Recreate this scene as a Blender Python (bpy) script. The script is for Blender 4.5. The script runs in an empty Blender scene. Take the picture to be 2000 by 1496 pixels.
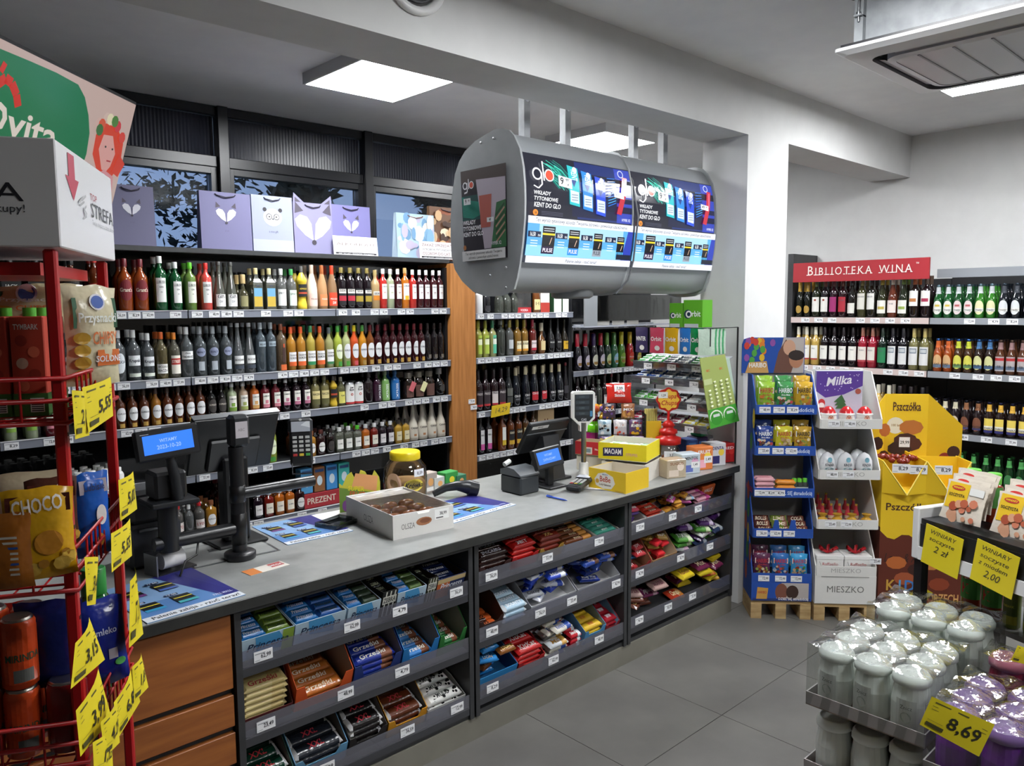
import bpy, math, random
from mathutils import Vector, Matrix
random.seed(7)
sc = bpy.context.scene
COL = sc.collection
# ---------------- camera ----------------
FPX = 1524.83
_yaw, _pit, _rol = (math.radians(a) for a in (46.9614, 5.6416, -0.40986))
EYE = Vector((0, 0, 1.80))
_f = Vector((math.cos(_yaw), math.sin(_yaw), 0)); _r = Vector((math.sin(_yaw), -math.cos(_yaw), 0)); _u = Vector((0, 0, 1))
CF = _f*math.cos(_pit) - _u*math.sin(_pit); _u2 = _u*math.cos(_pit) + _f*math.sin(_pit)
CR = _r*math.cos(_rol) + _u2*math.sin(_rol); CU = _u2*math.cos(_rol) - _r*math.sin(_rol)
cam = bpy.data.cameras.new('camera'); camo = bpy.data.objects.new('camera', cam); COL.objects.link(camo)
cam.sensor_fit = 'HORIZONTAL'; cam.sensor_width = 36; cam.lens = FPX/2000*36; cam.clip_start = .02
_m = Matrix((CR, CU, -CF)).transposed().to_4x4(); _m.translation = EYE
camo.matrix_world = _m; sc.camera = camo
def ray(x, y): return CF*FPX + CR*(x-1000) - CU*(y-748)
def at(x, y, ax, v):
    "the point of the plane axis=v that stands at photo position x, y (used once, to measure real places)"
    d = ray(x, y); return EYE + d*((v-EYE[ax])/d[ax])
def gx(x, y, v): return at(x, y, 0, v)
def gy(x, y, v): return at(x, y, 1, v)
def gz(x, y, v): return at(x, y, 2, v)
# ---------------- world, exposure ----------------
sc.view_settings.view_transform = 'Standard'; sc.view_settings.look = 'None'
sc.view_settings.exposure = 0.50; sc.view_settings.gamma = 1.0; sc.view_settings.use_curve_mapping = False
w = bpy.data.worlds.new('dusk'); sc.world = w; w.use_nodes = True
nt = w.node_tree; bg = nt.nodes['Background']
tc = nt.nodes.new('ShaderNodeTexCoord'); sx = nt.nodes.new('ShaderNodeSeparateXYZ'); rp = nt.nodes.new('ShaderNodeValToRGB')
nt.links.new(tc.outputs['Generated'], sx.inputs[0]); nt.links.new(sx.outputs['Z'], rp.inputs[0]); nt.links.new(rp.outputs[0], bg.inputs[0])
rp.color_ramp.elements[0].position = 0.0; rp.color_ramp.elements[0].color = (.21, .27, .37, 1)
rp.color_ramp.elements[1].position = 0.7; rp.color_ramp.elements[1].color = (.08, .12, .19, 1)
bg.inputs[1].default_value = 3.2
LED_POWER = 42.0     # radiance of every ceiling panel
# ---------------- materials ----------------
def lin(h):
    h = h.lstrip('#'); c = [int(h[i:i+2], 16)/255 for i in (0, 2, 4)]
    return tuple(x/12.92 if x <= .04045 else ((x+.055)/1.055)**2.4 for x in c) + (1,)
_MC = {}
def M(key):
    """material by key: a finish letter and a colour, e.g. 'p#aa0000'.
    d paper/paint, p plastic, s shiny wrapper film, m metal, c clear glass, t tinted clear, q liquid filled glass, e lit, f thin foil film, k card"""
    if key in _MC: return _MC[key]
    if callable(key): return key()
    t, hx = (key[0], key[1:8]) if key[0] != '#' else ('d', key[:7])
    m = bpy.data.materials.new(key); m.use_nodes = True; _MC[key] = m
    n = m.node_tree.nodes; l = m.node_tree.links; b = n['Principled BSDF']; c = lin(hx)
    def bump(scale, strength, dist=.004, detail=2):
        x = n.new('ShaderNodeTexNoise'); x.inputs['Scale'].default_value = scale; x.inputs['Detail'].default_value = detail
        o = n.new('ShaderNodeTexCoord'); l.new(o.outputs['Object'], x.inputs['Vector'])
        k = n.new('ShaderNodeBump'); k.inputs['Strength'].default_value = strength; k.inputs['Distance'].default_value = dist
        l.new(x.outputs['Fac'], k.inputs['Height']); l.new(k.outputs[0], b.inputs['Normal']); return x, o
    b.inputs['Base Color'].default_value = c
    if t == 'd': b.inputs['Roughness'].default_value = .65
    elif t == 'k': b.inputs['Roughness'].default_value = .75; bump(60, .12)
    elif t == 'p': b.inputs['Roughness'].default_value = .32
    elif t == 's': b.inputs['Roughness'].default_value = .22; bump(38, .55, .006)
    elif t == 'm': b.inputs['Roughness'].default_value = .3; b.inputs['Metallic'].default_value = 1
    elif t == 'e': b.inputs['Emission Color'].default_value = c; b.inputs['Emission Strength'].default_value = float(key[8:] or 1); b.inputs['Base Color'].default_value = (.02, .02, .02, 1); b.inputs['Roughness'].default_value = .15
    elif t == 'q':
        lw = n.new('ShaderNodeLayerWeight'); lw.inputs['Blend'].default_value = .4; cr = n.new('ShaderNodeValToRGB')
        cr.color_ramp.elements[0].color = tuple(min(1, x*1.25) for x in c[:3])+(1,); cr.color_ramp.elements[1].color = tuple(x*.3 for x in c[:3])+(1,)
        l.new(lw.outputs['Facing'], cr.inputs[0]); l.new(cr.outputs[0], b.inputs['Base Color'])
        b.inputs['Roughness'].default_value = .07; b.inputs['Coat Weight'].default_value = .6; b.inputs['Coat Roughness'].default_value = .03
    elif t in 'ctfv':
        n.remove(b); out = n['Material Output']
        tr = n.new('ShaderNodeBsdfTransparent'); gl = n.new('ShaderNodeBsdfGlossy'); gl.inputs['Roughness'].default_value = .05 if t != 'f' else .12
        lw = n.new('ShaderNodeLayerWeight'); lw.inputs['Blend'].default_value = .35
        cr = n.new('ShaderNodeValToRGB'); cr.color_ramp.elements[0].color = c; e = cr.color_ramp.elements[1]
        e.color = tuple(x*({'c': .28, 't': .5, 'f': .95, 'v': .8}[t]) for x in c[:3]) + (1,)
        l.new(lw.outputs['Facing'], cr.inputs[0]); l.new(cr.outputs[0], tr.inputs[0])
        mx = n.new('ShaderNodeMixShader'); ma = n.new('ShaderNodeMath'); ma.operation = 'MULTIPLY_ADD'; l.new(lw.outputs['Fresnel'], ma.inputs[0])
        ma.inputs[1].default_value = .55 if t != 'f' else .4; ma.inputs[2].default_value = .05 if t != 'f' else .06
        l.new(ma.outputs[0], mx.inputs[0]); l.new(tr.outputs[0], mx.inputs[1]); l.new(gl.outputs[0], mx.inputs[2]); l.new(mx.outputs[0], out.inputs[0])
        if t in 'tv':      # filled clear bottle: part of the light is scattered back by the liquid and the glass
            pb = n.new('ShaderNodeBsdfDiffuse'); pb.inputs[0].default_value = tuple(x*.62 for x in c[:3])+(1,); m2 = n.new('ShaderNodeMixShader'); m2.inputs[0].default_value = .3 if t == 't' else .13
            l.new(tr.outputs[0], m2.inputs[1]); l.new(pb.outputs[0], m2.inputs[2]); l.new(m2.outputs[0], mx.inputs[1])
        if t == 'f':
            x = n.new('ShaderNodeTexNoise'); x.inputs['Scale'].default_value = 28; x.inputs['Detail'].default_value = 3
            o = n.new('ShaderNodeTexCoord'); l.new(o.outputs['Object'], x.inputs['Vector'])
            k = n.new('ShaderNodeBump'); k.inputs['Strength'].default_value = .8; k.inputs['Distance'].default_value = .008
            l.new(x.outputs['Fac'], k.inputs['Height']); l.new(k.outputs[0], gl.inputs['Normal']); l.new(k.outputs[0], lw.inputs['Normal'])
    return m
def noisy(name, c1, c2, scale, rough=.6, stretch=(1, 1, 1), bump=.1, detail=5, contrast=(.35, .65), spec=.5):
    if name in _MC: return _MC[name]
    m = bpy.data.materials.new(name); m.use_nodes = True; _MC[name] = m
    n = m.node_tree.nodes; l = m.node_tree.links; b = n['Principled BSDF']
    o = n.new('ShaderNodeTexCoord'); mp = n.new('ShaderNodeMapping'); mp.inputs['Scale'].default_value = stretch; l.new(o.outputs['Object'], mp.inputs[0])
    x = n.new('ShaderNodeTexNoise'); x.inputs['Scale'].default_value = scale; x.inputs['Detail'].default_value = detail; l.new(mp.outputs[0], x.inputs['Vector'])
    r = n.new('ShaderNodeValToRGB'); r.color_ramp.elements[0].color = lin(c1); r.color_ramp.elements[1].color = lin(c2)
    r.color_ramp.elements[0].position, r.color_ramp.elements[1].position = contrast
    l.new(x.outputs['Fac'], r.inputs[0]); l.new(r.outputs[0], b.inputs['Base Color']); b.inputs['Roughness'].default_value = rough
    b.inputs['Specular IOR Level'].default_value = spec
    if bump:
        k = n.new('ShaderNodeBump'); k.inputs['Strength'].default_value = bump; k.inputs['Distance'].default_value = .003
        l.new(x.outputs['Fac'], k.inputs['Height']); l.new(k.outputs[0], b.inputs['Normal'])
    return m
noisy('wall_paint', '#d6d6d5', '#dadad9', 9, .8, bump=.05)
noisy('wall_unseen_dark', '#6d6862', '#8a847c', 1.5, .8, bump=.05)  # unseen walls, darkened as if shelved to cut the light they bounce back
noisy('ceiling_paint', '#e6e6e8', '#ebebec', 6, .85, bump=.05)
noisy('floor_tile', '#5f5d5a', '#716f6b', 3.2, .42, bump=.04, detail=8, contrast=(.3, .7))
noisy('grout', '#3a3836', '#444240', 30, .9)
noisy('plinth_tile', '#6d6a60', '#7c796f', 4, .45, bump=.05)
noisy('worktop', '#898b89', '#9a9c9a', 16, .3, bump=.02, detail=10, contrast=(.25, .75))
noisy('anthracite', '#303133', '#37383a', 20, .42, bump=.04)
noisy('shelf_black', '#17181b', '#1d1e22', 20, .5, bump=.04)
noisy('oak_warm', '#a56a34', '#bd7f44', 5, .45, (9, 9, .7), .05)
noisy('oak_drawer', '#8f5226', '#a9662f', 4, .45, (.8, 9, 9), .05)
noisy('pallet_wood', '#a98a5c', '#c4a878', 8, .8, (1, 1, 5), .2)
noisy('frame_black', '#141519', '#1a1b20', 12, .33, bump=.02)
noisy('galvanised', '#8d9194', '#a4a8ab', 14, .38, bump=.04)
noisy('light_metal', '#a3a7a9', '#acb0b2', 10, .34, bump=.02)
noisy("spandrel", "#1b1d26", "#242733", 3, .3, bump=0)
_g = M("c#c4cad4"); _g.name = "pane"; _MC["pane"] = _g; del _MC["c#c4cad4"]
# ---------------- mesh builder ----------------
class MB:
    def __init__(s): s.v = []; s.f = []; s.k = []; s.sm = []; s.M = Matrix.Identity(4)
    def _p(s, pts):
        b = len(s.v); s.v += [tuple(s.M @ Vector(p)) for p in pts]; return b
    def face(s, pts, key, smooth=False):
        b = s._p(pts); s.f.append(tuple(range(b, b+len(pts)))); s.k.append(key); s.sm.append(smooth); return s
    def mesh(s, pts, faces, key, smooth=False):
        b = s._p(pts)
        for f in faces: s.f.append(tuple(b+i for i in f)); s.k.append(key); s.sm.append(smooth)
        return s
    def box(s, x0, x1, y0, y1, z0, z1, key, bev=0):
        if bev:
            c = min(bev, (x1-x0)/2.01, (y1-y0)/2.01, (z1-z0)/2.01); pts = []
            for zz, i in ((z0, c), (z0+c, 0), (z1-c, 0), (z1, c)):
                pts += [(x0+i+c*(i == 0), y0+i, zz), (x1-i-c*(i == 0), y0+i, zz), (x1-i, y0+i+c*(i == 0), zz), (x1-i, y1-i-c*(i == 0), zz),
                        (x1-i-c*(i == 0), y1-i, zz), (x0+i+c*(i == 0), y1-i, zz), (x0+i, y1-i-c*(i == 0), zz), (x0+i, y0+i+c*(i == 0), zz)]
            fs = [tuple(range(7, -1, -1)), tuple(range(24, 32))]
            for r in range(3):
                for j in range(8): fs.append((r*8+j, r*8+(j+1) % 8, r*8+8+(j+1) % 8, r*8+8+j))
            return s.mesh(pts, fs, key)
        p = [(x, y, z) for z in (z0, z1) for y in (y0, y1) for x in (x0, x1)]
        return s.mesh(p, [(0, 2, 3, 1), (4, 5, 7, 6), (0, 1, 5, 4), (2, 6, 7, 3), (0, 4, 6, 2), (1, 3, 7, 5)], key)
    def obox(s, o, a, b, c, key):
        "box from corner o along vectors a, b, c"
        o, a, b, c = map(Vector, (o, a, b, c))
        p = [o+i*a+j*b+k*c for k in (0, 1) for j in (0, 1) for i in (0, 1)]
        return s.mesh(p, [(0, 2, 3, 1), (4, 5, 7, 6), (0, 1, 5, 4), (2, 6, 7, 3), (0, 4, 6, 2), (1, 3, 7, 5)], key)
    def lathe(s, prof, key, seg=14, cx=0, cy=0, sy=1, cap=True, smooth=True):
        b = len(prof); pts = [(cx+r*math.cos(2*math.pi*j/seg), cy+sy*r*math.sin(2*math.pi*j/seg), z) for r, z in prof for j in range(seg)]
        fs = [(i*seg+j, i*seg+(j+1) % seg, (i+1)*seg+(j+1) % seg, (i+1)*seg+j) for i in range(b-1) for j in range(seg)]
        s.mesh(pts, fs, key, smooth)
        if cap:
            s.mesh(pts[:seg][::-1], [tuple(range(seg))], key); s.mesh(pts[-seg:], [tuple(range(seg))], key)
        return s
    def tube(s, path, r, key, seg=8, cap=True):
        P = [Vector(p) for p in path]; R = r if isinstance(r, (list, tuple)) else [r]*len(P); pts = []
        up = None
        for i, p in enumerate(P):
            d = (P[min(i+1, len(P)-1)]-P[max(i-1, 0)]).normalized()
            if up is None: up = Vector((0, 0, 1)) if abs(d.z) < .9 else Vector((1, 0, 0))
            a = d.cross(up).normalized(); up = a.cross(d).normalized()
            pts += [p+(a*math.cos(2*math.pi*j/seg)+up*math.sin(2*math.pi*j/seg))*R[i] for j in range(seg)]
        fs = [(i*seg+j, i*seg+(j+1) % seg, (i+1)*seg+(j+1) % seg, (i+1)*seg+j) for i in range(len(P)-1) for j in range(seg)]
        s.mesh(pts, fs, key, True)
        if cap: s.mesh(pts[:seg][::-1], [tuple(range(seg))], key); s.mesh(pts[-seg:], [tuple(range(seg))], key)
        return s
    def prism(s, poly, off, key, smooth=False, kcap=None):
        "poly: 3-D points of one face, off: extrusion vector"
        o = Vector(off); n = len(poly); A = [Vector(p) for p in poly]; B = [p+o for p in A]
        s.mesh(A+B, [(i, (i+1) % n, n+(i+1) % n, n+i) for i in range(n)], key, smooth)
        s.face(A[::-1], kcap or key); s.face(B, kcap or key); return s
    def grid(s, fn, nu, nv, key, smooth=True, flip=False):
        pts = [fn(i/nu, j/nv) for j in range(nv+1) for i in range(nu+1)]
        fs = []
        for j in range(nv):
            for i in range(nu):
                q = (j*(nu+1)+i, j*(nu+1)+i+1, (j+1)*(nu+1)+i+1, (j+1)*(nu+1)+i); fs.append(q[::-1] if flip else q)
        return s.mesh(pts, fs, key, smooth)
    def data(s, name):
        me = bpy.data.meshes.new(name); me.from_pydata(s.v, [], s.f)
        ks = list(dict.fromkeys(s.k)); ix = {k: i for i, k in enumerate(ks)}
        for k in ks: me.materials.append(M(k))
        me.polygons.foreach_set('material_index', [ix[k] for k in s.k]); me.polygons.foreach_set('use_smooth', s.sm)
        me.update(); return me
    def build(s, name, parent=None, loc=None, rz=0):
        return put(s.data(name), name, parent, loc, rz)
def put(me, name, parent=None, loc=None, rz=0):
    o = bpy.data.objects.new(name, me); COL.objects.link(o)
    if parent: o.parent = parent
    if loc is not None: o.location = loc
    if rz: o.rotation_euler = (0, 0, rz)
    return o
def tag(o, label=None, cat=None, group=None, kind=None):
    if label: o['label'] = label
    if cat: o['category'] = cat
    if group: o['group'] = group
    if kind: o['kind'] = kind
    return o
def thing(name, label, cat, loc=(0, 0, 0), rz=0, group=None):
    o = bpy.data.objects.new(name, None); COL.objects.link(o); o.empty_display_size = .05
    o.location = loc; o.rotation_euler = (0, 0, rz); return tag(o, label, cat, group)
def dup(root, loc, rz=0, label=None):
    r = root.copy(); COL.objects.link(r); r.location = loc; r.rotation_euler = (0, 0, rz)
    if label: r['label'] = label
    for ch in root.children:
        c = ch.copy(); COL.objects.link(c); c.parent = r
        for g in ch.children: d = g.copy(); COL.objects.link(d); d.parent = c
    return r
def struct(mb, name, parent=None): return tag(mb.build(name, parent), kind='structure')
# ---------------- lettering: the built-in font cut into flat glyph meshes ----------------
GL = {}
def _glyphs():
    cs = "ABCDEFGHIJKLMNOPQRSTUVWXYZabcdefghijklmnopqrstuvwxyz0123456789.,:;-!?'#%*&/+ĄĆĘŁŃÓŚŹŻąćęłńóśźżäü™"
    tmp = []
    def mk(s, b):
        c = bpy.data.curves.new('t', 'FONT'); c.body = s; c.resolution_u = 2; c.offset = b
        o = bpy.data.objects.new('t', c); COL.objects.link(o); tmp.append(o); return o
    obs = [(ch, mk(ch, 0), mk(ch, .018), mk('|'+ch+'|', 0)) for ch in cs]; bar = mk('||', 0)
    dg = bpy.context.evaluated_depsgraph_get()
    def wid(o):
        me = o.evaluated_get(dg).to_mesh(); xs = [v.co.x for v in me.vertices]; return max(xs)-min(xs)
    wb = wid(bar); raw = {}
    for ch, a, b, c in obs:
        for st, o in ((0, a), (1, b)):
            me = o.evaluated_get(dg).to_mesh()
            raw[ch, st] = ([(v.co.x, v.co.y) for v in me.vertices], [tuple(p.vertices) for p in me.polygons], wid(c)-wb)
    ch_ = max(y for x, y in raw['H', 0][0])
    for k, (v, f, a) in raw.items(): GL[k] = ([(x/ch_, y/ch_) for x, y in v], f, a/ch_)
    for o in tmp:
        c = o.data; bpy.data.objects.remove(o); bpy.data.curves.remove(c)
_glyphs()
class Dec:
    "flat print laid on a surface: fn maps (u, v, lift) to a point"
    def __init__(s, mb, fn, lift=.0004, step=.00015, sub=1): s.mb, s.fn, s.h, s.st, s.sub = mb, fn, lift, step, sub
    def up(s): s.h += s.st; return s.h
    def poly(s, pts, key):
        h = s.up()
        if s.sub > 1 and len(pts) == 4:
            (a, b), (c, d), (e_, f_), (g, i_) = pts; n = s.sub; L = lambda p, q, t: p+(q-p)*t
            for k in range(n):
                t0, t1 = k/n, (k+1)/n
                s.mb.face([s.fn(L(a, g, t0), L(b, i_, t0), h), s.fn(L(c, e_, t0), L(d, f_, t0), h), s.fn(L(c, e_, t1), L(d, f_, t1), h), s.fn(L(a, g, t1), L(b, i_, t1), h)], key)
            return s
        s.mb.face([s.fn(u, v, h) for u, v in pts], key); return s
    def rect(s, u0, v0, u1, v1, key, n=1):
        if s.sub > 1: return s.poly([(u0, v0), (u1, v0), (u1, v1), (u0, v1)], key)
        h = s.up()
        for i in range(n):
            a, b = u0+(u1-u0)*i/n, u0+(u1-u0)*(i+1)/n
            s.mb.face([s.fn(a, v0, h), s.fn(b, v0, h), s.fn(b, v1, h), s.fn(a, v1, h)], key)
        return s
    def disc(s, u, v, r, key, ry=None, n=16, a0=0):
        return s.poly([(u+r*math.cos(2*math.pi*i/n+a0), v+(ry or r)*math.sin(2*math.pi*i/n+a0)) for i in range(n)], key)
    def line(s, pts, wd, key):
        h = s.up()
        for (a, b), (c, d) in zip(pts, pts[1:]):
            L = math.hypot(c-a, d-b) or 1; nx, ny = -(d-b)/L*wd/2, (c-a)/L*wd/2
            s.mb.face([s.fn(a-nx, b-ny, h), s.fn(c-nx, d-ny, h), s.fn(c+nx, d+ny, h), s.fn(a+nx, b+ny, h)], key)
        return s
    def text(s, t, u, v, hh, key, al='c', bold=1, sh=0, sx=.9, w=None, rot=0):
        adv = [GL.get((c, bold), GL['n', 0])[2] if c != ' ' else .42 for c in t]; tot = sum(adv)*hh*sx
        if w and tot > 0: sx *= w/tot; tot = w
        x = -tot/2 if al == 'c' else (0 if al == 'l' else -tot); h = s.up(); cr, sr = math.cos(rot), math.sin(rot)
        for c, a in zip(t, adv):
            if c != ' ' and (c, bold) in GL:
                V, Fs, _ = GL[c, bold]; q = []
                for px_, py_ in V:
                    X = x+px_*hh*sx+sh*py_*hh; Y = py_*hh; q.append(s.fn(u+X*cr-Y*sr, v+X*sr+Y*cr, h))
                s.mb.mesh(q, Fs, key)
            x += a*hh*sx
        return s
def flat(o, a, b):
    "frame: origin o, u axis a, v axis b (unit vectors); lift along a x b"
    o, a, b = Vector(o), Vector(a), Vector(b); n = a.cross(b)
    return lambda u, v, h: o+a*u+b*v+n*h
def cyl(r, cx=0, cy=0, a0=-math.pi/2):
    "u is arc length, front at angle a0"
    return lambda u, v, h: (cx+(r+h)*math.cos(a0+u/r), cy+(r+h)*math.sin(a0+u/r), v)
# ================= the setting =================
ZC, XW, YW, YB = 3.085, 6.5, 5.05, 2.41        # ceiling, right wall, window wall, beam front
X0, Y0 = -3.2, -4.0
fl = struct(MB().box(X0, XW, Y0, YW+.3, -.06, -.004, 'grout'), 'floor')
TS = .614
tx0, ty0 = 2.905-8*TS, 2.37-.598-10*TS
tile_me = MB().box(.0015, TS-.0015, .0015, TS-.0015, -.004, 0, 'floor_tile').data('tile')
for i in range(17):
    for j in range(14):
        x, y = tx0+i*TS, ty0+j*TS
        if x > X0 and y > -2.5 and x+TS < XW+.5 and x+y > .6 and y+TS < 3.2: put(tile_me, 'tile', fl, (x, y, 0))
struct(MB().box(X0, XW, Y0, YW+.3, ZC, ZC+.1, 'ceiling_paint'), 'ceiling')
struct(MB().box(XW, XW+.15, Y0, YW+.3, 0, ZC+.1, 'wall_paint'), 'wall_right')
struct(MB().box(X0-.15, X0, Y0, YW+.3, 0, ZC+.1, 'wall_unseen_dark'), 'wall_left')
struct(MB().box(X0-.15, XW+.15, Y0-.15, Y0, 0, ZC+.1, 'wall_unseen_dark'), 'wall_front')
# beam with pillar, one plastered body
ZB, YB2, PX0, PX1 = 2.762, 2.71, 4.106, 4.575
b = MB().prism([(X0, YB, ZB), (PX0, YB, ZB), (PX0, YB, 0), (PX1, YB, 0), (PX1, YB, 2.772), (XW, YB, 2.772), (XW, YB, ZC), (X0, YB, ZC)], (0, YB2-YB, 0), 'wall_paint')
struct(b, 'wall_beam')
# window wall: parapet, dark frames, panes
wl = struct(MB().box(X0, XW, YW, YW+.25, 0, .9, 'wall_paint'), 'wall_back')
muls = [-2.2+1.09*i for i in range(9)]
ZT = 2.735
k = 0
for i, x in enumerate(muls):
    nx = x+1.09
    if x < -.5 or x > 5.4: continue
    k += 1
    wn = tag(bpy.data.objects.new('window_%d' % k, None), kind='structure'); COL.objects.link(wn); wn.location = (x, YW, 0)
    b = MB(); b.box(-.035, .035, -.05, .09, .9, ZC-.005, 'frame_black', .004); b.build('mullion', wn)
    b = MB(); b.box(.036, 1.054, -.02, .07, ZT-.035, ZT+.035, 'frame_black', .004); b.build('transom', wn)
    b = MB(); b.box(.036, 1.054, -.02, .07, ZC-.06, ZC-.004, 'frame_black'); b.box(.036, .075, -.01, .07, .9, ZT-.036, 'frame_black'); b.box(1.015, 1.054, -.01, .07, .9, ZT-.036, 'frame_black'); b.box(.076, 1.014, -.01, .07, .9, .95, 'frame_black'); b.box(.076, 1.014, -.01, .07, ZT-.075, ZT-.036, 'frame_black'); b.build('sash_frame', wn)
    b = MB()                                   # ribbed dark spandrel panel above the transom
    n = 90; pts = [(.036+1.018*q/n, .03+(.004 if q % 2 else 0), z) for z in (ZT+.036, ZC-.061) for q in range(n+1)]
    b.mesh(pts, [(q, q+1, n+2+q, n+1+q) for q in range(n)], 'spandrel'); b.build('spandrel_panel', wn)
    b = MB(); b.box(.076, 1.014, .035, .041, .951, ZT-.076, 'pane'); b.build('pane', wn)
struct(MB().box(X0, 1.0, YW, YW+.25, .9, ZC, 'wall_paint') if False else MB().box(5.5, XW, YW, YW+.25, .9, ZC, 'wall_paint'), 'wall_back_corner')
struct(MB().box(X0, -.06, YW, YW+.25, .9, ZC, 'wall_paint'), 'wall_back_side')
# ceiling panels
def led(x, y, label, s=.6):
    t = thing('ceiling_light', label, 'light', (x, y, ZC), 0, 'square ceiling light panels')
    b = MB(); d = .062
    for a in ((-s/2, -s/2+.012, -s/2, s/2), (s/2-.012, s/2, -s/2, s/2), (-s/2+.012, s/2-.012, -s/2, -s/2+.012), (-s/2+.012, s/2-.012, s/2-.012, s/2)):
        b.box(*a, -d, 0, 'p#c9cacb')
    b.box(-s/2+.012, s/2-.012, -s/2+.012, s/2-.012, -.012, 0, 'p#c9cacb'); b.build('frame', t)
    MB().box(-s/2+.0125, s/2-.0125, -s/2+.0125, s/2-.0125, -d+.002, -d+.006, 'led').build('diffuser', t)
_m = M('e#fbfdff%g' % LED_POWER); _MC['led'] = _m
led(2.50, 3.73, 'square white light panel on ceiling behind beam, above liquor shelves')
led(4.66, 3.98, 'square light panel above the grey hanging cigarette display')
led(4.92, 1.42, 'lit panel beside the ceiling air conditioner at right')
for x, y, lb in ((2.3, 1.2, 'square light panel on the ceiling just before the beam'), (4.92, -1.2, 'square light panel on the ceiling behind the candle packs'), (2.3, -1.4, 'square light panel on the ceiling over the aisle behind')):  # the last panel is an added, unseen one that brightens sweets and red stand
    led(x, y, lb)
# round vent on the beam
t = thing('air_vent', 'round white air vent with dark grille high on the beam', 'vent', (1.776, YB, 3.0))
b = MB(); b.M = Matrix.Rotation(math.pi/2, 4, 'X'); b.lathe([(.14, 0), (.142, .012), (.13, .022), (.112, .016), (.108, .004)], 'p#e6e6e6', 32, cap=False); b.build('rim', t)
b = MB(); b.M = Matrix.Rotation(math.pi/2, 4, 'X'); b.lathe([(.107, .003), (.05, .0045), (.002, .0045)], 'p#1c1c1c', 24, cap=False)
for q in range(5): b.lathe([(.098-.02*q, .005), (.098-.02*q, .013), (.092-.02*q, .013), (.092-.02*q, .005)], 'p#55565a', 24, cap=False)
b.build('grille', t)
# cassette air conditioner hung below the ceiling
ax, ay, az, aw = 3.15, .58, 2.79, .90
t = thing('air_conditioner', 'white four-way cassette air conditioner hung below the ceiling', 'air conditioner', (ax, ay, az))
b = MB(); b.box(.06, aw-.06, .06, aw-.06, .035, .27, 'galvanised', .006); b.build('casing', t)
b = MB(); b.box(.02, aw-.02, .02, aw-.02, .018, .034, 'p#2a2a2e'); b.build('gasket', t)
b = MB()
def rr(s, r, z, n=5):
    c = aw/2; o = []
    for qx, qy, a0 in ((1, 1, 0), (-1, 1, 90), (-1, -1, 180), (1, -1, 270)):
        for i in range(n+1):
            a = math.radians(a0+90*i/n); o.append((c+qx*(s-r)+r*math.cos(a), c+qy*(s-r)+r*math.sin(a), z))
    return o
def ring(b, A, B, key, smooth=True):
    n = len(A); b.mesh(A+B, [(i, n+i, n+(i+1) % n, (i+1) % n) for i in range(n)], key, smooth)
P = [rr(.45, .02, .018), rr(.45, .02, .006), rr(.425, .03, -.008), rr(.355, .06, -.018)]
for A, B in zip(P, P[1:]): ring(b, A, B, 'p#dcdcdd')
b.build('fascia', t)
b = MB(); ring(b, rr(.355, .06, -.018), rr(.35, .06, .012), 'p#4a474c'); ring(b, rr(.35, .06, .012), rr(.315, .07, .012), 'p#2a282c'); b.build('air_slot', t)
b = MB(); ring(b, rr(.315, .07, .012), rr(.315, .07, -.02), 'p#d4d2d6'); ring(b, rr(.315, .07, -.02), rr(.285, .05, -.026), 'p#d4d2d6'); b.face(rr(.285, .05, -.024)[::-1], 'p#c3c1c6'); b.build('intake_panel', t)
gme = MB().box(-.275, .275, -.004, .004, -.0275, -.0235, 'p#8e8b92').data('groove')
for q in (-.19, -.065, .065, .19):
    put(gme, 'groove', t, (aw/2, aw/2+q, 0))
for q in range(4):
    b = MB(); b.M = Matrix.Translation((aw/2, aw/2, 0)) @ Matrix.Rotation(q*math.pi/2, 4, 'Z')
    b.mesh([(-.26, .322, -.012), (.26, .322, -.012), (.26, .348, -.006), (-.26, .348, -.006)], [(0, 1, 2, 3)], 'p#b9b6ba'); b.build('flap', t)
for q, (hx, hy) in enumerate(((.045, .80), (.045, .1), (.84, .80), (.84, .1))):
    b = MB(); b.box(hx-.012, hx+.028, hy, hy+.034, .02, .20, 'galvanised'); b.box(hx-.03, hx+.02, hy, hy+.03, .13, .136, 'galvanised')
    b.tube([(hx-.018, hy+.015, .11), (hx-.018, hy+.015, ZC-az)], .005, 'm#9a9c9e', 6); b.lathe([(.01, .137), (.01, .146)], 'm#9a9c9e', 6, hx-.018, hy+.015); b.build('hanger', t)
b = MB(); b.tube([(.03+.03*math.cos(a), .84+.012*math.sin(a*2), .24+.04*math.sin(a)) for a in [2*math.pi*i/16 for i in range(17)]], .003, 'p#222222', 5); b.build('cable', t)
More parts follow.
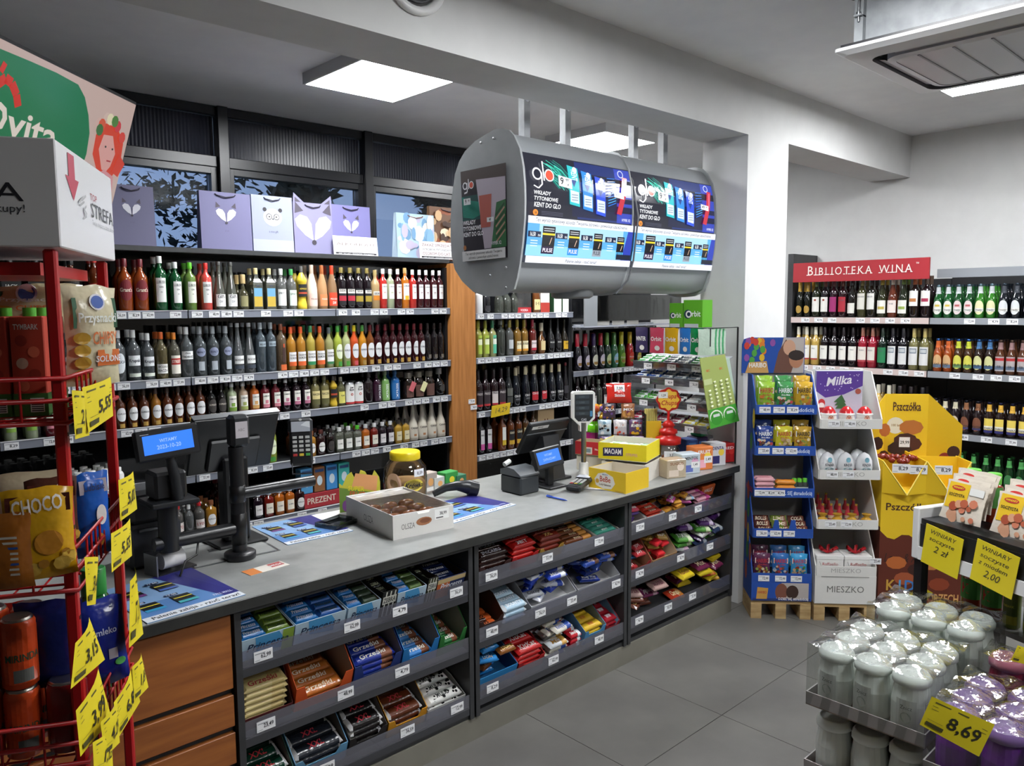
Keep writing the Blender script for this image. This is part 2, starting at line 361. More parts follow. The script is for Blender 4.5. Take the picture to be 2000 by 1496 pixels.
# trees outside in the dusk
def tree(x, y, h, r, label, conic):
    t = thing('tree', label, 'tree', (x, y, 0)); rnd = random.Random(int(x*10))
    MB().tube([(0, 0, 0), (.05, 0, h*.5), (0, .03, h*.9)], [.16, .1, .03], noisy_bark, 7).build('trunk', t)
    b = MB()
    cl = [(Vector((rnd.uniform(-1, 1)*r, rnd.uniform(-1, 1)*r, h*.62+rnd.uniform(-1, 1)*h*.36)), rnd.uniform(.16, .42)) for _ in range(58)]
    for q in range(2600 if conic else 4200):
        if conic:
            z = rnd.random()**.8; rad = r*(1-z)*(1 if rnd.random() < .2 else rnd.random()**.5)*(.75+.25*math.sin(z*55)); zz = h*(.12+.88*z)-.25*rad; s = .16
        else:
            c0, cr_ = rnd.choice(cl); p = c0+Vector((rnd.gauss(0, 1), rnd.gauss(0, 1), rnd.gauss(0, .7)))*cr_*.5; s = .06
        a = rnd.random()*6.283; c = Vector((rad*math.cos(a), rad*math.sin(a), zz)) if conic else p
        d = Vector((rnd.uniform(-1, 1), rnd.uniform(-1, 1), rnd.uniform(-.9, .3))).normalized()*s; e = Vector((rnd.uniform(-1, 1), rnd.uniform(-1, 1), rnd.uniform(-1, 1))).normalized()*s*.45
        b.face([c-d, c+e, c+d, c-e], 'leaf_dark')
    tag(b.build('foliage', t), kind='stuff')
noisy('leaf_dark', '#1d2a22', '#2c3a2c', 4, .8, bump=0); noisy('bark', '#2a231d', '#3a3026', 9, .9); noisy_bark = 'bark'
tree(2.2, 8.6, 4.6, 1.5, 'leafy tree seen dark through the left window', False)
tree(5.4, 10.0, 4.6, 1.5, 'dark spruce seen through the middle window', True)
tree(8.2, 10.6, 4.3, 1.6, 'dark spruce seen through the window beside the display', True)
struct(MB().box(-14, 30, YW+.3, 40, -.1, -.02, 'leaf_dark'), 'ground_outside')
# ================= shelves and bottles =================
YS = 4.45
def ordn(n): return '%d%s' % (n, 'th' if 10 <= n % 100 <= 20 else {1: 'st', 2: 'nd', 3: 'rd'}.get(n % 10, 'th'))
_TG = []
for q, p in enumerate(('51,99', '48,99', '23,49', '12,99', '36,59', '8,29', '62,99', '4,79')):
    b = MB(); b.box(-.031, .031, -.0015, 0, -.017, .017, 'd#e9eaec'); d = Dec(b, flat((0, -.0015, 0), (1, 0, 0), (0, 0, 1)))
    d.text(p, .008, -.006, .013, 'd#22242a', bold=1, w=.034); d.rect(-.028, .008, .006, .0105, 'd#8b8d93'); d.rect(-.028, -.012, -.012, -.0105, 'd#8b8d93'); _TG.append(b.data('price_tag'))
def rail_tags(board, x0, x1, y, z, step=.072, skip=.22, axis='x', seed=1, sc_=1):
    rnd = random.Random(seed); x = x0+.05
    while x < x1-.04:
        if rnd.random() > skip:
            o = put(rnd.choice(_TG), 'price_tag', board)
            if axis == 'x': o.location = (x, y, z)
            else: o.location = (y, x, z); o.rotation_euler = (0, 0, -math.pi/2)
            if sc_ != 1: o.scale = (sc_, sc_, sc_)
        x += step*(1 if rnd.random() < .8 else 1.35)
def shelf_unit(name, label, x0, x1, y, depth, zs, ztop, side=True, seed=1, rail='p#7c808c', back='q#101114', skips=None):
    t = thing(name, label, 'shelving', (0, 0, 0))
    MB().box(x0, x1, y+depth-.02, y+depth, .02, ztop, back).build('back_panel', t)
    if side:
        for xx in (x0, x1-.018): MB().box(xx, xx+.018, y+.03, y+depth-.021, .02, ztop-.03, 'shelf_black').build('side_panel', t)
    for i, z in enumerate(zs):
        o = MB().box(x0+.019, x1-.019, y+.004, y+depth-.021, z-.022, z, 'shelf_black').build('shelf_board', t)
        n = max(1, round((x1-x0)/.95))
        for q in range(n):
            a, c = x0+(x1-x0)*q/n, x0+(x1-x0)*(q+1)/n
            b = MB(); b.box(a+.004, c-.004, y-.006, y+.003, z-.042, z-.001, rail); b.box(a+.004, c-.004, y-.009, y+.003, z-.001, z+.003, 'p#c9ccd2'); b.build('price_rail', o)
            rail_tags(o, a, c, y-.007, z-.022, seed=seed*31+i*7+q, skip=(skips or {}).get(i, .22))
    return t
PF = {
 'vodka': ([(.9, 0), (1, .015), (1, .6), (.93, .66), (.55, .74), (.38, .79), (.36, .86)], (.42, .85, 1)),
 'tall': ([(.9, 0), (1, .015), (1, .66), (.9, .72), (.45, .78), (.36, .82), (.36, .88)], (.42, .87, 1)),
 'wine': ([(.85, 0), (1, .02), (1, .6), (.9, .67), (.55, .73), (.4, .78), (.37, .8)], (.4, .79, 1)),
 'slope': ([(.85, 0), (1, .02), (1, .45), (.85, .58), (.55, .72), (.4, .8)], (.4, .79, 1)),
 'cone': ([(.9, 0), (1, .015), (1, .3), (.75, .5), (.45, .7), (.33, .82), (.33, .93)], (.38, .92, 1)),
 'champ': ([(.85, 0), (1, .02), (1, .4), (.85, .55), (.6, .66)], (.5, .62, 1)),
 'round': ([(.85, 0), (1, .06), (1, .36), (.8, .5), (.36, .6), (.34, .74)], (.48, .74, 1)),
 'cream': ([(.85, 0), (1, .03), (1, .36), (.88, .47), (.5, .62), (.34, .75), (.3, .97)], (.31, .97, 1)),
 'adv': ([(.8, 0), (.95, .03), (.95, .12), (.78, .2), (.8, .28), (.82, .6), (1, .64), (.98, .7), (.5, .8), (.3, .86)], (.34, .85, 1)),
 'beer': ([(.88, 0), (1, .02), (1, .5), (.9, .6), (.55, .73), (.42, .85), (.42, .94)], (.47, .94, 1)),
 'can': ([(.84, 0), (1, .03), (1, .92), (.9, .965)], (.87, .965, 1)),
 'jar': ([(.93, 0), (1, .03), (1, .6), (.85, .7), (.6, .76)], (.66, .76, .97)),
 'flask': ([(.9, 0), (1, .02), (1, .66), (.9, .72), (.42, .78), (.36, .86)], (.46, .84, 1)),
 'decant': ([(.8, 0), (1, .12), (1, .4), (.75, .55), (.35, .66), (.3, .78)], (.5, .78, 1)),
}
_BC = {}
def bottle_meshes(T):
    key = T['id']
    if key in _BC: return _BC[key]
    pf, cp = PF[T['p']]; h, r = T['h'], T['r']; sy = T.get('sy', .58 if T['p'] == 'flask' else 1); seg = T.get('seg', 14)
    sq = T.get('sq'); k = 1.0
    b = MB()
    if sq: b.M = Matrix.Rotation(math.pi/4, 4, 'Z'); k = 1.32; seg = 4
    fill = T.get('fill')
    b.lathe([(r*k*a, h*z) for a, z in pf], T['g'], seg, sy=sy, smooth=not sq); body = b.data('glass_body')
    parts = [('glass_body' if T['p'] != 'can' else 'can_body', body)]
    b = MB(); a, z0, z1 = cp; z0 *= h; z1 *= h; a *= r
    b.lathe([(a, z0), (a, z1-.003), (a*.9, z1)], T['c'], 12, sy=1 if sy > .8 else .85); 
    if T['p'] == 'beer' and T.get('nk'):
        b.lathe([(.46*r*1.04, h*.8), (.44*r*1.04, h*.93)], T['nk'], 12, cap=False); b.lathe([(.58*r*1.03, h*.725), (.47*r*1.03, h*.8)], T['nk'], 12, cap=False)
    parts.append(('cap', b.data('cap')))
    L = T.get('l')
    if L:
        b = MB(); shp, col, v0, v1, wf, txt = L[:6]; v0 *= h; v1 *= h; rr_ = r*1.01
        if sq: fn = lambda u, v, hh: (u, -r*.935-hh, v)
        else: fn = lambda u, v, hh: ((rr_+hh)*math.sin(u/r), -sy*(rr_+hh)*math.cos(u/r), v)
        d = Dec(b, fn, .0003, .00025); W = wf*2*r; cv = (v0+v1)/2; hv = (v1-v0)/2
        if shp == 'r': d.rect(-W/2, v0, W/2, v1, col, 8)
        else:
            n = 10; pts = [(math.sin(math.pi*i/n), math.cos(math.pi*i/n)) for i in range(n+1)]
            e = 1.0 if shp == 'o' else .75
            hh = d.up()
            for (s1, c1), (s2, c2) in zip(pts, pts[1:]):
                for m_ in range(6):
                    q = lambda s_, f: (2*f/6-1)*W/2*s_**e
                    b.face([fn(q(s1, m_), cv+hv*c1, hh), fn(q(s2, m_), cv+hv*c2, hh), fn(q(s2, m_+1), cv+hv*c2, hh), fn(q(s1, m_+1), cv+hv*c1, hh)], col)
        for bd in (L[6] if len(L) > 6 else ()): d.rect(-W/2*bd[3] if len(bd) > 3 else -W/2, bd[0]*h, W/2*bd[3] if len(bd) > 3 else W/2, bd[1]*h, bd[2], 8)
        if T.get('vt'): d.text(T['vt'], .012, .08*h, .016, 'd#dfe3e6', 'l', w=.5*h, rot=math.pi/2)
        for tt in txt:
            s, zf, hf, c = tt[:4]; d.text(s, 0, zf*h, hf*h, c, bold=1, w=min(W*.9, len(s)*hf*h*.8))
        parts.append(('label', b.data('label')))
    _BC[key] = parts; return parts
BT = {}
def T(id, p, h, r, g, c, l=None, desc='', **kw): BT[id] = dict(id=id, p=p, h=h, r=r, g=g, c=c, l=l, desc=desc, **kw)
K, Wt, G_ = 'd#17181c', 'd#e8e8e6', 'd#8a8c90'
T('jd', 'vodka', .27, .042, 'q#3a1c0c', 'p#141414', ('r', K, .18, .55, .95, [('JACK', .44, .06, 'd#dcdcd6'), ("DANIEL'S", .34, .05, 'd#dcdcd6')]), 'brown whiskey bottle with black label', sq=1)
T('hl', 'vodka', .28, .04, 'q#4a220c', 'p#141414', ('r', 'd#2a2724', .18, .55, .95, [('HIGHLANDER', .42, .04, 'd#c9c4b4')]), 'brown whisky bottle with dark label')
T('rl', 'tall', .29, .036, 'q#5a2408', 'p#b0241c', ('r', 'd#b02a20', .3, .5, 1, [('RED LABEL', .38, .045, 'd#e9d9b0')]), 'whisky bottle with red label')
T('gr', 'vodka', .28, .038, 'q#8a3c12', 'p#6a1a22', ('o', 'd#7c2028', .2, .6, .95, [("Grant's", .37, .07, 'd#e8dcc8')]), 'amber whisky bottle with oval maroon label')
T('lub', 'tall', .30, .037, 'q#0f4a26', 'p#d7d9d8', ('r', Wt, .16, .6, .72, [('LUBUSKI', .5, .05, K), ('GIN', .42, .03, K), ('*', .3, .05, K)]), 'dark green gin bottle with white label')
T('lub2', 'tall', .27, .034, 'q#0f4a26', 'p#d7d9d8', ('r', Wt, .16, .6, .72, [('LUBUSKI', .5, .05, K), ('GIN', .42, .03, K), ('*', .3, .05, K)]), 'shorter green gin bottle with white label')
T('lubg', 'tall', .27, .034, 'q#5c7a34', 'p#58b822', ('r', 'd#dfe3d4', .16, .6, .72, [('LUBUSKI', .5, .05, K), ('GIN', .42, .03, K), ('*', .3, .05, K)]), 'light green gin bottle with bright green cap')
T('lubr', 'tall', .27, .034, 'q#c8473f', 'p#d42a26', ('r', Wt, .16, .6, .72, [('LUBUSKI', .5, .05, K), ('GIN', .42, .03, K), ('*', .3, .05, K)]), 'pink gin bottle with red cap')
T('gin', 'cone', .28, .034, 't#b9bcae', 'p#4a4a48', ('r', Wt, .08, .33, .95, [('GIN', .25, .07, K), ('DRY', .16, .04, G_)]), 'clear conical gin bottle with white label')
T('gold', 'round', .21, .036, 't#8e8a66', 'p#b8a070', ('r', 'd#8f8a62', .1, .4, .6, []), 'small round bottle with wooden stopper')
T('sqb', 'vodka', .25, .033, 't#b9bcae', 'p#c8bb88', ('r', 'd#6ba2c4', .32, .52, .8, [('1917', .56, .03, 'd#3a4a70')], [(.08, .32, 'd#c2a53e')]), 'square clear bottle with blue and yellow print', sq=1)
T('spi', 'vodka', .25, .034, 't#c6c9c6', 'p#c7c9c8', ('r', 'd#dfe3e0', .1, .5, .85, [('SPIRYTUS', .38, .045, 'd#3c444a')]), 'clear spirit bottle with pale label')
T('spg', 'vodka', .25, .034, 't#c6c9c6', 'p#3f9450', ('r', 'd#d6e4da', .1, .48, .85, [('SPIRYT', .36, .045, 'd#3c5a44')]), 'clear spirit bottle with green cap')
T('adv', 'adv', .27, .036, 'p#e3c63c', 'p#5b5a58', ('r', K, .3, .58, .95, [('ADVOCAT', .46, .035, 'd#e3c63c')], [(.36, .4, 'd#b3472a')]), 'yellow egg liqueur bottle with black label')
T('pk', 'slope', .28, .036, 'p#e6d8c6', 'p#b9a89a', ('r', 'd#e9c6bb', .08, .36, .95, [('POLUGAR', .22, .03, K)]), 'cream coloured liqueur bottle with pink label')
T('bg', 'slope', .28, .036, 'p#b58a60', 'p#a05a30', ('r', 'd#d58a58', .08, .34, .95, [('POLUGAR', .22, .03, Wt)]), 'beige liqueur bottle with orange label')
T('or', 'slope', .28, .036, 'p#8a6a4c', 'p#c43c20', ('r', 'd#d8482a', .08, .38, 1, [('POLUGAR', .22, .035, Wt), ('SW', .12, .06, Wt)]), 'brown liqueur bottle with red label')
T('srk', 'tall', .27, .034, 'q#191216', 'p#8a7c44', ('r', K, .1, .5, .95, [('SEIKI', .42, .05, K)], [(.38, .48, 'd#e0ddd6'), (.2, .32, 'd#b0263a')]), 'dark bottle with white band and red fruit print')
T('srk2', 'tall', .27, .034, 'q#191216', 'p#8a7c44', ('r', K, .1, .5, .95, [('SEIKI', .41, .04, K)], [(.38, .46, 'd#e0ddd6'), (.18, .32, 'd#a08a2c')]), 'dark bottle with white band and yellow fruit print')
T('tan', 'vodka', .26, .034, 'p#b09468', 'p#b09a64', ('r', 'd#e0ddd6', .35, .45, .95, [('SEIKI', .37, .05, K)], [(.22, .34, 'd#cf7e22')]), 'tan bottle with white band and orange print')
T('lrd', 'tall', .27, .033, 'q#b02a24', 'p#dcdcdc', ('r', Wt, .25, .62, .7, [('LUBELSKA', .54, .03, K), ('*', .32, .1, 'd#b02a24')]), 'red cordial bottle with white label')
T('lgr', 'tall', .27, .033, 'q#9aa384', 'p#dcdcdc', ('r', Wt, .25, .62, .7, [('LUBELSKA', .54, .03, K), ('*', .32, .1, 'd#7c9a3c')]), 'pale green cordial bottle with white label')
T('lor', 'tall', .28, .035, 'q#b8671a', 'p#c8a66a', ('r', Wt, .22, .62, .85, [('LUBELSKA', .54, .035, K)], [(.22, .32, 'd#e8b020', .6)]), 'orange cordial bottle with white label')
T('ldk', 'tall', .27, .033, 'q#3a0f16', 'p#dcdcdc', ('r', Wt, .25, .62, .7, [('LUBELSKA', .54, .03, K), ('*', .32, .1, 'd#701a2a')]), 'dark cherry cordial bottle with white label')
T('sop', 'vodka', .275, .037, 't#a8b0b4', 'p#c5c8ca', ('t', 'd#cfd6db', .16, .56, .9, [('SOPLICA', .36, .05, 'd#202a44')]), 'clear vodka bottle with pale teardrop label')
T('kru', 'vodka', .275, .036, 't#a8b0b4', 'p#c9cbcb', ('r', 'd#dfe3e6', .3, .5, .9, [('Krupnik', .37, .065, 'd#1c2236')], [(.08, .15, 'd#d6ddd2')]), 'clear vodka bottle with black lettering on white')
T('kru2', 'vodka', .255, .034, 't#a8b0b4', 'p#c9cbcb', ('r', 'd#dfe3e6', .3, .5, .9, [('Krupnik', .37, .065, 'd#1c2236')], [(.08, .15, 'd#d6ddd2')]), 'smaller clear vodka bottle with black lettering')
T('wod', 'vodka', .26, .034, 't#b3a678', 'p#b8541e', ('r', 'd#e2e2e0', .12, .32, .9, [('WÓDKA', .24, .05, K), ('RACZA', .16, .05, K)]), 'clear vodka bottle with orange cap and white label')
T('str', 'vodka', .255, .033, 't#b0ac98', 'p#c07020', ('r', 'd#e2ddd2', .1, .5, .9, [('STREET', .34, .06, 'd#e8e2d8')], [(.3, .44, 'd#b02a20')]), 'vodka bottle with red banner on white label')
T('pan', 'vodka', .285, .037, 't#a8b0b4', 'p#d0d3d4', ('r', 'd#e6e8e8', .36, .52, .95, [('PAN', .46, .04, K), ('TADEUSZ', .39, .04, K)]), 'clear vodka bottle with high square white label')
T('ovl', 'vodka', .285, .037, 't#98a2a6', 'p#8e9498', ('o', 'd#8d95b0', .4, .58, .75, [('BIAŁY', .47, .04, 'd#2c3350')], [(.12, .3, 'd#a8b0b8', .6)]), 'clear vodka bottle with oval blue label')
T('boc', 'cone', .30, .036, 't#b4babd', 'p#b9bcc0', ('r', 'd#e4e6e6', .2, .36, .9, [('BOCIAN', .26, .04, K)], [(.1, .17, 'd#3c4450')]), 'clear conical vodka bottle with white label')
T('tcl', 'tall', .30, .034, 't#9fb0bc', 'p#aab4ba', ('r', 'd#93a2ac', .52, .62, .8, [('BELVED', .55, .03, K)]), 'tall clear blue vodka bottle')
T('bdd', 'tall', .29, .034, 't#c2a98a', 'p#8a4a30', ('r', 'd#3c2420', .18, .5, .3, [], [(.5, .58, 'd#e0582a', .4), (0.02, .14, 'd#c8602c', 2.2)]), 'clear bottle with orange base and dark print')
T('zol', 'vodka', .27, .035, 'q#9a6a24', 'p#d2562a', ('r', Wt, .14, .42, .92, [('ŻOŁĄDKOWA', .33, .035, K), ('GORZKA', .26, .045, K)], [(.1, .2, 'd#d8602a')]), 'amber bottle with orange cap and orange striped label')
T('zolg', 'vodka', .275, .035, 'q#9a8a3c', 'p#2e7a4c', ('r', Wt, .14, .42, .92, [('ŻOŁĄDKOWA', .33, .035, K), ('GORZKA', .26, .045, K)], [(.1, .18, 'd#2e8a54')]), 'amber bottle with green cap and white label')
T('zolc', 'vodka', .26, .034, 'q#8a8a5c', 'p#50585a', ('r', Wt, .14, .46, .92, [('ŻOŁĄDKOWA', .36, .035, K), ('GORZKA', .28, .045, K)], [(.1, .16, 'd#3a8050')]), 'olive bottle with grey cap and white label')
def so(id, g, c, lab='d#dedfe0', d='', fr='d#a8843a', h=.27, r=.034): T(id, 'vodka', h, r, g, c, ('t', lab, .2, .56, .85, [('SOPLICA', .38, .04, 'd#202430')], [(.03, .14, fr, .5)]), d)
so('s_gr', 'q#93a03c', 'p#3f9038', 'd#dfe8c8', 'green fruit vodka bottle with teardrop label', 'd#3f9038')
so('s_lg', 'q#9aa070', 'p#3f9038', d='pale olive fruit vodka bottle with green cap', fr='d#4f9a38')
so('s_rd', 'q#b84a22', 'p#c7b324', d='orange red fruit vodka bottle with yellow cap', fr='d#c84a50')
so('s_am', 'q#b0761c', 'p#3f8038', d='amber fruit vodka bottle with teardrop label')
so('s_br', 'q#6a3a12', 'p#641c26', d='brown nut vodka bottle with maroon cap')
so('s_dk', 'q#2c0c10', 'p#5a1822', d='dark cherry vodka bottle with maroon cap')
T('eng', 'vodka', .27, .033, 'q#151012', 'p#241a1a', ('r', 'd#6a6258', .08, .18, .5, [], ), 'black engraved vodka bottle')
so('ss', 'q#4a2410', 'p#3a2a22', d='small brown vodka bottle with white teardrop label', h=.205, r=.029)
so('ss2', 'q#8a5a1c', 'p#3a2a22', d='small amber vodka bottle with white teardrop label', h=.205, r=.029)
T('sbk', 'vodka', .205, .029, 'q#121010', 'p#201c1c', ('t', 'd#3a3634', .2, .58, .85, [('SOPLICA', .4, .045, 'd#cfcabc')], [(.04, .18, 'd#a8a294', .7)]), 'small black vodka bottle with dark label')
def lf(id, g, fr, d): T(id, 'tall', .215, .03, g, 'p#c8cacc', ('r', 'd#e4e2da', .2, .62, .75, [('LUBELSKA', .52, .035, K)], [(.2, .3, fr), (.32, .42, fr, .45)]), d)
lf('l_gr', 'q#8f9a7c', 'd#7aa03c', 'small pale green flavoured vodka with white label')
lf('l_cl', 'q#a08a74', 'd#9aa45c', 'small beige flavoured vodka with white label')
lf('l_or', 'q#a8541a', 'd#d0a060', 'small orange flavoured vodka with white label')
lf('l_rd', 'q#5a1620', 'd#c87a88', 'small red flavoured vodka with white label')
lf('l_dk', 'q#1c0f16', 'd#b06a84', 'small dark flavoured vodka with white label')
T('rac', 'tall', .22, .032, 'q#6a6440', 'p#8f8a66', ('r', 'd#d3c58a', .12, .55, .9, [('RACZKA', .42, .06, K)], [(.12, .3, 'd#5c5a34')]), 'olive bottle with diagonal cream label')
T('adm', 'adv', .2, .026, 'p#d8b63a', 'p#5b5a58', ('r', K, .3, .58, .95, [], [(.38, .44, 'd#b3472a')]), 'small yellow egg liqueur bottle')
T('pal', 'vodka', .19, .028, 't#c9c890', 'p#b8b8a8', ('r', 'd#d8d26a', .1, .5, .9, [('RUM', .34, .05, K)]), 'small clear bottle with yellow label')
T('can', 'can', .15, .033, 'm#d4d6d8', 'm#b8babc', ('r', 'd#e4e4e2', .12, .9, 1.3, [('JIM', .74, .07, K), ('BEAM', .64, .07, K), ('o', .42, .16, 'd#b0341c')], [(.05, .14, 'd#b02a2a')]), 'white drink can with brown seal')
T('imk', 'flask', .23, .034, 'q#1c1418', 'p#2c2428', None, 'flat dark bottle')
T('imp', 'tall', .235, .033, 'q#321428', 'p#2c2428', ('r', 'd#32142a', .05, .6, .9, []), 'dark purple bottle with vertical white lettering', vt='IMPRESS')
T('img', 'tall', .235, .033, 'q#6f9a58', 'p#9ab08a', ('r', 'd#7aa85c', .05, .6, .9, []), 'green bottle with vertical white lettering', vt='IMPRESS')
T('imb', 'tall', .25, .036, 'q#1c5a9a', 'p#2468a8', ('r', 'd#2468a8', .05, .6, .9, []), 'blue bottle with vertical white lettering', vt='IMPRESS')
T('jr', 'jar', .19, .042, 'q#1e1612', 'p#8c8578', ('r', 'd#5e4038', .06, .5, .9, []), 'dark spiced liqueur jar with cork lid and paper tag', sq=0)
T('dec', 'decant', .2, .046, 'q#0d0c0d', 'p#a0a09c', ('o', 'd#3a3836', .15, .42, .6, []), 'round black decanter with glass stopper')
T('tub', 'jar', .10, .03, 'd#d5d5d2', 'd#e2e2e0', ('r', 'd#e6e6e3', .1, .6, 1.2, []), 'small white paper wrapped jar')
def fk(id, g, c, lab, d, h=.165, tx='SOPLICA', shp='t'): T(id, 'flask', h, .033, g, c, (shp, lab, .14, .52, .72, [(tx, .32, .05, 'd#26262c')]), d)
fk('f_br', 'q#4c2410', 'p#54201c', 'd#dcdcda', 'flat brown pocket bottle with teardrop label')
fk('f_am', 'q#8f6420', 'p#7a4a2c', 'd#dcdcda', 'flat amber pocket bottle with teardrop label')
fk('f_dk', 'q#240f10', 'p#4a201c', 'd#dcdcda', 'flat dark pocket bottle with teardrop label')
fk('f_bk', 'q#16100f', 'p#1c1616', 'd#3a3432', 'flat black pocket bottle')
fk('f_cl', 't#b6baa8', 'p#cfd0d0', 'd#e2e2dc', 'flat clear pocket bottle with white label', .165, 'LUBEL', 'r')
fk('f_gc', 't#b6baa8', 'p#4fb02c', 'd#e2e2dc', 'flat clear pocket bottle with green cap', .165, 'LUBEL', 'r')
fk('f_or', 'q#9a5014', 'p#cfd0d0', 'd#e2dccc', 'flat orange pocket bottle with white label', .165, 'LUBEL', 'r')
fk('f_rd', 'q#64160f', 'p#cfd0d0', 'd#e2dccc', 'flat red pocket bottle with white label', .165, 'LUBEL', 'r')
fk('f_pu', 'q#1a1018', 'p#cfd0d0', 'd#d8d4d4', 'flat dark purple pocket bottle with white label', .165, 'LUBEL', 'r')
fk('f_go', 'q#a07c2a', 'p#2c2620', 'd#d8cfa8', 'flat golden pocket bottle with black cap', .165, 'RACZ', 'r')
T('cnr', 'cream', .285, .041, 'p#cdc6b8', 'p#c0b8a8', ('r', 'p#cdc6b8', .1, .4, .9, [('CANARI', .34, .05, 'd#3a3430')], [(.14, .2, 'd#b07a50', .3)]), 'white cream liqueur bottle')
T('sbig', 'vodka', .28, .04, 'q#2a1410', 'p#8a1c28', ('t', 'd#dcdde0', .12, .56, .9, [('SOPLICA', .36, .05, 'd#202430')]), 'large dark vodka bottle with maroon cap')
T('lyo', 'vodka', .17, .03, 't#b0aca8', 'p#c02a30', ('r', 'd#c8c0bc', .1, .4, .9, [('LYO', .2, .1, 'd#a02a2c')]), 'small clear bottle with red cap')
T('mcl', 'vodka', .16, .027, 't#b8bcbc', 'p#c4c6c6', None, 'small clear miniature bottle')
# unit 2 and 3
T('wbx', 'flask', .2, .04, 'd#d9dadb', 'd#cfd0d0', None, 'white bottle carton')
T('dkg', 'vodka', .2, .03, 'q#1b1c20', 'p#202024', ('r', 'd#2a2b30', .1, .3, .9, []), 'dark smoky bottle')
T('rid', 'round', .25, .038, 't#9aa094', 'p#9aa094', None, 'ridged clear decanter bottle', seg=9)
T('w14', 'flask', .24, .04, 'q#6a3a14', 'p#2a1a10', ('r', 'd#d9c68e', .1, .45, .9, [('141', .26, .1, 'd#3a2a1a')]), 'brown whisky flask with cream label')
T('lem', 'wine', .28, .033, 'q#8c8f3c', 'p#b0b43c', ('r', 'd#a8c04a', .1, .6, .6, [('LIMON', .5, .03, K)], [(.35, .5, 'd#dfe6c0')]), 'yellow green liqueur bottle with lime label')
T('lemt', 'wine', .28, .033, 'q#8c8f5c', 'p#3f9468', ('r', 'd#58b894', .1, .6, .6, [('MINT', .5, .03, K)], [(.35, .5, 'd#dfe6d8')]), 'liqueur bottle with teal label and cap')
T('clr', 'tall', .28, .035, 't#8f968c', 'p#7c8078', None, 'plain clear glass bottle')
T('clr2', 'wine', .28, .033, 't#c2c6c4', 'p#b8a850', ('r', 'd#b9bec0', .2, .45, .7, []), 'clear bottle with gold cap')
T('ylb', 'wine', .28, .034, 'q#7a5a24', 'p#b09a34', ('r', 'd#e0d6b0', .12, .4, .9, [('JULES', .3, .05, K)], [(.12, .18, 'd#d0902a')]), 'amber bottle with cream and yellow label')
T('rlb', 'wine', .28, .034, 'q#5a201c', 'p#a01c34', ('r', 'd#e0d0d0', .12, .4, .9, [('JULES', .3, .05, K)], [(.12, .19, 'd#b0263a')]), 'brown bottle with red cap and red label')
T('crm', 'round', .25, .036, 'q#5e3a1a', 'p#b0a894', ('r', 'd#cdb988', .12, .42, .7, []), 'brown bottle with wire top and cream label')
T('blk', 'cream', .28, .036, 'q#0f0f11', 'p#101012', ('r', K, .15, .4, .8, [('MOZART', .3, .04, 'd#b8b8b4')]), 'matt black liqueur bottle')
T('bky', 'cream', .28, .036, 'q#1a150c', 'p#101012', ('r', 'd#c49a1c', .1, .34, .95, [('RUM', .24, .05, K)]), 'black bottle with yellow label')
T('wnf', 'wine', .31, .037, 'q#1a0c12', 'p#1e1216', ('r', 'd#342a30', .14, .5, .95, [('FRESCO', .4, .05, 'd#c8c0c0')], [(.12, .17, 'd#b02c34')]), 'dark wine bottle with dark label')
T('wnw', 'wine', .31, .037, 'q#1a0c12', 'p#1e1216', ('r', 'd#d4ccc8', .14, .46, .95, [('FRESCO', .4, .05, K)], [(.12, .17, 'd#b02c34')]), 'dark wine bottle with white label')
T('wng', 'slope', .31, .037, 'q#16181a', 'p#2c2c2c', ('r', 'd#5a5c58', .3, .5, .95, [], [(.12, .28, 'd#3a3c3a')]), 'dark wine bottle with grey label')
T('wcl', 'slope', .31, .037, 'q#10131a', 'p#b8ae90', ('r', K, .14, .32, .95, [('CIN CIN', .25, .05, Wt), ('BIANCO', .18, .03, G_)]), 'black sparkling wine bottle with cream cap')
T('wcr', 'slope', .31, .037, 'q#10131a', 'p#b8ae90', ('r', 'd#b01c28', .12, .34, .95, [('CIN CIN', .27, .05, Wt)]), 'black wine bottle with red label and cream cap')
T('wsl', 'cone', .32, .028, 'q#141216', 'p#6a1c24', ('r', 'd#2c2a30', .2, .4, .9, []), 'slim dark bottle with red neck')
T('tpk', 'tall', .30, .036, 'q#120e14', 'p#18141a', ('r', 'd#dcdcdc', .12, .66, .55, [('BELL', .5, .04, K)], [(.12, .28, 'd#c8589a')]), 'tall black bottle with narrow white and pink label')
T('oya', 'tall', .30, .037, 'q#6e3512', 'p#4a2a14', ('r', 'd#dcdcd4', .16, .66, .5, [], [(.16, .3, 'd#d0b030')]), 'tall amber bottle with narrow white label')
T('oyb', 'tall', .30, .037, 'q#5a2c10', 'p#4a2a14', ('r', K, .14, .55, .9, [('GRAND', .44, .06, 'd#d8d0b0')], [(.14, .26, 'd#c8a030')]), 'amber bottle with black diagonal label')
T('oyc', 'tall', .30, .037, 'q#4a3018', 'p#3a2a1c', ('r', 'd#c8b98a', .14, .55, .9, [('GRAND', .44, .06, K)], [(.14, .24, 'd#5a7038')]), 'amber bottle with cream label')
def ch(id, foil, g, lab, d): T(id, 'champ', .315, .04, g, foil, ('o', lab, .1, .42, .85, [('PICCOLO', .26, .04, 'd#d8d0c0')], [(.14, .22, 'd#8a6a30', .7)]), d)
ch('c_r', 's#a81c30', 'q#14121c', 'd#c0b8c8', 'party drink bottle with red foil neck')
ch('c_p', 's#3c2a5a', 'q#14121c', 'd#c8c8b8', 'party drink bottle with purple foil neck')
ch('c_g', 's#5f8a3a', 'q#143020', 'd#b8c890', 'party drink bottle with green foil neck')
ch('c_b', 's#4a7a3a', 'q#2c6040', 'd#8ab8d0', 'green party drink bottle with blue label')
ch('c_y', 's#b8b024', 'q#4a7c24', 'd#7aa030', 'bright green bottle with yellow foil neck')
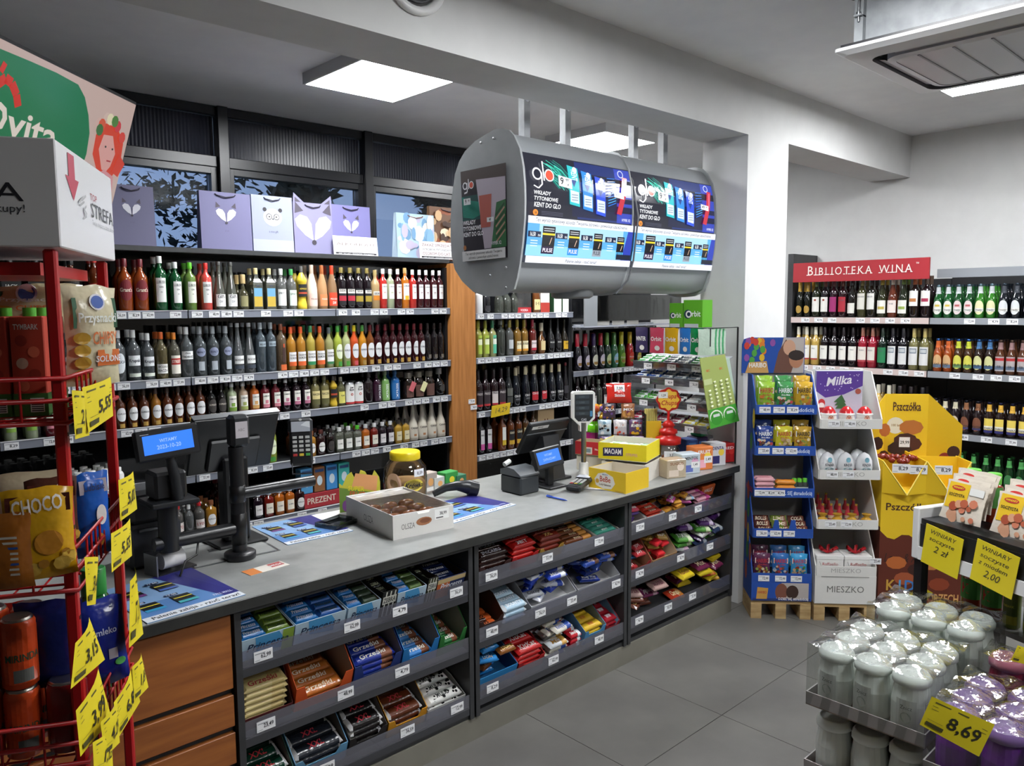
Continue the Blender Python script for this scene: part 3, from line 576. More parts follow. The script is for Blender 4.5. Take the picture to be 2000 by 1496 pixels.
ch('c_o', 's#c8a824', 'q#a81c1c', 'd#c83a28', 'red bottle with yellow foil neck')
ch('c_k', 's#1c1418', 'q#161018', 'd#b0a038', 'dark bottle with black foil neck')
def wn(id, g, cap, lab, d, tx='', bands=(), z0=.14, z1=.52, p='wine'): T(id, p, .305, .0375, g, cap, ('r', lab, z0, z1, .95, [(tx, z1-.1, .03, 'd#50505a')] if tx else [], list(bands)), d)
wn('w1', 'q#1e2416', 'p#6a7a4a', 'd#dedcd6', 'dark green wine bottle with white label and red seal', '', [(.42, .47, 'd#8a3a2a', .25)])
wn('w2', 'q#181418', 'p#6a3a30', 'd#dedcd6', 'dark wine bottle with white label and red seal', '', [(.42, .47, 'd#8a3a2a', .25)])
wn('w3', 'q#241018', 'p#5a2a30', 'd#9a2668', 'dark wine bottle with magenta label')
wn('w4', 'q#241014', 'p#6a3a2a', 'd#a82434', 'dark wine bottle with red label', 'SANGRIA')
wn('w5', 'q#161412', 'p#2c2a2c', 'd#d6d4cc', 'dark wine bottle with low white label', '', (), .1, .36, 'slope')
wn('w6', 'q#3a3a22', 'p#8a8454', 'd#d2d0c6', 'olive wine bottle with tall pale label', 'CHARDONNAY', (), .2, .6)
wn('w7', 'q#1c1c18', 'p#3a3434', 'd#d8d8d2', 'dark wine bottle with tall pale label', 'MERLOT', (), .2, .6)
wn('w8', 'q#2a2c1a', 'p#a89a3c', 'd#dcdcd4', 'wine bottle with yellow cap and yellow stripe label', '', [(.2, .27, 'd#b8a84a', .7)], .1, .42, 'slope')
wn('w9', 'q#5a2a1c', 'p#c8c0b4', 'd#e0d2cc', 'rose wine bottle with pale pink label', 'ROSE', (), .12, .42, 'slope')
wn('w10', 'q#1c2214', 'p#6a8a3c', 'd#dcdcd4', 'dark wine bottle with green cap and green stripe label', '', [(.2, .27, 'd#8aa04a', .7)], .1, .42, 'slope')
wn('w11', 'q#1a1210', 'p#a0562c', 'd#e2e0da', 'dark wine bottle with copper cap and copper stripe label', '', [(.38, .46, 'd#b0703c', .7)], .28, .64)
wn('w12', 'q#180e12', 'p#4a3a30', 'd#e2e0da', 'dark wine bottle with crimson stripe label', '', [(.38, .46, 'd#a02a4a', .7)], .28, .64)
wn('v1', 'q#b0924a', 'p#c8c4b4', 'd#dddbd4', 'golden wine bottle with white label', 'VINO', [(.14, .18, 'd#a83a34')])
wn('v2', 'q#140e12', 'p#1c1418', 'd#dddbd4', 'black wine bottle with white label', 'VINO', [(.14, .17, 'd#3a2a30')])
wn('v3', 'q#8a1c2c', 'p#8a5a4a', 'd#d8d0c8', 'bright red wine bottle with white label', 'ROSSO', [(.14, .19, 'd#a83a44')])
wn('v4', 'q#12201a', 'p#182a20', 'd#1f7a4c', 'dark wine bottle with green label', 'AMARO')
wn('v5', 'q#16141a', 'p#1c1a20', 'd#d2d2d2', 'black wine bottle with framed white label', '', [(.4, .52, 'd#5a6a7a', .7), (.42, .5, 'd#b8bcc0', .6)], .12, .56)
wn('v6', 'q#6a6640', 'p#a8985c', 'd#d2d2d2', 'straw wine bottle with framed white label', '', [(.4, .52, 'd#5a6a7a', .7), (.42, .5, 'd#b8bcc0', .6)], .12, .56)
T('gch', 'champ', .31, .04, 'q#12140f', 's#b8923a', ('o', 'd#a8863a', .1, .3, .8, []), 'champagne bottle with gold foil neck')
def br(id, g, cap, lab, nk, d, tx, shp='o', h=.235, tc='d#1c1c20', bd=()): T(id, 'beer', h, .031, g, cap, (shp, lab, .1, .52, .95, [(tx, .2, .06, tc)], list(bd)), d, nk=nk)
br('zy1', 'q#124a20', 'm#50606a', 'd#d8d8d0', 'd#b8bcc0', 'green beer bottle with white label', 'ŻYWIEC', bd=[(.19, .29, 'd#e0e0da'), (.34, .4, 'd#c8b040', .5)])
br('zy2', 'q#14401e', 'm#50606a', 'd#d8c8c8', 'd#b8bcc0', 'green beer bottle with pinkish label', 'ŻYWIEC', bd=[(.19, .29, 'd#e0e0da'), (.34, .4, 'd#b05a5a', .5)])
br('zy3', 'q#2c6a20', 'm#50606a', 'd#d8d4a8', 'd#b8bcc0', 'light green beer bottle with yellowish label', 'ŻYWIEC', bd=[(.19, .29, 'd#e0e0da')])
br('zy4', 'q#12161c', 'm#303840', 'd#cfd2d4', 'd#3c4048', 'black beer bottle with white label', 'ŻYWIEC', bd=[(.19, .29, 'd#e0e0da')])
br('o1', 'q#8a3c10', 'm#305080', 'd#c8a070', 'd#c05a20', 'orange radler bottle', 'RAD', bd=[(.12, .22, 'd#5a6a80')])
br('o2', 'q#3a2410', 'm#305080', 'd#c8c450', 'd#b8c030', 'radler bottle with yellow label', '0,0', bd=[(.14, .24, 'd#5a8050')])
br('o3', 'q#241810', 'm#305080', 'd#c8c890', 'd#3c6a9a', 'dark radler bottle with blue neck', '0,0', bd=[(.14, .24, 'd#3c5a80')])
br('o4', 'q#4a2a18', 'm#4a3a34', 'd#a8a0a0', 'd#8a6a6a', 'beer bottle with grey and red label', 'EB', 'r', bd=[(.4, .48, 'd#b02c30'), (.14, .24, 'd#5a6a80')])
br('k1', 'q#1c1418', 'm#2a2a34', 'd#c8b8a0', 'd#c8c0a8', 'dark beer bottle with cream label', 'PERŁA')
br('k2', 'q#1e1416', 'm#2a2a34', 'd#7a4a34', 'd#8a5a3a', 'dark beer bottle with copper label', 'PORTER', bd=[(.14, .2, 'd#3a3a6a')])
br('wa', 'q#1e1210', 'm#2a2a44', 'd#e0c85a', 'd#d8a83c', 'dark beer bottle with yellow label', 'WARKA', 'r', bd=[(.2, .3, 'd#e8e4d8'), (.1, .18, 'd#2a2a6a')])
br('gb', 'q#123018', 'm#3a7a44', 'd#3a7a44', 'd#4a9a50', 'dark green beer bottle with green neck', 'LECH')
GROUPS = {}
def bottle_at(tp, x, y, z, rz, label, group, name='bottle'):
    Tt = BT[tp]; t = thing(name, label, 'bottle' if Tt['p'] != 'can' else 'can', (x, y, z), rz, group)
    for n, me in bottle_meshes(Tt): put(me, n, t)
    return t
def nm(tp):
    d = BT[tp]['desc']
    for w_, n in (('gin', 'gin_bottle'), ('whisk', 'whisky_bottle'), ('wine', 'wine_bottle'), ('champagne', 'sparkling_wine_bottle'), ('beer', 'beer_bottle'), ('radler', 'beer_bottle'), ('vodka', 'vodka_bottle'), ('can ', 'drink_can'), ('pocket', 'pocket_bottle'), ('liqueur', 'liqueur_bottle'), ('party', 'party_drink_bottle'), ('jar', 'small_jar'), ('carton', 'bottle_carton'), ('decanter', 'decanter')):
        if w_ in d: return n
    return 'spirit_bottle'
def row(rowname, items, yplane, z, back=1, axis='y', seed=3, lim=(-9, 9), top=9):
    """items: 'type:px' in photo order along one shelf; the real place along the shelf is measured on the shelf's own plane, then neighbours are kept apart"""
    rnd = random.Random(seed); bk = MB(); L = []
    for it in items.split():
        tp, px_ = it.split(':'); px_ = float(px_); Tt = BT[tp]; r = Tt['r']*(Tt.get('sy', .58 if Tt['p'] == 'flask' else 1)); c = yplane+.012+r; lo, hi = 100, 1400
        for _ in range(40):
            mid = (lo+hi)/2; p = gy(px_, mid, c) if axis == 'y' else gx(px_, mid, c)
            if p.z > z+.1: lo = mid
            else: hi = mid
        L.append([tp, p.x if axis == 'y' else -p.y, c, Tt['r']*(1.04 if not Tt.get('sq') else 1.3), 1.0])
    for _ in range(60):
        for a, b in zip(L, L[1:]):
            g = b[1]-a[1]-(a[3]*a[4]+b[3]*b[4])-.0015
            if g < 0: a[1] += g/2; b[1] -= g/2
        L[0][1] = max(L[0][1], lim[0]+L[0][3]); L[-1][1] = min(L[-1][1], lim[1]-L[-1][3])
    for a, b in zip(L, L[1:]):
        g = (b[1]-a[1]-.0015)/(a[3]+b[3])
        if g < 1: a[4] = min(a[4], g); b[4] = min(b[4], g)
    for n, (tp, X, c, r_, k) in enumerate(L):
        Tt = BT[tp]; r = c-yplane-.012; pos = (X, c+rnd.uniform(0, .004), z+.0005) if axis == 'y' else (c+rnd.uniform(0, .004), -X, z+.0005); rz = rnd.uniform(-.16, .16)*(.3 if Tt['p'] == 'flask' or Tt.get('sq') else 1)-(0 if axis == 'y' else math.pi/2)
        kz_ = min(1, (top-z-.004)/Tt['h'])
        o = bottle_at(tp, *pos, rz, '%s, %s from left, %s' % (' '.join(Tt['desc'].split()[:9]), ordn(n+1), rowname), 'bottles on the '+rowname, nm(tp)); o.scale = (k, k, kz_)
        for q in range(1, back+1):
            dd = q*(2*max(r, .03)+.014); bk.M = Matrix.Translation((pos[0]+(0 if axis == 'y' else dd), pos[1]+(dd if axis == 'y' else 0), pos[2])) @ Matrix.Rotation(rz, 4, 'Z') @ Matrix.Diagonal((k*.96, k*.96, kz_, 1))
            pf, cp = PF[Tt['p']]; sy = Tt.get('sy', .58 if Tt['p'] == 'flask' else 1)
            bk.lathe([(Tt['r']*a, Tt['h']*zz) for a, zz in pf], Tt['g'], 8, sy=sy); bk.lathe([(cp[0]*Tt['r'], cp[1]*Tt['h']), (cp[0]*Tt['r'], cp[2]*Tt['h'])], Tt['c'], 8, sy=sy)
    if back: tag(bk.build('bottles_in_rear_rows'), 'further bottles in the rear rows behind the front row on '+rowname, 'bottles', kind='stuff')
def zy(x, y, p=YS): return gy(x, y, p).z
# --- left unit
XL1 = gy(880, 700, YS).x; XW2 = gy(928, 700, YS).x; XU2 = gy(1119, 620, YS).x
zA, zB, zC_, zD = zy(560, 605), zy(560, 725), zy(895, 770), zy(895, 850); zE = zD-.335
ZTOP = zy(877, 506)
lu = shelf_unit('liquor_shelf', 'long black liquor shelving with five rows behind the counter', -.2, XL1, YS, .40, [zE, zD, zC_, zB, zA], ZTOP-.03, seed=2, skips={3: .12, 4: .3})
MB().box(-.2, XL1+.02, YS+.02, YS+.42, ZTOP-.03, ZTOP, 'anthracite', .003).build('top_board', lu)
row('top liquor shelf', 'jd:25 jd:67 hl:140 rl:186 gr:246 gr:274 lub:313 lub2:343 lubg:372 lubr:403 gin:430 gin:454 gold:480 sqb:507 sqb:536 spi:562 spg:578 adv:597 pk:618 bg:636 or:656 srk:680 srk:697 srk2:713 srk2:727 tan:744 lrd:757 lgr:770 ldk:787 lor:803 lrd:823 ldk:836 ldk:848 ldk:860 ldk:873', YS, zA, seed=4, lim=(-.17, XL1-.021), top=ZTOP-.03)
row('second liquor shelf', 'sop:20 kru:55 kru2:90 sop:135 kru:180 sop:241 kru:270 kru2:298 wod:324 str:341 pan:366 ovl:388 ovl:419 ovl:449 boc:477 boc:501 tcl:523 tcl:545 bdd:567 zol:586 zol:599 zolg:613 zol:632 zolc:652 s_gr:667 s_lg:685 s_rd:698 s_am:712 s_br:726 s_dk:740 s_dk:760 s_dk:775 s_dk:788 s_dk:802 s_dk:816 s_dk:829 eng:844 eng:858 eng:873', YS, zB, seed=5, lim=(-.17, XL1-.021), top=zA-.045)
row('third liquor shelf', 'l_gr:18 l_gr:60 l_rd:97 ss:212 ss:240 ss:260 ss:281 ss2:305 ss:328 ss:351 ss:369 ss:388 sbk:410 sbk:429 l_gr:449 l_cl:475 l_or:497 l_rd:517 l_rd:538 l_dk:558 l_dk:578 l_dk:599 rac:618 rac:636 adm:651 pal:667 can:683 can:701 imk:717 imp:731 img:748 imb:771 jr:797 jr:816 jr:838 dec:868', YS, zC_, seed=6, lim=(-.17, XL1-.021), top=zB-.045)
row('fourth liquor shelf', 'tub:5 tub:28 tub:50 tub:72 tub:94 tub:116 tub:150 tub:172 tub:194 tub:222 s_gr:530 f_br:600 f_am:617 f_dk:635 f_bk:651 f_cl:668 f_cl:685 f_gc:704 f_or:721 f_rd:737 f_pu:753 f_pu:769 f_go:783 f_go:797 cnr:813 cnr:832 cnr:852 cnr:873', YS, zD, back=2, seed=7, lim=(-.17, XL1-.021), top=zC_-.045)
row('bottom liquor shelf', 'lyo:353 mcl:375 lyo:393 f_am:410 sbig:428 sbig:456 f_pu:508 f_rd:527 f_or:547 f_or:563 f_dk:582', YS, zE, back=2, seed=8, lim=(-.17, XL1-.021), top=zD-.045)
t = thing('wooden_pilaster', 'oak panelled pilaster between the two liquor shelves', 'panel')
MB().box(XL1+.002, XW2, YS-.01, YS+.42, 0, ZTOP-.031, 'oak_warm', .002).build('panel', t)
o = MB().box(-.03, .03, -.0015, 0, -.017, .017, 'd#e9eaec').data('price_tag'); put(_TG[0], 'price_tag', t, (XW2-.05, YS-.013, zy(925, 783)))
put(_TG[1], 'price_tag', t, (XW2-.03, YS-.013, zy(925, 795)))
# --- second unit
z2 = [zy(937, 890), zy(937, 805), zy(931, 700), zy(926, 613)]
shelf_unit('liquor_shelf', 'narrow black liquor shelving right of the oak pilaster', XW2+.004, XU2, YS, .40, z2, zy(930, 520), seed=9, skips={2: .3})
row('top pilaster-side shelf', 'wbx:933 dkg:950 rid:974 rid:989 rid:1004 w14:1047 ', YS, z2[3], back=0, seed=9, lim=(XW2+.026, XU2-.021), top=9)
row('second pilaster-side shelf', 'lem:934 lem:948 lemt:962 clr:978 clr2:995 ylb:1010 ylb:1024 rlb:1040 crm:1057 blk:1075 blk:1089 bky:1105', YS, z2[2], seed=10, lim=(XW2+.026, XU2-.021), top=z2[3]-.045)
row('third pilaster-side shelf', 'wnf:936 wnf:950 wnw:963 wnf:977 wng:992 wcl:1007 wcl:1026 wcr:1043 wcr:1060 wcl:1077 wcl:1092 wsl:1106', YS, z2[1], seed=11, lim=(XW2+.026, XU2-.021), top=z2[2]-.045)
row('lowest pilaster-side shelf', 'tpk:938 tpk:953 oya:980 oyb:996 oyb:1012 oyc:1025 oyc:1041', YS, z2[0], seed=12, lim=(XW2+.026, XU2-.021), top=z2[1]-.045)
# --- third unit
XU3 = gy(1275, 700, YS).x
z3 = [zy(1147, 727)-.36, zy(1147, 724), zy(1147, 634)]
shelf_unit('liquor_shelf', 'black shelving with party drinks behind the sweets', XU2+.004, XU3, YS, .40, z3, zy(1147, 560), seed=13, skips={2: .7})
row('party drinks shelf', 'c_r:1127 c_r:1143 c_p:1159 c_r:1173 c_g:1185 c_b:1199 c_y:1213 c_o:1230 c_k:1244', YS, z3[1], seed=14, lim=(XU2+.026, XU3-.021), top=z3[2]-.045)
row('low dark-wine shelf', 'wnf:1128 wng:1142 wnw:1158 clr:1169 wnw:1180 wsl:1194 wng:1207 wng:1220 wng:1233', YS, z3[0], seed=15, lim=(XU2+.026, XU3-.021), top=z3[1]-.045)
# --- right wall shelves
XR = 6.05
def zx(x, y, p=XR): return gx(x, y, p).z
def wall_shelf(name, label, y0, y1, zs, ztop, rail, seed, back):
    t = thing(name, label, 'shelving'); 
    if back: MB().box(XW-.03, XW-.012, y0, y1, .02, ztop, 'shelf_black').build('back_panel', t)
    for i, z in enumerate(zs):
        o = MB().box(XR+.004, XW-.031, y0, y1, z-.02, z, 'shelf_black' if back else 'p#8c9096').build('shelf_board', t)
        b = MB(); b.box(XR-.008, XR+.003, y0+.003, y1-.003, z-.045, z, rail); b.build('price_rail', o)
        rail_tags(o, y0, y1, XR-.009, z-.023, .11, .12 if back else .35, 'y', seed+i, 1.1)
    return t
yWl, yWm = gx(1545, 628, XR).y, gx(1815, 628, XR).y
yWr = -.6
zw = [zx(1700, 838)-.34, zx(1760, 835), zx(1760, 722), zx(1680, 620)]
ws = wall_shelf('wine_shelf', 'dark wine rack under the red sign', yWm, yWl, zw, zx(1700, 545), 'p#c7b6b2', 40, True)
MB().box(XR+.02, XW-.012, yWl+.004, yWl+.05, .02, zx(1538, 496), 'anthracite').build('side_post', ws)
bs = wall_shelf('beer_shelf', 'grey metal beer shelving on the right wall', yWr, yWm-.004, zw, zx(1900, 520), 'p#8d9197', 50, True)
MB().box(XR+.1, XR+.13, yWr, yWm-.004, zx(1900, 540), zx(1900, 522), 'p#8d9197').build('top_rail', bs)
row('top wine rack', 'gch:1539 gch:1551 w1:1566 w2:1583 w3:1601 w4:1622 w5:1641 w6:1660 w7:1681 w8:1704 w9:1727 w10:1750 w11:1773 w12:1798', XR, zw[3], axis='x', seed=21, lim=(-yWl+.004, -yWm-.002), top=9)
row('second wine rack', 'v1:1567 v1:1581 v1:1599 v2:1616 v2:1635 v2:1652 v2:1670 v3:1687 v3:1707 v4:1727 v5:1747 v5:1767 v6:1787 v6:1808', XR, zw[2], axis='x', seed=22, lim=(-yWl+.004, -yWm-.002), top=zw[3]-.048)
row('third wine rack', 'v1:1700 v1:1721 v1:1741 v2:1762 v2:1783 v5:1806', XR, zw[1], axis='x', seed=23, lim=(-yWl+.004, -yWm-.002), top=zw[2]-.048)
row('top beer shelf', 'zy1:1828 zy1:1848 zy2:1871 zy2:1892 zy3:1914 zy3:1936 zy4:1960 zy4:1985 zy4:2010', XR, zw[3], axis='x', seed=24, back=2, lim=(-yWm+.006, -yWr), top=9)
row('second beer shelf', 'o1:1835 o1:1853 o2:1870 o2:1890 o3:1910 o3:1930 o4:1953 o4:1975 o4:1996', XR, zw[2], axis='x', seed=25, back=2, lim=(-yWm+.006, -yWr), top=zw[3]-.048)
row('third beer shelf', 'k1:1826 k1:1845 k1:1865 k2:1886 k2:1909 wa:1931 wa:1953 wa:1976 wa:2000', XR, zw[1], axis='x', seed=26, back=2, lim=(-yWm+.006, -yWr), top=zw[2]-.048)
row('lowest beer shelf', 'gb:1830 gb:1853 gb:1876 gb:1900 gb:1924 gb:1947 gb:1970 gb:1993', XR, zw[0], axis='x', seed=27, back=1, lim=(-yWm+.006, -yWr), top=zw[1]-.048)
# the red sign
A, B_ = gx(1550, 552, XR-.02), gx(1815, 545, XR-.02); C1, D1 = gx(1550, 517, XR-.02), gx(1815, 500, XR-.02)
t = thing('wine_sign', 'long red sign with white lettering above the wine rack', 'sign', (XR-.02, (A.y+B_.y)/2, A.z))
b = MB(); W = A.y-B_.y; h = (C1.z-A.z+D1.z-B_.z)/2
b.box(-.012, .012, -W/2, W/2, 0, h, 'd#a3222c', .002); b.build('board', t)
b = MB(); d = Dec(b, flat((-.0121, W/2, 0), (0, -1, 0), (0, 0, 1)))
x = W*.115
for wd, big in (('BIBLIOTEKA', 1), ('WINA', 0)):
    for i, ch_ in enumerate(wd):
        hh = h*(.47 if i == 0 and big else .38); d.text(ch_, x, h*.34, hh, 'd#eadfd6', 'l', 0, sx=.85); 
        a = GL[ch_, 0][2]*hh*.85
        for sx_ in (.08, .92): d.rect(x+a*sx_-.008, h*.34, x+a*sx_+.008, h*.34+.006, 'd#eadfd6') if ch_ in 'BILTEKAWN' and not (ch_ in 'BLE' and sx_ > .5) else None
        x += a+.012
    x += .04
d.text('™', x-.03, h*.66, .02, 'd#eadfd6', 'l', 0); b.build('lettering', t)
# ================= gift bags and cards on top of the shelving =================
def bag(label, x0, x1, yt, yb, col, art=None, hcol='d#2c2838', y=YS+.09, dep=.07, name='gift_bag', handle=True):
    a = gy(x0, yb, y); c = gy(x1, yb, y); W = c.x-a.x; H = gy((x0+x1)/2, yt, y).z-ZTOP
    t = thing(name, label, 'bag', ((a.x+c.x)/2, y, ZTOP+.001)); b = MB()
    w2 = W/2
    b.mesh([(-w2, 0, 0), (w2, 0, 0), (w2, dep, 0), (-w2, dep, 0), (-w2, .012, H), (w2, .012, H), (w2, dep*.55, H), (-w2, dep*.55, H), (-w2+.006, dep*.4, H*.45), (w2-.006, dep*.4, H*.45)],
           [(0, 3, 2, 1), (0, 1, 5, 4), (2, 3, 7, 6), (1, 2, 9), (2, 6, 9), (6, 5, 9), (5, 1, 9), (3, 0, 8), (0, 4, 8), (4, 7, 8), (7, 3, 8)], col); b.build('paper_bag', t)
    if handle:
        MB().tube([(-W*.2, .01, H-.012), (-W*.17, .006, H-.02), (0, .002, H-.03), (W*.17, .006, H-.02), (W*.2, .01, H-.012)], .0035, hcol, 6).build('handle', t)
    if art:
        b = MB(); n = Vector((0, .012, H)).normalized(); d = Dec(b, flat((0, -.0004, 0), (1, 0, 0), n), .0006, .0003); art(d, W, H); b.build('print', t)
    return t
def fox(s=1, cy=.62):
    def f(d, W, H):
        c = H*cy; r = W*.19*s
        for q in (-1, 1):
            d.poly([(q*r*.55, c+r*.75), (q*r*1.0, c+r*1.2), (q*r*1.05, c+r*.6)], 'd#4a4450')
            d.poly([(q*r*.04, c-r*.75), (q*r*.12, c+r*.1), (q*r*.35, c+r*.45), (q*r*.75, c+r*.55), (q*r*1.05, c+r*.3), (q*r*.95, c-.05*r), (q*r*.5, c-r*.5)], 'd#cac9d2')
        d.disc(0, c-r*.85, r*.13, 'd#3a3640'); d.text('get gift' if s < 1.6 else '', 0, c-r*1.7, H*.02, 'd#5a5470', bold=0)
    return f
def panda(d, W, H):
    c = H*.62; r = W*.2
    d.rect(-W/2, 0, W/2, H*.22, 'd#a4a8be'); d.disc(0, c, r*1.15, 'd#c4c6d2', r)
    for q in (-1, 1): d.disc(q*r*.95, c+r*.85, r*.24, 'd#2c2a30'); d.disc(q*r*.45, c+r*.05, r*.36, 'd#3a383e'); d.disc(q*r*.45, c+r*.05, r*.28, 'd#e8e8f0'); d.disc(q*r*.42, c+r*.05, r*.1, 'd#2c2a30')
    d.disc(0, c-r*.2, r*.09, 'd#2c2a30'); d.text('a nice gift', 0, c-r*1.75, H*.035, 'd#3a3a44', bold=0)
bag('grey lilac paper gift bag with small fox face, leftmost', 216, 306, 362, 482, 'd#62607c', fox())
bag('lilac paper gift bag with small fox face beside white bag', 395, 494, 376, 491, 'd#6c6a8e', fox())
bag('white paper gift bag with panda face', 496, 575, 383, 497, 'd#9298b0', panda)
t = bag('lilac gift bag with big fox face and pointed ears', 577, 652, 397, 502, 'd#807d9e', fox(2.35, .55))
W = gy(652, 500, YS+.09).x-gy(577, 500, YS+.09).x; H = gy(615, 397, YS+.09).z-ZTOP; b = MB()
for q in (-1, 1): b.prism([(q*W*.5, .011, H-.005), (q*W*.2, .011, H-.005), (q*W*.48, .009, H+.055)][::q], (0, .003, 0), 'd#807d9e'); b.prism([(q*W*.45, .0104, H), (q*W*.3, .0104, H), (q*W*.45, .0096, H+.03)][::q], (0, .0008, 0), 'd#4a4450')
b.build('ears', t)
bag('violet gift bag with small fox face behind white card', 650, 726, 402, 507, 'd#726fa0', fox(), y=YS+.13)
def water(d, W, H):
    d.rect(-W*.5, 0, W*.5, H, 'd#a9c4d8'); rnd = random.Random(3)
    for q in range(26): d.disc(rnd.uniform(-.42, .42)*W, rnd.uniform(.08, .9)*H, W*rnd.uniform(.05, .16), rnd.choice(['d#c9dcea', 'd#7ea8c8', 'd#b8b0c8', 'd#d8d2cc', 'd#6f98bc']), W*rnd.uniform(.05, .2), 9)
def coffee(d, W, H):
    d.rect(-W*.5, 0, W*.5, H, 'd#6a4a34'); rnd = random.Random(5)
    for q in range(40): d.disc(rnd.uniform(-.45, .45)*W, rnd.uniform(.05, .95)*H, W*rnd.uniform(.05, .14), rnd.choice(['d#e0cdb0', 'd#8a4a2c', 'd#c8a47a', 'd#3c2418', 'd#d8b890']), W*rnd.uniform(.04, .12), 8)
bag('pale blue watercolour gift bag near the hanging display', 777, 850, 418, 509, 'd#b4c8d8', water, 'd#8a5a50')
bag('brown floral gift bag half hidden by the hanging display', 842, 915, 406, 512, 'd#7a5a40', coffee, y=YS+.14)
def card(label, x0, x1, yt, yb, lines, y=YS+.05, tilt=-.12):
    a = gy(x0, yb, y); W = gy(x1, yb, y).x-a.x; H = gy(x0, yt, y).z-ZTOP-.002
    t = thing('notice_card', label, 'card', (a.x+W/2, y, ZTOP+.002)); t.rotation_euler = (tilt, 0, 0)
    MB().box(-W/2, W/2, 0, .003, 0, H, 'd#e6e6e8').build('card', t); b = MB(); d = Dec(b, flat((0, 0, 0), (1, 0, 0), (0, 0, 1)))
    d.rect(-W*.46, .004, W*.46, H*.13, 'd#2a2a2e')
    d.text('OD 18 LAT - DOWÓD OSOBISTY', 0, H*.04, H*.05, 'd#c8c8c8', w=W*.8)
    for s, v, h, c in lines: d.text(s, 0, v*H, h*H, c, bold=0, w=W*.86)
    b.build('print', t)
card('white notice card leaning before the violet bag', 653, 739, 459, 508, [('ALKOHOLU', .5, .15, 'd#6a5a58'), ('NIE SPRZEDAJEMY', .25, .13, 'd#8a8482')])
card('white notice card with dark red lettering beside the display', 821, 893, 470, 511, [('ZAKAZ SPRZEDAŻY', .72, .15, 'd#6a2a2a'), ('WYROBÓW TYTONIOWYCH', .47, .12, 'd#3a3434'), ('OSOBOM DO LAT 18', .2, .17, 'd#6a2a2a')])
# ================= hanging cigarette display =================
XG0, XG1 = 2.48, 4.045
ol = [gx(880+a/3.561, 180+c/3.561, XG0) for a, c in ((360, 250), (405, 262), (440, 300), (480, 390), (503, 520), (512, 640), (515, 750), (512, 880), (500, 1040), (480, 1195), (462, 1290), (440, 1370), (370, 1412), (300, 1421), (240, 1420), (160, 1390), (80, 1315), (30, 1235), (7, 1140), (0, 1000), (0, 880), (8, 730), (30, 570), (60, 480), (100, 410), (170, 340), (250, 290), (310, 258))]
ol = [(p.y, p.z) for p in ol]; cyo = sum(p[0] for p in ol)/len(ol); czo = sum(p[1] for p in ol)/len(ol)
gd = thing('cigarette_display', 'grey hanging cigarette display with two lit curved screens', 'display', (0, 0, 0))
b = MB(); b.prism([(XG0, y, z) for y, z in ol], (.012, 0, 0), 'light_metal'); b.build('end_panel', gd)
inn = [(cyo+(y-cyo)*.955, czo+(z-czo)*.955) for y, z in ol]
XGM = 3.265
for i, (a, c) in enumerate(((XG0+.0125, XGM-.004), (XGM+.004, XG1-.012))): MB().prism([(a, y, z) for y, z in inn], (c-a, 0, 0), 'p#94989b', True).build('housing', gd)
b = MB(); rim = [(cyo+(y-cyo)*.985, czo+(z-czo)*.985) for y, z in ol]; b.prism([(XGM-.0035, y, z) for y, z in rim], (.007, 0, 0), 'light_metal'); b.build('joint_band', gd)
b = MB(); b.prism([(XG1-.0115, y, z) for y, z in ol], (.012, 0, 0), 'light_metal'); b.build('end_panel', gd)
scr = MB(); scr.M = Matrix.Identity(4)
for px_, py_ in ((300, 320), (212, 352), (386, 1220), (275, 1275), (387, 1360)):
    p = gx(880+px_/3.561, 180+py_/3.561, XG0); b = MB(); b.M = Matrix.Translation(p) @ Matrix.Rotation(-math.pi/2, 4, 'Y'); b.lathe([(.006, 0), (.006, .002), (.003, .003)], 'm#b8bcc0', 8); b.build('screw', gd)
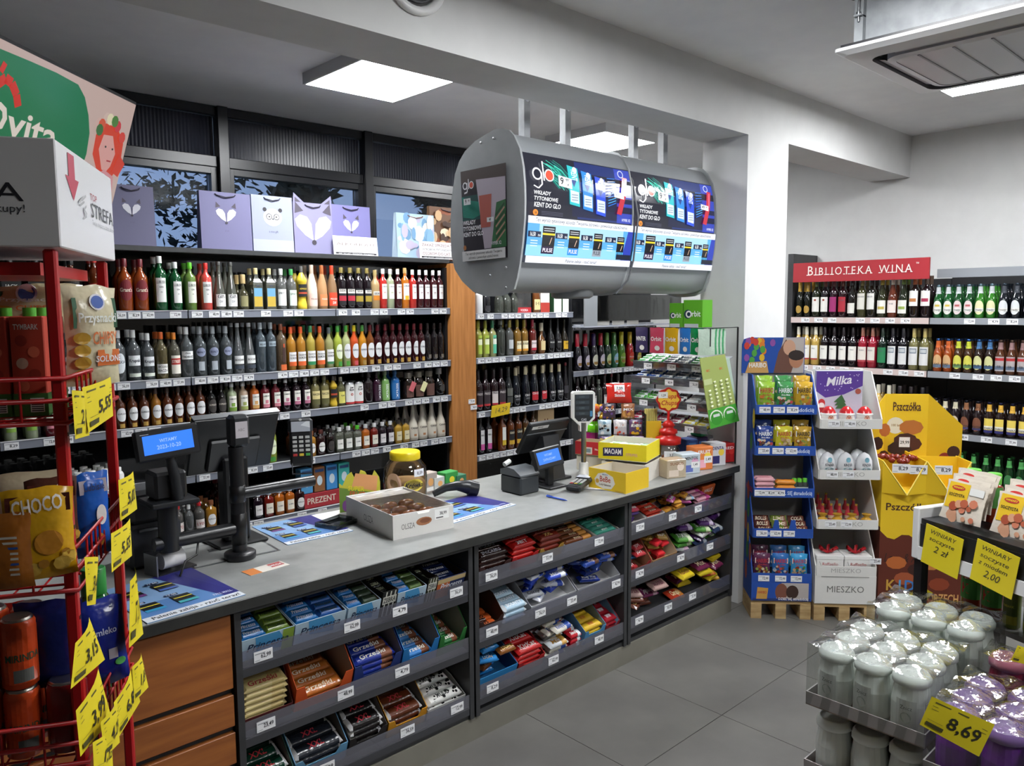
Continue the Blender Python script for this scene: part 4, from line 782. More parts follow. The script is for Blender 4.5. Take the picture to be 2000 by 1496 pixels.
# screen surface: arc between the top and the bottom edge
front = [(y-.004, z) for y, z in inn if y < 2.66 and 1.965 < z < 2.52]
front.sort(key=lambda p: p[1])
def on_front(v):
    f = max(0, min(.9999, v))*(len(front)-1); i = int(f); q = f-i
    return (front[i][0]*(1-q)+front[i+1][0]*q, front[i][1]*(1-q)+front[i+1][1]*q)
def scr_fn(xa, xb):
    def fn(u, v, h):
        y, z = on_front(v); y0, z0 = on_front(v-.03); y1, z1 = on_front(v+.03); L = math.hypot(y1-y0, z1-z0) or 1
        return (xa+(xb-xa)*u, y-h*(z1-z0)/L, z+h*(y1-y0)/L)
    return fn
EB = .95
def e(h, s=None): return 'e%s%g' % (h, s or EB)
def advert(name, xa, xb, label):
    b = MB(); d = Dec(b, scr_fn(xa, xb), .001, .00012, 6)
    def band(v0, v1, u0, u1, key):
        n = 6; h = d.up()
        for i in range(n):
            a, c = v0+(v1-v0)*i/n, v0+(v1-v0)*(i+1)/n; b.face([d.fn(u0, a, h), d.fn(u1, a, h), d.fn(u1, c, h), d.fn(u0, c, h)], key)
    band(0, 1, 0, 1, e('#101226'))
    band(.38, .99, .45, 1, e('#16307c', .7)); band(.4, .66, .4, 1, e('#0c1440', .8)); band(.38, .99, .84, 1, e('#2b3fae'))
    rnd = random.Random(2)
    for q in range(34):
        u = .14+rnd.random()*.12; v = .74+rnd.random()*.22; d.line([(u, v+.02), (u+.06, v-.02), (u+.12, v-.10)], .006, e(rnd.choice(['#1f9c86', '#35c9ae', '#0f6a6a', '#58e0c8'])))
    for q, cc in enumerate(('#2ec0c8', '#2f8ae0', '#2a50d8')):                      # three packs
        u = .37+.125*q; v = .5-.035*q
        d.poly([(u, v+.02), (u+.095, v), (u+.095, v+.42), (u, v+.44)], e(cc)); d.poly([(u+.01, v+.05), (u+.088, v+.035), (u+.088, v+.17), (u+.01, v+.185)], e('#d4e4f4'))
        d.text('KENT', u+.03, v+.40, .05, e('#f0f8ff'), rot=-math.pi/2, al='l', sx=.6); d.disc(u+.065, v+.4, .02, e('#ffffff'), .03)
        d.poly([(u+.02, v+.3), (u+.07, v+.29), (u+.045, v+.22)], e('#123a8a'))
        for r_ in range(3): d.rect(u+.02, v+.07+.03*r_, u+.078, v+.078+.03*r_, e('#6a7a94'))
    for q in range(10): d.line([(.74, .55+.035*q), (.82, .6+.03*q)], .008, e(rnd.choice(['#2a7ae8', '#4ab0ff', '#1a4ad0'])))
    d.line([(.93, .9), (.90, .7), (.85, .47)], .05, e('#c02a3c')); d.line([(.93, .88), (.91, .7)], .012, e('#f0708a'))
    d.disc(.89, .93, .03, e('#c8d0ff'), .04); d.disc(.89, .93, .022, e('#2b3fae'), .03)
    d.disc(.085, .80, .042, e('#f4f4fa'), .062); d.disc(.085, .80, .03, e('#101226'), .046); d.line([(.123, .82), (.123, .70), (.09, .655), (.05, .68)], .012, e('#f4f4fa'))
    d.line([(.143, .93), (.143, .74)], .012, e('#f4f4fa')); d.disc(.19, .8, .042, e('#f4f4fa'), .062); d.disc(.19, .8, .033, e('#e8543a'), .05)
    d.poly([(.27, .71), (.39, .69), (.39, .80), (.27, .82)], e('#f0f4fa')); d.text('9', .30, .73, .07, e('#101018'), sx=.6); d.text('99*', .352, .765, .03, e('#101018'), sx=.6); d.text('zł', .352, .72, .025, e('#101018'), sx=.6)
    d.poly([(.8, .67), (.9, .655), (.9, .72), (.8, .735)], e('#f0f4fa')); d.text('49', .83, .68, .04, e('#101018'), sx=.6); d.text('99*', .875, .69, .02, e('#101018'), sx=.6)
    for q, s in enumerate(('WKŁADY', 'TYTONIOWE', 'KENT DO GLO')): d.text(s, .045, .585-.065*q, .042, e('#f4f6fa'), 'l', sx=.56, sh=.08)
    d.disc(.06, .40, .022, e('#e08a2c'), .03); d.text('18', .06, .388, .02, e('#3a1a10'), sx=.6)
    for q in range(3): d.rect(.11, .385+.014*q, .3, .389+.014*q, e('#5a5c70'))
    d.text('HYPER X2', .92, .40, .028, e('#d8dcf0'), sx=.5)
    band(.305, .365, 0, 1, e('#e8ecf8')); d.text('Ten wyrób tytoniowy szkodzi Twojemu zdrowiu i powoduje uzależnienie.', .5, .322, .028, e('#1a1a24', .5), sh=.15, w=.88, bold=0)
    band(.055, .305, 0, 1, e('#5aa8e8')); band(.055, .14, 0, .95, e('#8fd0f8')); band(.2, .305, .1, .9, e('#a8d4f4')); d.poly([(.9, .055), (1, .055), (1, .305), (.95, .305)], e('#2b3fae'))
    for q in range(4):
        u = .13+.235*q; w_ = .11-.012*q; hgt = .215-.012*q; lo = ('#c83a8a', '#2a8ae0', '#9aa4b0', '#48b0e8')[q]
        d.rect(u, .075, u+w_, .075+hgt, e('#0e0f16')); d.rect(u, .075, u+w_, .075+hgt*.28, e(lo if q else '#241438')); d.rect(u, .075+hgt*.68, u+w_, .075+hgt*.75, e('#e8d030'))
        for r_ in range(2): d.rect(u+.01, .075+hgt*(.82+.08*r_), u+w_-.01, .075+hgt*(.85+.08*r_), e('#c8ccd4'))
        d.text('PULSE', u+w_/2, .09, .03, e('#f0e8f8' if q < 2 else '#3a3a44'), sx=.45, w=w_*.8); d.line([(u+w_*.75, .075+hgt*.6), (u+w_*.6, .075+hgt*.35)], .006, e('#d8b8a0'))
        d.rect(u-.125, .2, u-.015, .245, e('#101a3c')); d.text('16.50', u-.085, .207, .03, e('#f4f6fa'), sx=.5); d.text('PLN', u-.03, .207, .016, e('#f4f6fa'), sx=.5)
        for r_ in range(3): d.rect(u-.1, .13+.02*r_, u-.04, .137+.02*r_, e('#d8ecfa'))
    d.rect(.84, .06, .99, .105, e('#141c30')); band(0, .055, 0, 1, e('#e4e8f4')); d.text('Palenie zabija - rzuć teraz!', .5, .014, .024, e('#1a1a24', .5), sh=.15, w=.3, bold=0)
    tag(b.build('lit_screen', gd), label)
advert('lit_screen', XG0+.02, XGM-.008, 'left lit advertising screen with tobacco prices')
advert('lit_screen', XGM+.008, XG1-.02, 'right lit advertising screen with tobacco prices')
# poster on the end panel
b = MB(); P = [gx(880+a/3.561, 180+c/3.561, XG0-.004) for a, c in ((100, 1180), (398, 1150), (385, 490), (70, 555))]
def bil(u, v, h): p = (P[0]*(1-u)+P[1]*u)*(1-v)+(P[3]*(1-u)+P[2]*u)*v; return (p.x-h, p.y, p.z)
b.face([bil(0, 0, 0), bil(1, 0, 0), bil(1, 1, 0), bil(0, 1, 0)][::-1], 'd#241f28'); d = Dec(b, bil, .0006, .0003)
d.rect(0, .11, 1, 1, 'd#241f2a'); d.rect(0, .86, 1, 1, 'd#3a2a26'); d.rect(0, .45, .5, .72, 'd#124a48')
for q in range(14): d.line([(.02, .5+.016*q), (.25, .47+.014*q), (.42, .5+.01*q)], .012, 'd#1f8a78')
d.poly([(.5, .12), (.68, .12), (1, .5), (1, .86), (.36, .88)], 'd#b4aab8'); d.poly([(.66, .12), (1, .12), (1, .62), (.8, .6)], 'd#2c6a3c'); d.poly([(.44, .35), (.66, .35), (.7, .7), (.42, .7)], 'd#b0584c')
for q in range(8): d.line([(.78, .18+.04*q), (.98, .3+.04*q)], .02, ('d#b08a78', 'd#1f4a2c')[q % 2])
d.disc(.12, .83, .055, 'd#e6e6ea', .042); d.disc(.12, .83, .035, 'd#241f2a', .028); d.line([(.17, .86), (.17, .76), (.1, .75)], .018, 'd#e6e6ea'); d.line([(.205, .9), (.205, .79)], .018, 'd#e6e6ea'); d.disc(.27, .83, .055, 'd#e6e6ea', .042); d.disc(.27, .83, .042, 'd#d0543c', .032)
d.rect(.08, .62, .24, .69, 'd#dfe3e6'); d.text('9', .13, .635, .045, K, sx=1.1); d.text('99', .2, .65, .025, K)
d.rect(.6, .4, .75, .45, 'd#dfe3e6'); d.text('49', .67, .41, .03, K)
for q, s in enumerate(('WKŁADY', 'TYTONIOWE', 'KENT DO GLO')): d.text(s, .05, .4-.065*q, .045, 'd#eeeef2', 'l', sx=1.05)
d.text('HYPER X2', .8, .15, .035, 'd#d0d0d8', sx=1.0); d.disc(.07, .15, .035, 'd#b0703c', .028)
d.rect(0, 0, 1, .11, 'd#dededf'); d.text('Ten wyrób tytoniowy szkodzi Twojemu', .5, .065, .028, K, w=.86, bold=0, sh=.3); d.text('zdrowiu i powoduje uzależnienie.', .5, .02, .028, K, w=.7, bold=0, sh=.3); b.build('poster', gd)
for px_, yy in ((1024, 2.8), (1104, 2.8), (1237, 2.8), (1295, 2.8)):
    x = gy(px_, 240, yy).x; b = MB(); b.box(x-.02, x+.02, yy-.02, yy+.02, 2.54, ZC-.001, 'galvanised'); b.lathe([(.008, 2.78), (.008, 2.79)], 'm#c0c4c8', 6, x, yy-.021); b.build('hanger_post', gd)
MB().tube([(XGM+.01, 2.64, 2.53), (XGM+.012, 2.585, 2.44), (XGM+.012, 2.545, 2.25), (XGM+.012, 2.575, 2.03), (XGM, 2.60, 1.93), (XGM-.05, 2.64, 1.86)], .005, 'p#6a6c70', 6).build('cable', gd)
b = MB(); b.lathe([(.02, 0), (.09, .0), (.11, .012), (.11, .05)], 'p#6f7275', 20, 3.03, 2.78); b.M = Matrix.Identity(4); o = b.build('fan_cover', gd); o.location = (0, 0, 1.835)
# ================= the counter =================
ZK, YK0, YK1 = .876, 2.345, 3.145
b = MB(); b.box(.1, 3.985, YK0, YK1, ZK-.038, ZK, 'worktop_edge', .002); b.face([(.102, YK0+.002, ZK+.0006), (3.983, YK0+.002, ZK+.0006), (3.983, YK1-.002, ZK+.0006), (.102, YK1-.002, ZK+.0006)], 'worktop')
noisy('worktop_edge', '#2c2d2c', '#353634', 14, .4, bump=.03)
wt = tag(b.build('worktop'), 'long grey concrete look counter worktop with dark edge', 'worktop')
tag(MB().box(.1, 3.97, YK0+.03, YK0+.045, 0, .098, 'plinth_tile').build('baseboard_counter'), kind='structure')
# drawer cabinet
t = thing('drawer_cabinet', 'oak fronted drawer cabinet at left end of the counter', 'cabinet')
b = MB(); b.box(.1, .985, 2.40, 2.95, .1, ZK-.039, 'anthracite'); b.build('body', t)
zz = ZK-.05
for hgt in (.245, .105, .105, .105, .105):
    MB().box(.11, .982, 2.375, 2.398, zz-hgt, zz, 'oak_drawer', .002).build('drawer_front', t); zz -= hgt+.022
UN = [(.99, 1.985), (1.995, 2.985), (2.995, 3.965)]
TZ = [.635, .395, .15]; SL = math.radians(18); TYF = 2.383
trays = []
for ui, (xa, xb) in enumerate(UN):
    t = thing('sweets_cabinet', ('open sweets cabinet with boxed wafers, nearest the drawers', 'middle open sweets cabinet with chocolate bars', 'right end open sweets cabinet with loose sweets')[ui], 'cabinet')
    for x in (xa, xb-.022): MB().box(x, x+.022, 2.368, 2.95, .1, ZK-.0385, 'anthracite').build('side_panel', t)
    MB().box(xa+.0225, xb-.0225, 2.93, 2.95, .1, ZK-.0385, 'anthracite').build('back_panel', t); MB().box(xa+.0225, xb-.0225, 2.38, 2.929, .1, .12, 'anthracite').build('bottom_panel', t)
    MB().box(xa+.0225, xb-.0225, 2.368, 2.929, ZK-.056, ZK-.0385, 'anthracite').build('top_panel', t)
    for k_, z in enumerate(TZ):
        z += (0, .02, .025)[ui]
        w_ = xb-xa-.047; o = MB().box(0, w_, 0, .5, -.016, 0, 'anthracite').build('tray', t, (xa+.0235, TYF, z)); o.rotation_euler = (SL, 0, 0)
        b = MB(); b.M = Matrix.Rotation(-SL, 4, 'X'); b.box(0, w_, -.012, -.002, -.03, -.002, 'p#3a3b3f'); b.build('tray_rail', o)
        b = MB(); b.M = Matrix.Rotation(-SL, 4, 'X'); b.box(0, w_, -.012, -.009, -.002, .058, 'v#dfe0ec'); b.build('clear_lip', o)
        rnd = random.Random(ui*5+k_); x = .07
        while x < w_-.05:
            tg = put(rnd.choice(_TG), 'price_tag', o, (x, -.0039, .0286)); tg.rotation_euler = (-SL, 0, 0); tg.scale = (1.05, 1, 1.05); x += rnd.uniform(.2, .38)
        trays.append((xa+.024, xb-.0245, z))
# --- sweets: bars and cartons lie in the tray's own slanted frame
def bar_mesh(L, Wd, Tk, col, txt='', tcol=Wt, col2=None, ends='', rnd_=.3):
    b = MB(); a, c = L/2, Wd/2; e_ = min(.014, L*.1); ke = ends or col
    prof = [(-c, Tk*.35), (-c*.8, Tk*.9), (0, Tk), (c*.8, Tk*.9), (c, Tk*.35), (c*.8, 0), (-c*.8, 0)]; n = len(prof)
    A = [(-a+e_, y, z) for y, z in prof]; B = [(a-e_, y, z) for y, z in prof]; m_ = (a-e_)*.35
    if col2: C_ = [(m_, y, z) for y, z in prof]; b.mesh(A+C_, [(i, n+i, n+(i+1) % n, (i+1) % n) for i in range(n)], col, True); b.mesh(C_+B, [(i, n+i, n+(i+1) % n, (i+1) % n) for i in range(n)], col2, True)
    else: b.mesh(A+B, [(i, n+i, n+(i+1) % n, (i+1) % n) for i in range(n)], col, True)
    for s_, R in ((-1, A), (1, B)):
        x = s_*a; E_ = [(x, -c*.95, Tk*.5), (x, c*.95, Tk*.5), (x, c*.95, Tk*.42), (x, -c*.95, Tk*.42)]
        b.mesh(R+E_, [(0, 1, 2, n), (2, 3, 4, n+1), (2, n+1, n), (4, 5, n+2, n+1), (5, 6, n+3, n+2), (6, 0, n, n+3), (n, n+1, n+2, n+3)], ke)
    if txt:
        d = Dec(b, lambda u, v, h: (u, v, Tk*(1-.1*min(1, abs(v)/(c*.8)))+h), .0008); d.text(txt, -a*.05, -Wd*.22, Wd*.45, tcol, w=min(L*.66, len(txt)*Wd*.36), sh=.15)
    return b
def in_tray(name, label, cat, tr, x, v, n=.0, group=None, rz=0):
    "an Empty in the slanted frame of tray tr: x along the shelf, v up the slope, n above it"
    z0 = tr[2]; p = (x, TYF+v*math.cos(SL)-n*math.sin(SL), z0+v*math.sin(SL)+n*math.cos(SL))
    t = thing(name, label, cat, p, 0, group); t.rotation_euler = Matrix.Rotation(SL, 3, 'X').to_euler() if not rz else (Matrix.Rotation(SL, 3, 'X') @ Matrix.Rotation(rz, 3, 'Z')).to_euler(); return t
def in_tray_o(o, tr, x, v, n, rz=0, rx=0):
    z0 = tr[2]; o.location = (x, TYF+v*math.cos(SL)-n*math.sin(SL), z0+v*math.sin(SL)+n*math.cos(SL))
    o.rotation_euler = (Matrix.Rotation(SL, 3, 'X') @ Matrix.Rotation(rz, 3, 'Z') @ Matrix.Rotation(rx, 3, 'X')).to_euler()
def pxx(px_, tr, y=None): 
    lo, hi = 800, 1700
    for _ in range(40):
        mid = (lo+hi)/2
        if gy(px_, mid, TYF).z > tr[2]+.06: lo = mid
        else: hi = mid
    return gy(px_, lo, TYF).x
def carton(tr, px0, px1, label, outer, inner, fh, sh, dep, txt='', tcol=Wt, cut=.0, v0=.006, art=None):
    x0, x1 = max(tr[0]+.003, pxx(px0, tr)), min(tr[1]-.003, pxx(px1, tr)); W = x1-x0; v0 = .024; dep = min(dep, .4)
    if tr[2] > .6: sh = min(sh, max(.02, (ZK-.06-tr[2]-(v0+dep)*math.sin(SL))/math.cos(SL))); fh = min(fh, (ZK-.07-tr[2])/1.1)
    t = in_tray('display_carton', label, 'carton', tr, x0, v0, .001, 'open cartons in the sweets cabinets'); q = .002
    b = MB(); b.box(0, W, 0, dep, 0, q, inner); b.box(0, W, dep-q, dep, 0, sh, inner)
    for x in (0, W-q):
        pts = [(x, 0, 0), (x, dep, 0), (x, dep, sh), (x, dep*.3, sh), (x, 0, fh)]; b.prism(pts, (q, 0, 0), outer if x == 0 else outer, kcap=None)
    b.face([(q+.0003, .003, q), (q+.0003, .003, fh-.002), (q+.0003, dep*.3, sh-.002), (q+.0003, dep-.003, sh-.002), (q+.0003, dep-.003, q)], inner)
    b.face([(W-q-.0003, .003, q), (W-q-.0003, dep-.003, q), (W-q-.0003, dep-.003, sh-.002), (W-q-.0003, dep*.3, sh-.002), (W-q-.0003, .003, fh-.002)], inner)
    b.build('carton_body', t)
    b = MB(); fr = [(0, 0, 0), (W, 0, 0), (W, 0, fh), (W*.86, 0, fh), (W*.78, 0, fh*(1-cut)), (W*.22, 0, fh*(1-cut)), (W*.14, 0, fh), (0, 0, fh)]; b.prism(fr, (0, q, 0), outer)
    d = Dec(b, flat((0, 0, 0), (1, 0, 0), (0, 0, 1)))
    if art: art(d, W, fh)
    if txt: d.text(txt, W*.5, fh*(1-cut)*.42, fh*.3, tcol, w=W*.8, sh=.25)
    b.build('front_panel', t); return t, x0, x1
_bn = {}
def bars(tr, x0, x1, v0, v1, n0, me, wd, tk, L, nl, label, cols=1, jit=.12, gap=1.0, nmx=60, name='wafer_bar', cat='sweet'):
    rnd = random.Random(int(x0*1000)+int(v0*100)); cw = (x1-x0)/cols; k_ = 0; v0 += .021; v1 = min(v1+.015, .4); jit *= .2; wd *= 1.04; tk *= 1.07; n0 += .002
    if isinstance(me, MB): me = [me]
    me = [m_.data('wrapper') if isinstance(m_, MB) else m_ for m_ in me]
    for c in range(cols):
        v = v0+wd/2; ri = 0
        while v < v1-wd*.3:
            for l_ in range(nl):
                if k_ >= nmx: return
                if v > v0+wd and l_ < nl-1: continue      # lower layers show at the front only
                if tr[2]+v*math.sin(SL)+(n0+(l_+1.3)*tk)*math.cos(SL) > ZK-.06: continue
                o = put(me[c % len(me)], name); in_tray_o(o, tr, x0+cw*(c+.5)+rnd.uniform(-.003, .003), v+l_*.004, n0+l_*tk*1.02, rnd.uniform(-jit, jit)*.4, rnd.uniform(-jit, jit)); tag(o, label+', %s row' % ordn(ri+1)+(', %s layer' % ordn(l_+1) if ri == 0 and nl > 1 else '')+(', %s side' % ('left', 'right')[c] if cols > 1 else ''), cat, label); k_ += 1
            v += wd*gap; ri += 1
def pile(tr, x0, x1, v0, v1, n0, mes, cnt, hgt, labels, seed, name='sweet_packet', cat='sweet', spin=.7):
    "loose packets dropped one after another on what already lies there"
    rnd = random.Random(seed); mes = [m_.data('wrapper') if isinstance(m_, MB) else m_ for m_ in mes]; v0 += .018 if v0 < .005 else .03; spin *= .7; v1 = min(v1, .4); x0 += .006; x1 -= .006; c = .007; nx, nv = max(1, int((x1-x0)/c)), int((v1-v0)/c); hm = [[n0]*nv for _ in range(nx)]
    dims = [(max(v.co.x for v in m_.vertices), max(v.co.y for v in m_.vertices), max(v.co.z for v in m_.vertices)) for m_ in mes]; lim_ = lambda v: (ZK-.075-tr[2]-v*math.sin(SL)) if tr[2] > .6 else .17
    hgt += .045; cnt = int(cnt*1.6)
    for i in range(cnt*4):
        k_ = rnd.randrange(len(mes)); a, b_, tk = dims[k_]; s_ = min(1, (x1-x0)/(2*a+.004)); a *= s_; b_ *= s_; tk *= s_; best = None
        for _ in range(9):
            rz = rnd.uniform(-spin, spin); ex = abs(a*math.cos(rz))+abs(b_*math.sin(rz)); ev = abs(a*math.sin(rz))+abs(b_*math.cos(rz))
            if 2*ex > x1-x0: rz = 0; ex, ev = a, b_
            if 2*ex > x1-x0+.001: continue
            X = rnd.uniform(x0+ex, max(x0+ex, x1-ex)); V = v0+ev+(v1-v0-2*ev)*rnd.random()**1.7; cells = []
            for p in range(max(0, int((X-ex-x0)/c)), min(nx, int((X+ex-x0)/c)+1)):
                for q in range(max(0, int((V-ev-v0)/c)), min(nv, int((V+ev-v0)/c)+1)):
                    dx, dv = x0+(p+.5)*c-X, v0+(q+.5)*c-V
                    if abs(dx*math.cos(rz)+dv*math.sin(rz)) < a+c*.7 and abs(-dx*math.sin(rz)+dv*math.cos(rz)) < b_+c*.7: cells.append((p, q))
            h = max((hm[p][q] for p, q in cells), default=n0)+.0015
            if h+tk < min(n0+hgt+.05, lim_(V+ev)) and (best is None or h < best[0]): best = (h, X, V, rz, cells)
        if best is None: continue
        h, X, V, rz, cells = best
        for p, q in cells: hm[p][q] = h+tk
        o = put(mes[k_], name); in_tray_o(o, tr, X, V, h, rz); o.scale = (s_, s_, s_); tag(o, labels[k_ % len(labels)], cat, labels[k_ % len(labels)]); cnt -= 1
        if cnt <= 0: break
def bm(*a, **k_): return bar_mesh(*a, **k_)
# unit 1, top tray
t1, t2, t3 = trays[0], trays[1], trays[2]
LB, GN, NV = 's#2f86c8', 's#7d9a34', 's#1c3f86'
def prin(px0, px1, label, c2, c3, lb2, n_=4):
    def art(d, W, fh): d.poly([(W*.25, fh*.98), (W*.7, fh*.98), (W*.95, fh*.1), (W*.3, fh*.3)], 'k#4a9bd0'); d.rect(W*.78, 0, W, fh*.98, c2 if c2 else 'k#b8d0de')
    t, x0, x1 = carton(t1, px0, px1, label, 'k#b4cede', 'k#7a5a44', .085, .135, .33, 'Princessa', 'd#12244a', 0, art=art); W = x1-x0
    m1 = bm(W*.47, .036, .022, 's#2472b8', 'Princessa', 'd#dfe8f0'); m2 = bm(W*.47, .036, .022, c3, 'Princessa', 'd#20301a')
    bars(t1, x0+.006, x1-.006, .012, .27, .012, [m1, m2], .034, .022, W*.5, 3, 'wafer bar in '+lb2, 2, .2)
prin(470, 575, 'pale blue wafer carton at left end of top tray', 'k#8aa83c', 's#6f8a34', 'the leftmost pale blue carton')
prin(577, 676, 'pale blue wafer carton, second in top tray', None, 's#2a5aa0', 'the second pale blue carton')
prin(680, 744, 'pale blue wafer carton beside first striped zebra carton', None, 's#3a4a3a', 'the third pale blue carton')
prin(777, 833, 'pale blue wafer carton between two striped zebra cartons', None, 's#56703a', 'the fourth pale blue carton')
def zeb(px0, px1, label, c1):
    def art(d, W, fh):
        for q in range(7): d.poly([(W*q/7, 0), (W*(q+.5)/7, 0), (W*(q+1.2)/7, fh*.98), (W*(q+.6)/7, fh*.98)], 'd#d8dad0' if q % 2 else c1)
        d.rect(W*.05, fh*.5, W*.95, fh*.8, 'd#d8dad0'); d.text('ZEBRA', W*.5, fh*.56, fh*.18, K, w=W*.8)
    t, x0, x1 = carton(t1, px0, px1, label, 'k#1a1b1a', 'k#4a3a30', .11, .14, .3, art=art); bars(t1, x0+.004, x1-.004, .01, .25, .01, bm(x1-x0-.012, .034, .02, 's#20221f', 'ZEBRA', 'd#b8c0a0'), .034, .02, 0, 3, 'black wafer bar in '+('wide' if px1-px0 > 22 else 'narrow')+' zebra carton')
zeb(746, 775, 'black and white zebra striped carton in top tray', K); zeb(835, 853, 'narrow olive zebra striped carton in top tray', 'd#4a5228')
def artn(d, W, fh): d.rect(0, 0, W*.45, fh*.75, 'k#c4622c'); d.rect(0, fh*.75, W, fh*.98, 'k#c8b080')
t, x0, x1 = carton(t1, 855, 916, 'navy and orange wafer carton at right end of top tray', 'k#1c2a58', 'k#4a3024', .09, .14, .33, 'Princessa', 'd#e4e8f0', art=artn); bars(t1, x0+.006, x1-.006, .012, .25, .012, bm(x1-x0-.02, .036, .022, 's#1c2a58', 'Princessa', Wt), .036, .022, 0, 2, 'navy wafer bar in the right end carton')
# unit 1, middle tray
t, x0, x1 = carton(t2, 478, 574, 'dark red carton with tall stack of cream wafer bars', 'k#5a1a1c', 'k#3a1a18', .05, .15, .33); bars(t2, x0+.006, x1-.006, .02, .3, .005, bm(x1-x0-.016, .05, .02, 's#cdbb80', 'Grześki', 'd#a02a2c', col2='s#c4ae70'), .05, .02, 0, 6, 'cream and brown wafer bar in the dark red carton')
t, x0, x1 = carton(t2, 578, 689, 'bright orange carton half empty in middle tray', 'k#d8561c', 'k#a89c90', .10, .17, .35, cut=.6); bars(t2, x0+.02, x1-.02, .012, .2, .004, bm(x1-x0-.04, .045, .02, 's#b8682a', 'Grześki', 'd#e8d8c0'), .045, .02, 0, 2, 'toffee wafer bar in the orange carton')
def blu(px0, px1, label, oc, bc, v, lb): 
    t, x0, x1 = carton(t2, px0, px1, label, oc, 'k#9a9890', .10, .17, .35, cut=.55); bars(t2, x0+.015, x1-.015, .01, .28, .006, bm(x1-x0-.03, .045, .021, bc, 'Grześki', 'd#e4e2da', col2='s#7a4a34'), .045, .021, 0, v, lb)
blu(692, 784, 'dark blue carton full of wafer bars in middle tray', 'k#1c3478', 's#1c2f8a', 4, 'blue wafer bar in the dark blue carton')
blu(787, 857, 'sky blue carton in middle tray', 'k#1f7ac0', 's#3a7cc0', 2, 'pale blue wafer bar in the sky blue carton')
blu(859, 917, 'green carton at right end of middle tray', 'k#2c7a34', 's#2c6a38', 2, 'green wafer bar in the green carton')
# unit 1, bottom tray
def xxl(px0, px1, label, oc, bc, lb, n_=3, cut=.4, tc='d#b02434'):
    t, x0, x1 = carton(t3, px0, px1, label, oc, 'k#6a645c', .075, .13, .36, cut=cut); bars(t3, x0+.008, x1-.008, .01, .32, .006, bm(x1-x0-.02, .055, .024, bc, 'XXL', tc, ends='s#c8c8c8'), .055, .024, 0, n_, lb)
xxl(480, 573, 'dark green carton at left end of bottom tray', 'k#12402c', 's#10382a', 'dark green wafer bar in the dark green carton', 3, tc='d#c02a38')
xxl(577, 680, 'light blue carton in bottom tray', 'k#6fa8cc', 's#20242c', 'black wafer bar in the light blue carton')
xxl(684, 757, 'black carton in bottom tray', 'k#2a2624', 's#1c1818', 'black wafer bar in the black carton', 4)
xxl(760, 835, 'yellow carton in bottom tray', 'k#dd9a1c', 's#5a2c18', 'brown wafer bar in the yellow carton', 3)
t, x0, x1 = carton(t3, 838, 914, 'white carton with milk bars in cow print at right end', 'k#cfcfcb', 'k#b8b8b4', .05, .07, .36)
b = bm(x1-x0-.02, .045, .03, 's#d8d8d4', 'MUUU', K); d = Dec(b, lambda u, v, h: (u, v, .0305-.006*abs(v)/.02+h), .0006); rnd = random.Random(4)
for q in range(14): d.disc(rnd.uniform(-.4, .4)*(x1-x0), rnd.uniform(-.017, .017), rnd.uniform(.004, .008), 's#1a1a1a', n=7)
bars(t3, x0+.008, x1-.008, .01, .33, .006, b, .047, .03, 0, 2, 'black and white cow print milk bar', name='milk_bar')
# unit 2
u1, u2, u3 = trays[3], trays[4], trays[5]
def cbox(tr, px0, px1, label, oc, ic, bc, tx, tc, lb, nl=3, wd=.04, fh=.06, sh=.1, dep=.4, col2=None, cut=.3, ends=''):
    t, x0, x1 = carton(tr, px0, px1, label, oc, ic, fh, sh, dep, cut=cut); bars(tr, x0+.006, x1-.006, .01, dep-.04, .005, bm(x1-x0-.016, wd, .022, bc, tx, tc, col2, ends), wd, .022, 0, nl, lb, name='chocolate_bar'); return x0, x1
cbox(u1, 938, 1000, 'dark brown carton at left end of middle cabinet', 'k#3a1c18', 'k#2a1614', 's#2e1814', 'SNICKERS', 'd#d8dce8', 'dark brown chocolate bar in the dark brown carton', 4)
cbox(u1, 1003, 1054, 'bright red carton of bars in middle cabinet', 'k#b81c1c', 'k#8a1818', 's#c41f1c', '3BIT', 'd#f0e8e4', 'red chocolate bar in the bright red carton', 4, .045)
cbox(u1, 1057, 1103, 'gold carton of bars in middle cabinet', 'k#b08a34', 'k#7a5a24', 's#7a2c20', 'XXL', 'd#d8b060', 'maroon and gold bar in the gold carton', 4, .045)
t, x0, x1 = carton(u1, 1108, 1168, 'white tray carton of small brown bars', 'k#c8c6c0', 'k#b8b4ac', .04, .06, .42); bars(u1, x0+.008, x1-.008, .01, .4, .005, bm(x1-x0-.02, .03, .018, 's#6a3a20', 'MARS', 'd#e0c8a0', 's#c88a40'), .032, .018, 0, 2, 'small brown and orange bar in white tray carton', name='chocolate_bar')
t, x0, x1 = carton(u1, 1170, 1219, 'white tray carton of small teal bars', 'k#c8c6c0', 'k#b8b4ac', .04, .06, .42); bars(u1, x0+.008, x1-.008, .01, .4, .005, bm(x1-x0-.02, .03, .018, 's#3f8a78', 'MINT', 'd#d8e8e0'), .032, .018, 0, 2, 'small teal bar in white tray carton', name='chocolate_bar')
x0, x1 = cbox(u2, 938, 985, 'dark brown half empty carton in middle row', 'k#3a2018', 'k#5a4030', 's#3a1c14', 'DUO', 'd#e07038', 'dark bar with orange print in half empty carton', 1, .04, .07, .12, .3, 's#c85a28')
x0, x1 = pxx(988, u2), pxx(1035, u2); bars(u2, x0, x1, .006, .4, .002, bm(x1-x0-.006, .04, .024, 's#a8c4d8', 'BOUNTY', 'd#f4f8fc', ends='s#e0e8ee'), .04, .024, 0, 3, 'white and light blue coconut bar in neat rows', name='chocolate_bar')
t, x0, x1 = carton(u2, 1040, 1128, 'white carton heaped with blue and white bars', 'k#b8bac0', 'k#c4c4c4', .05, .1, .42)
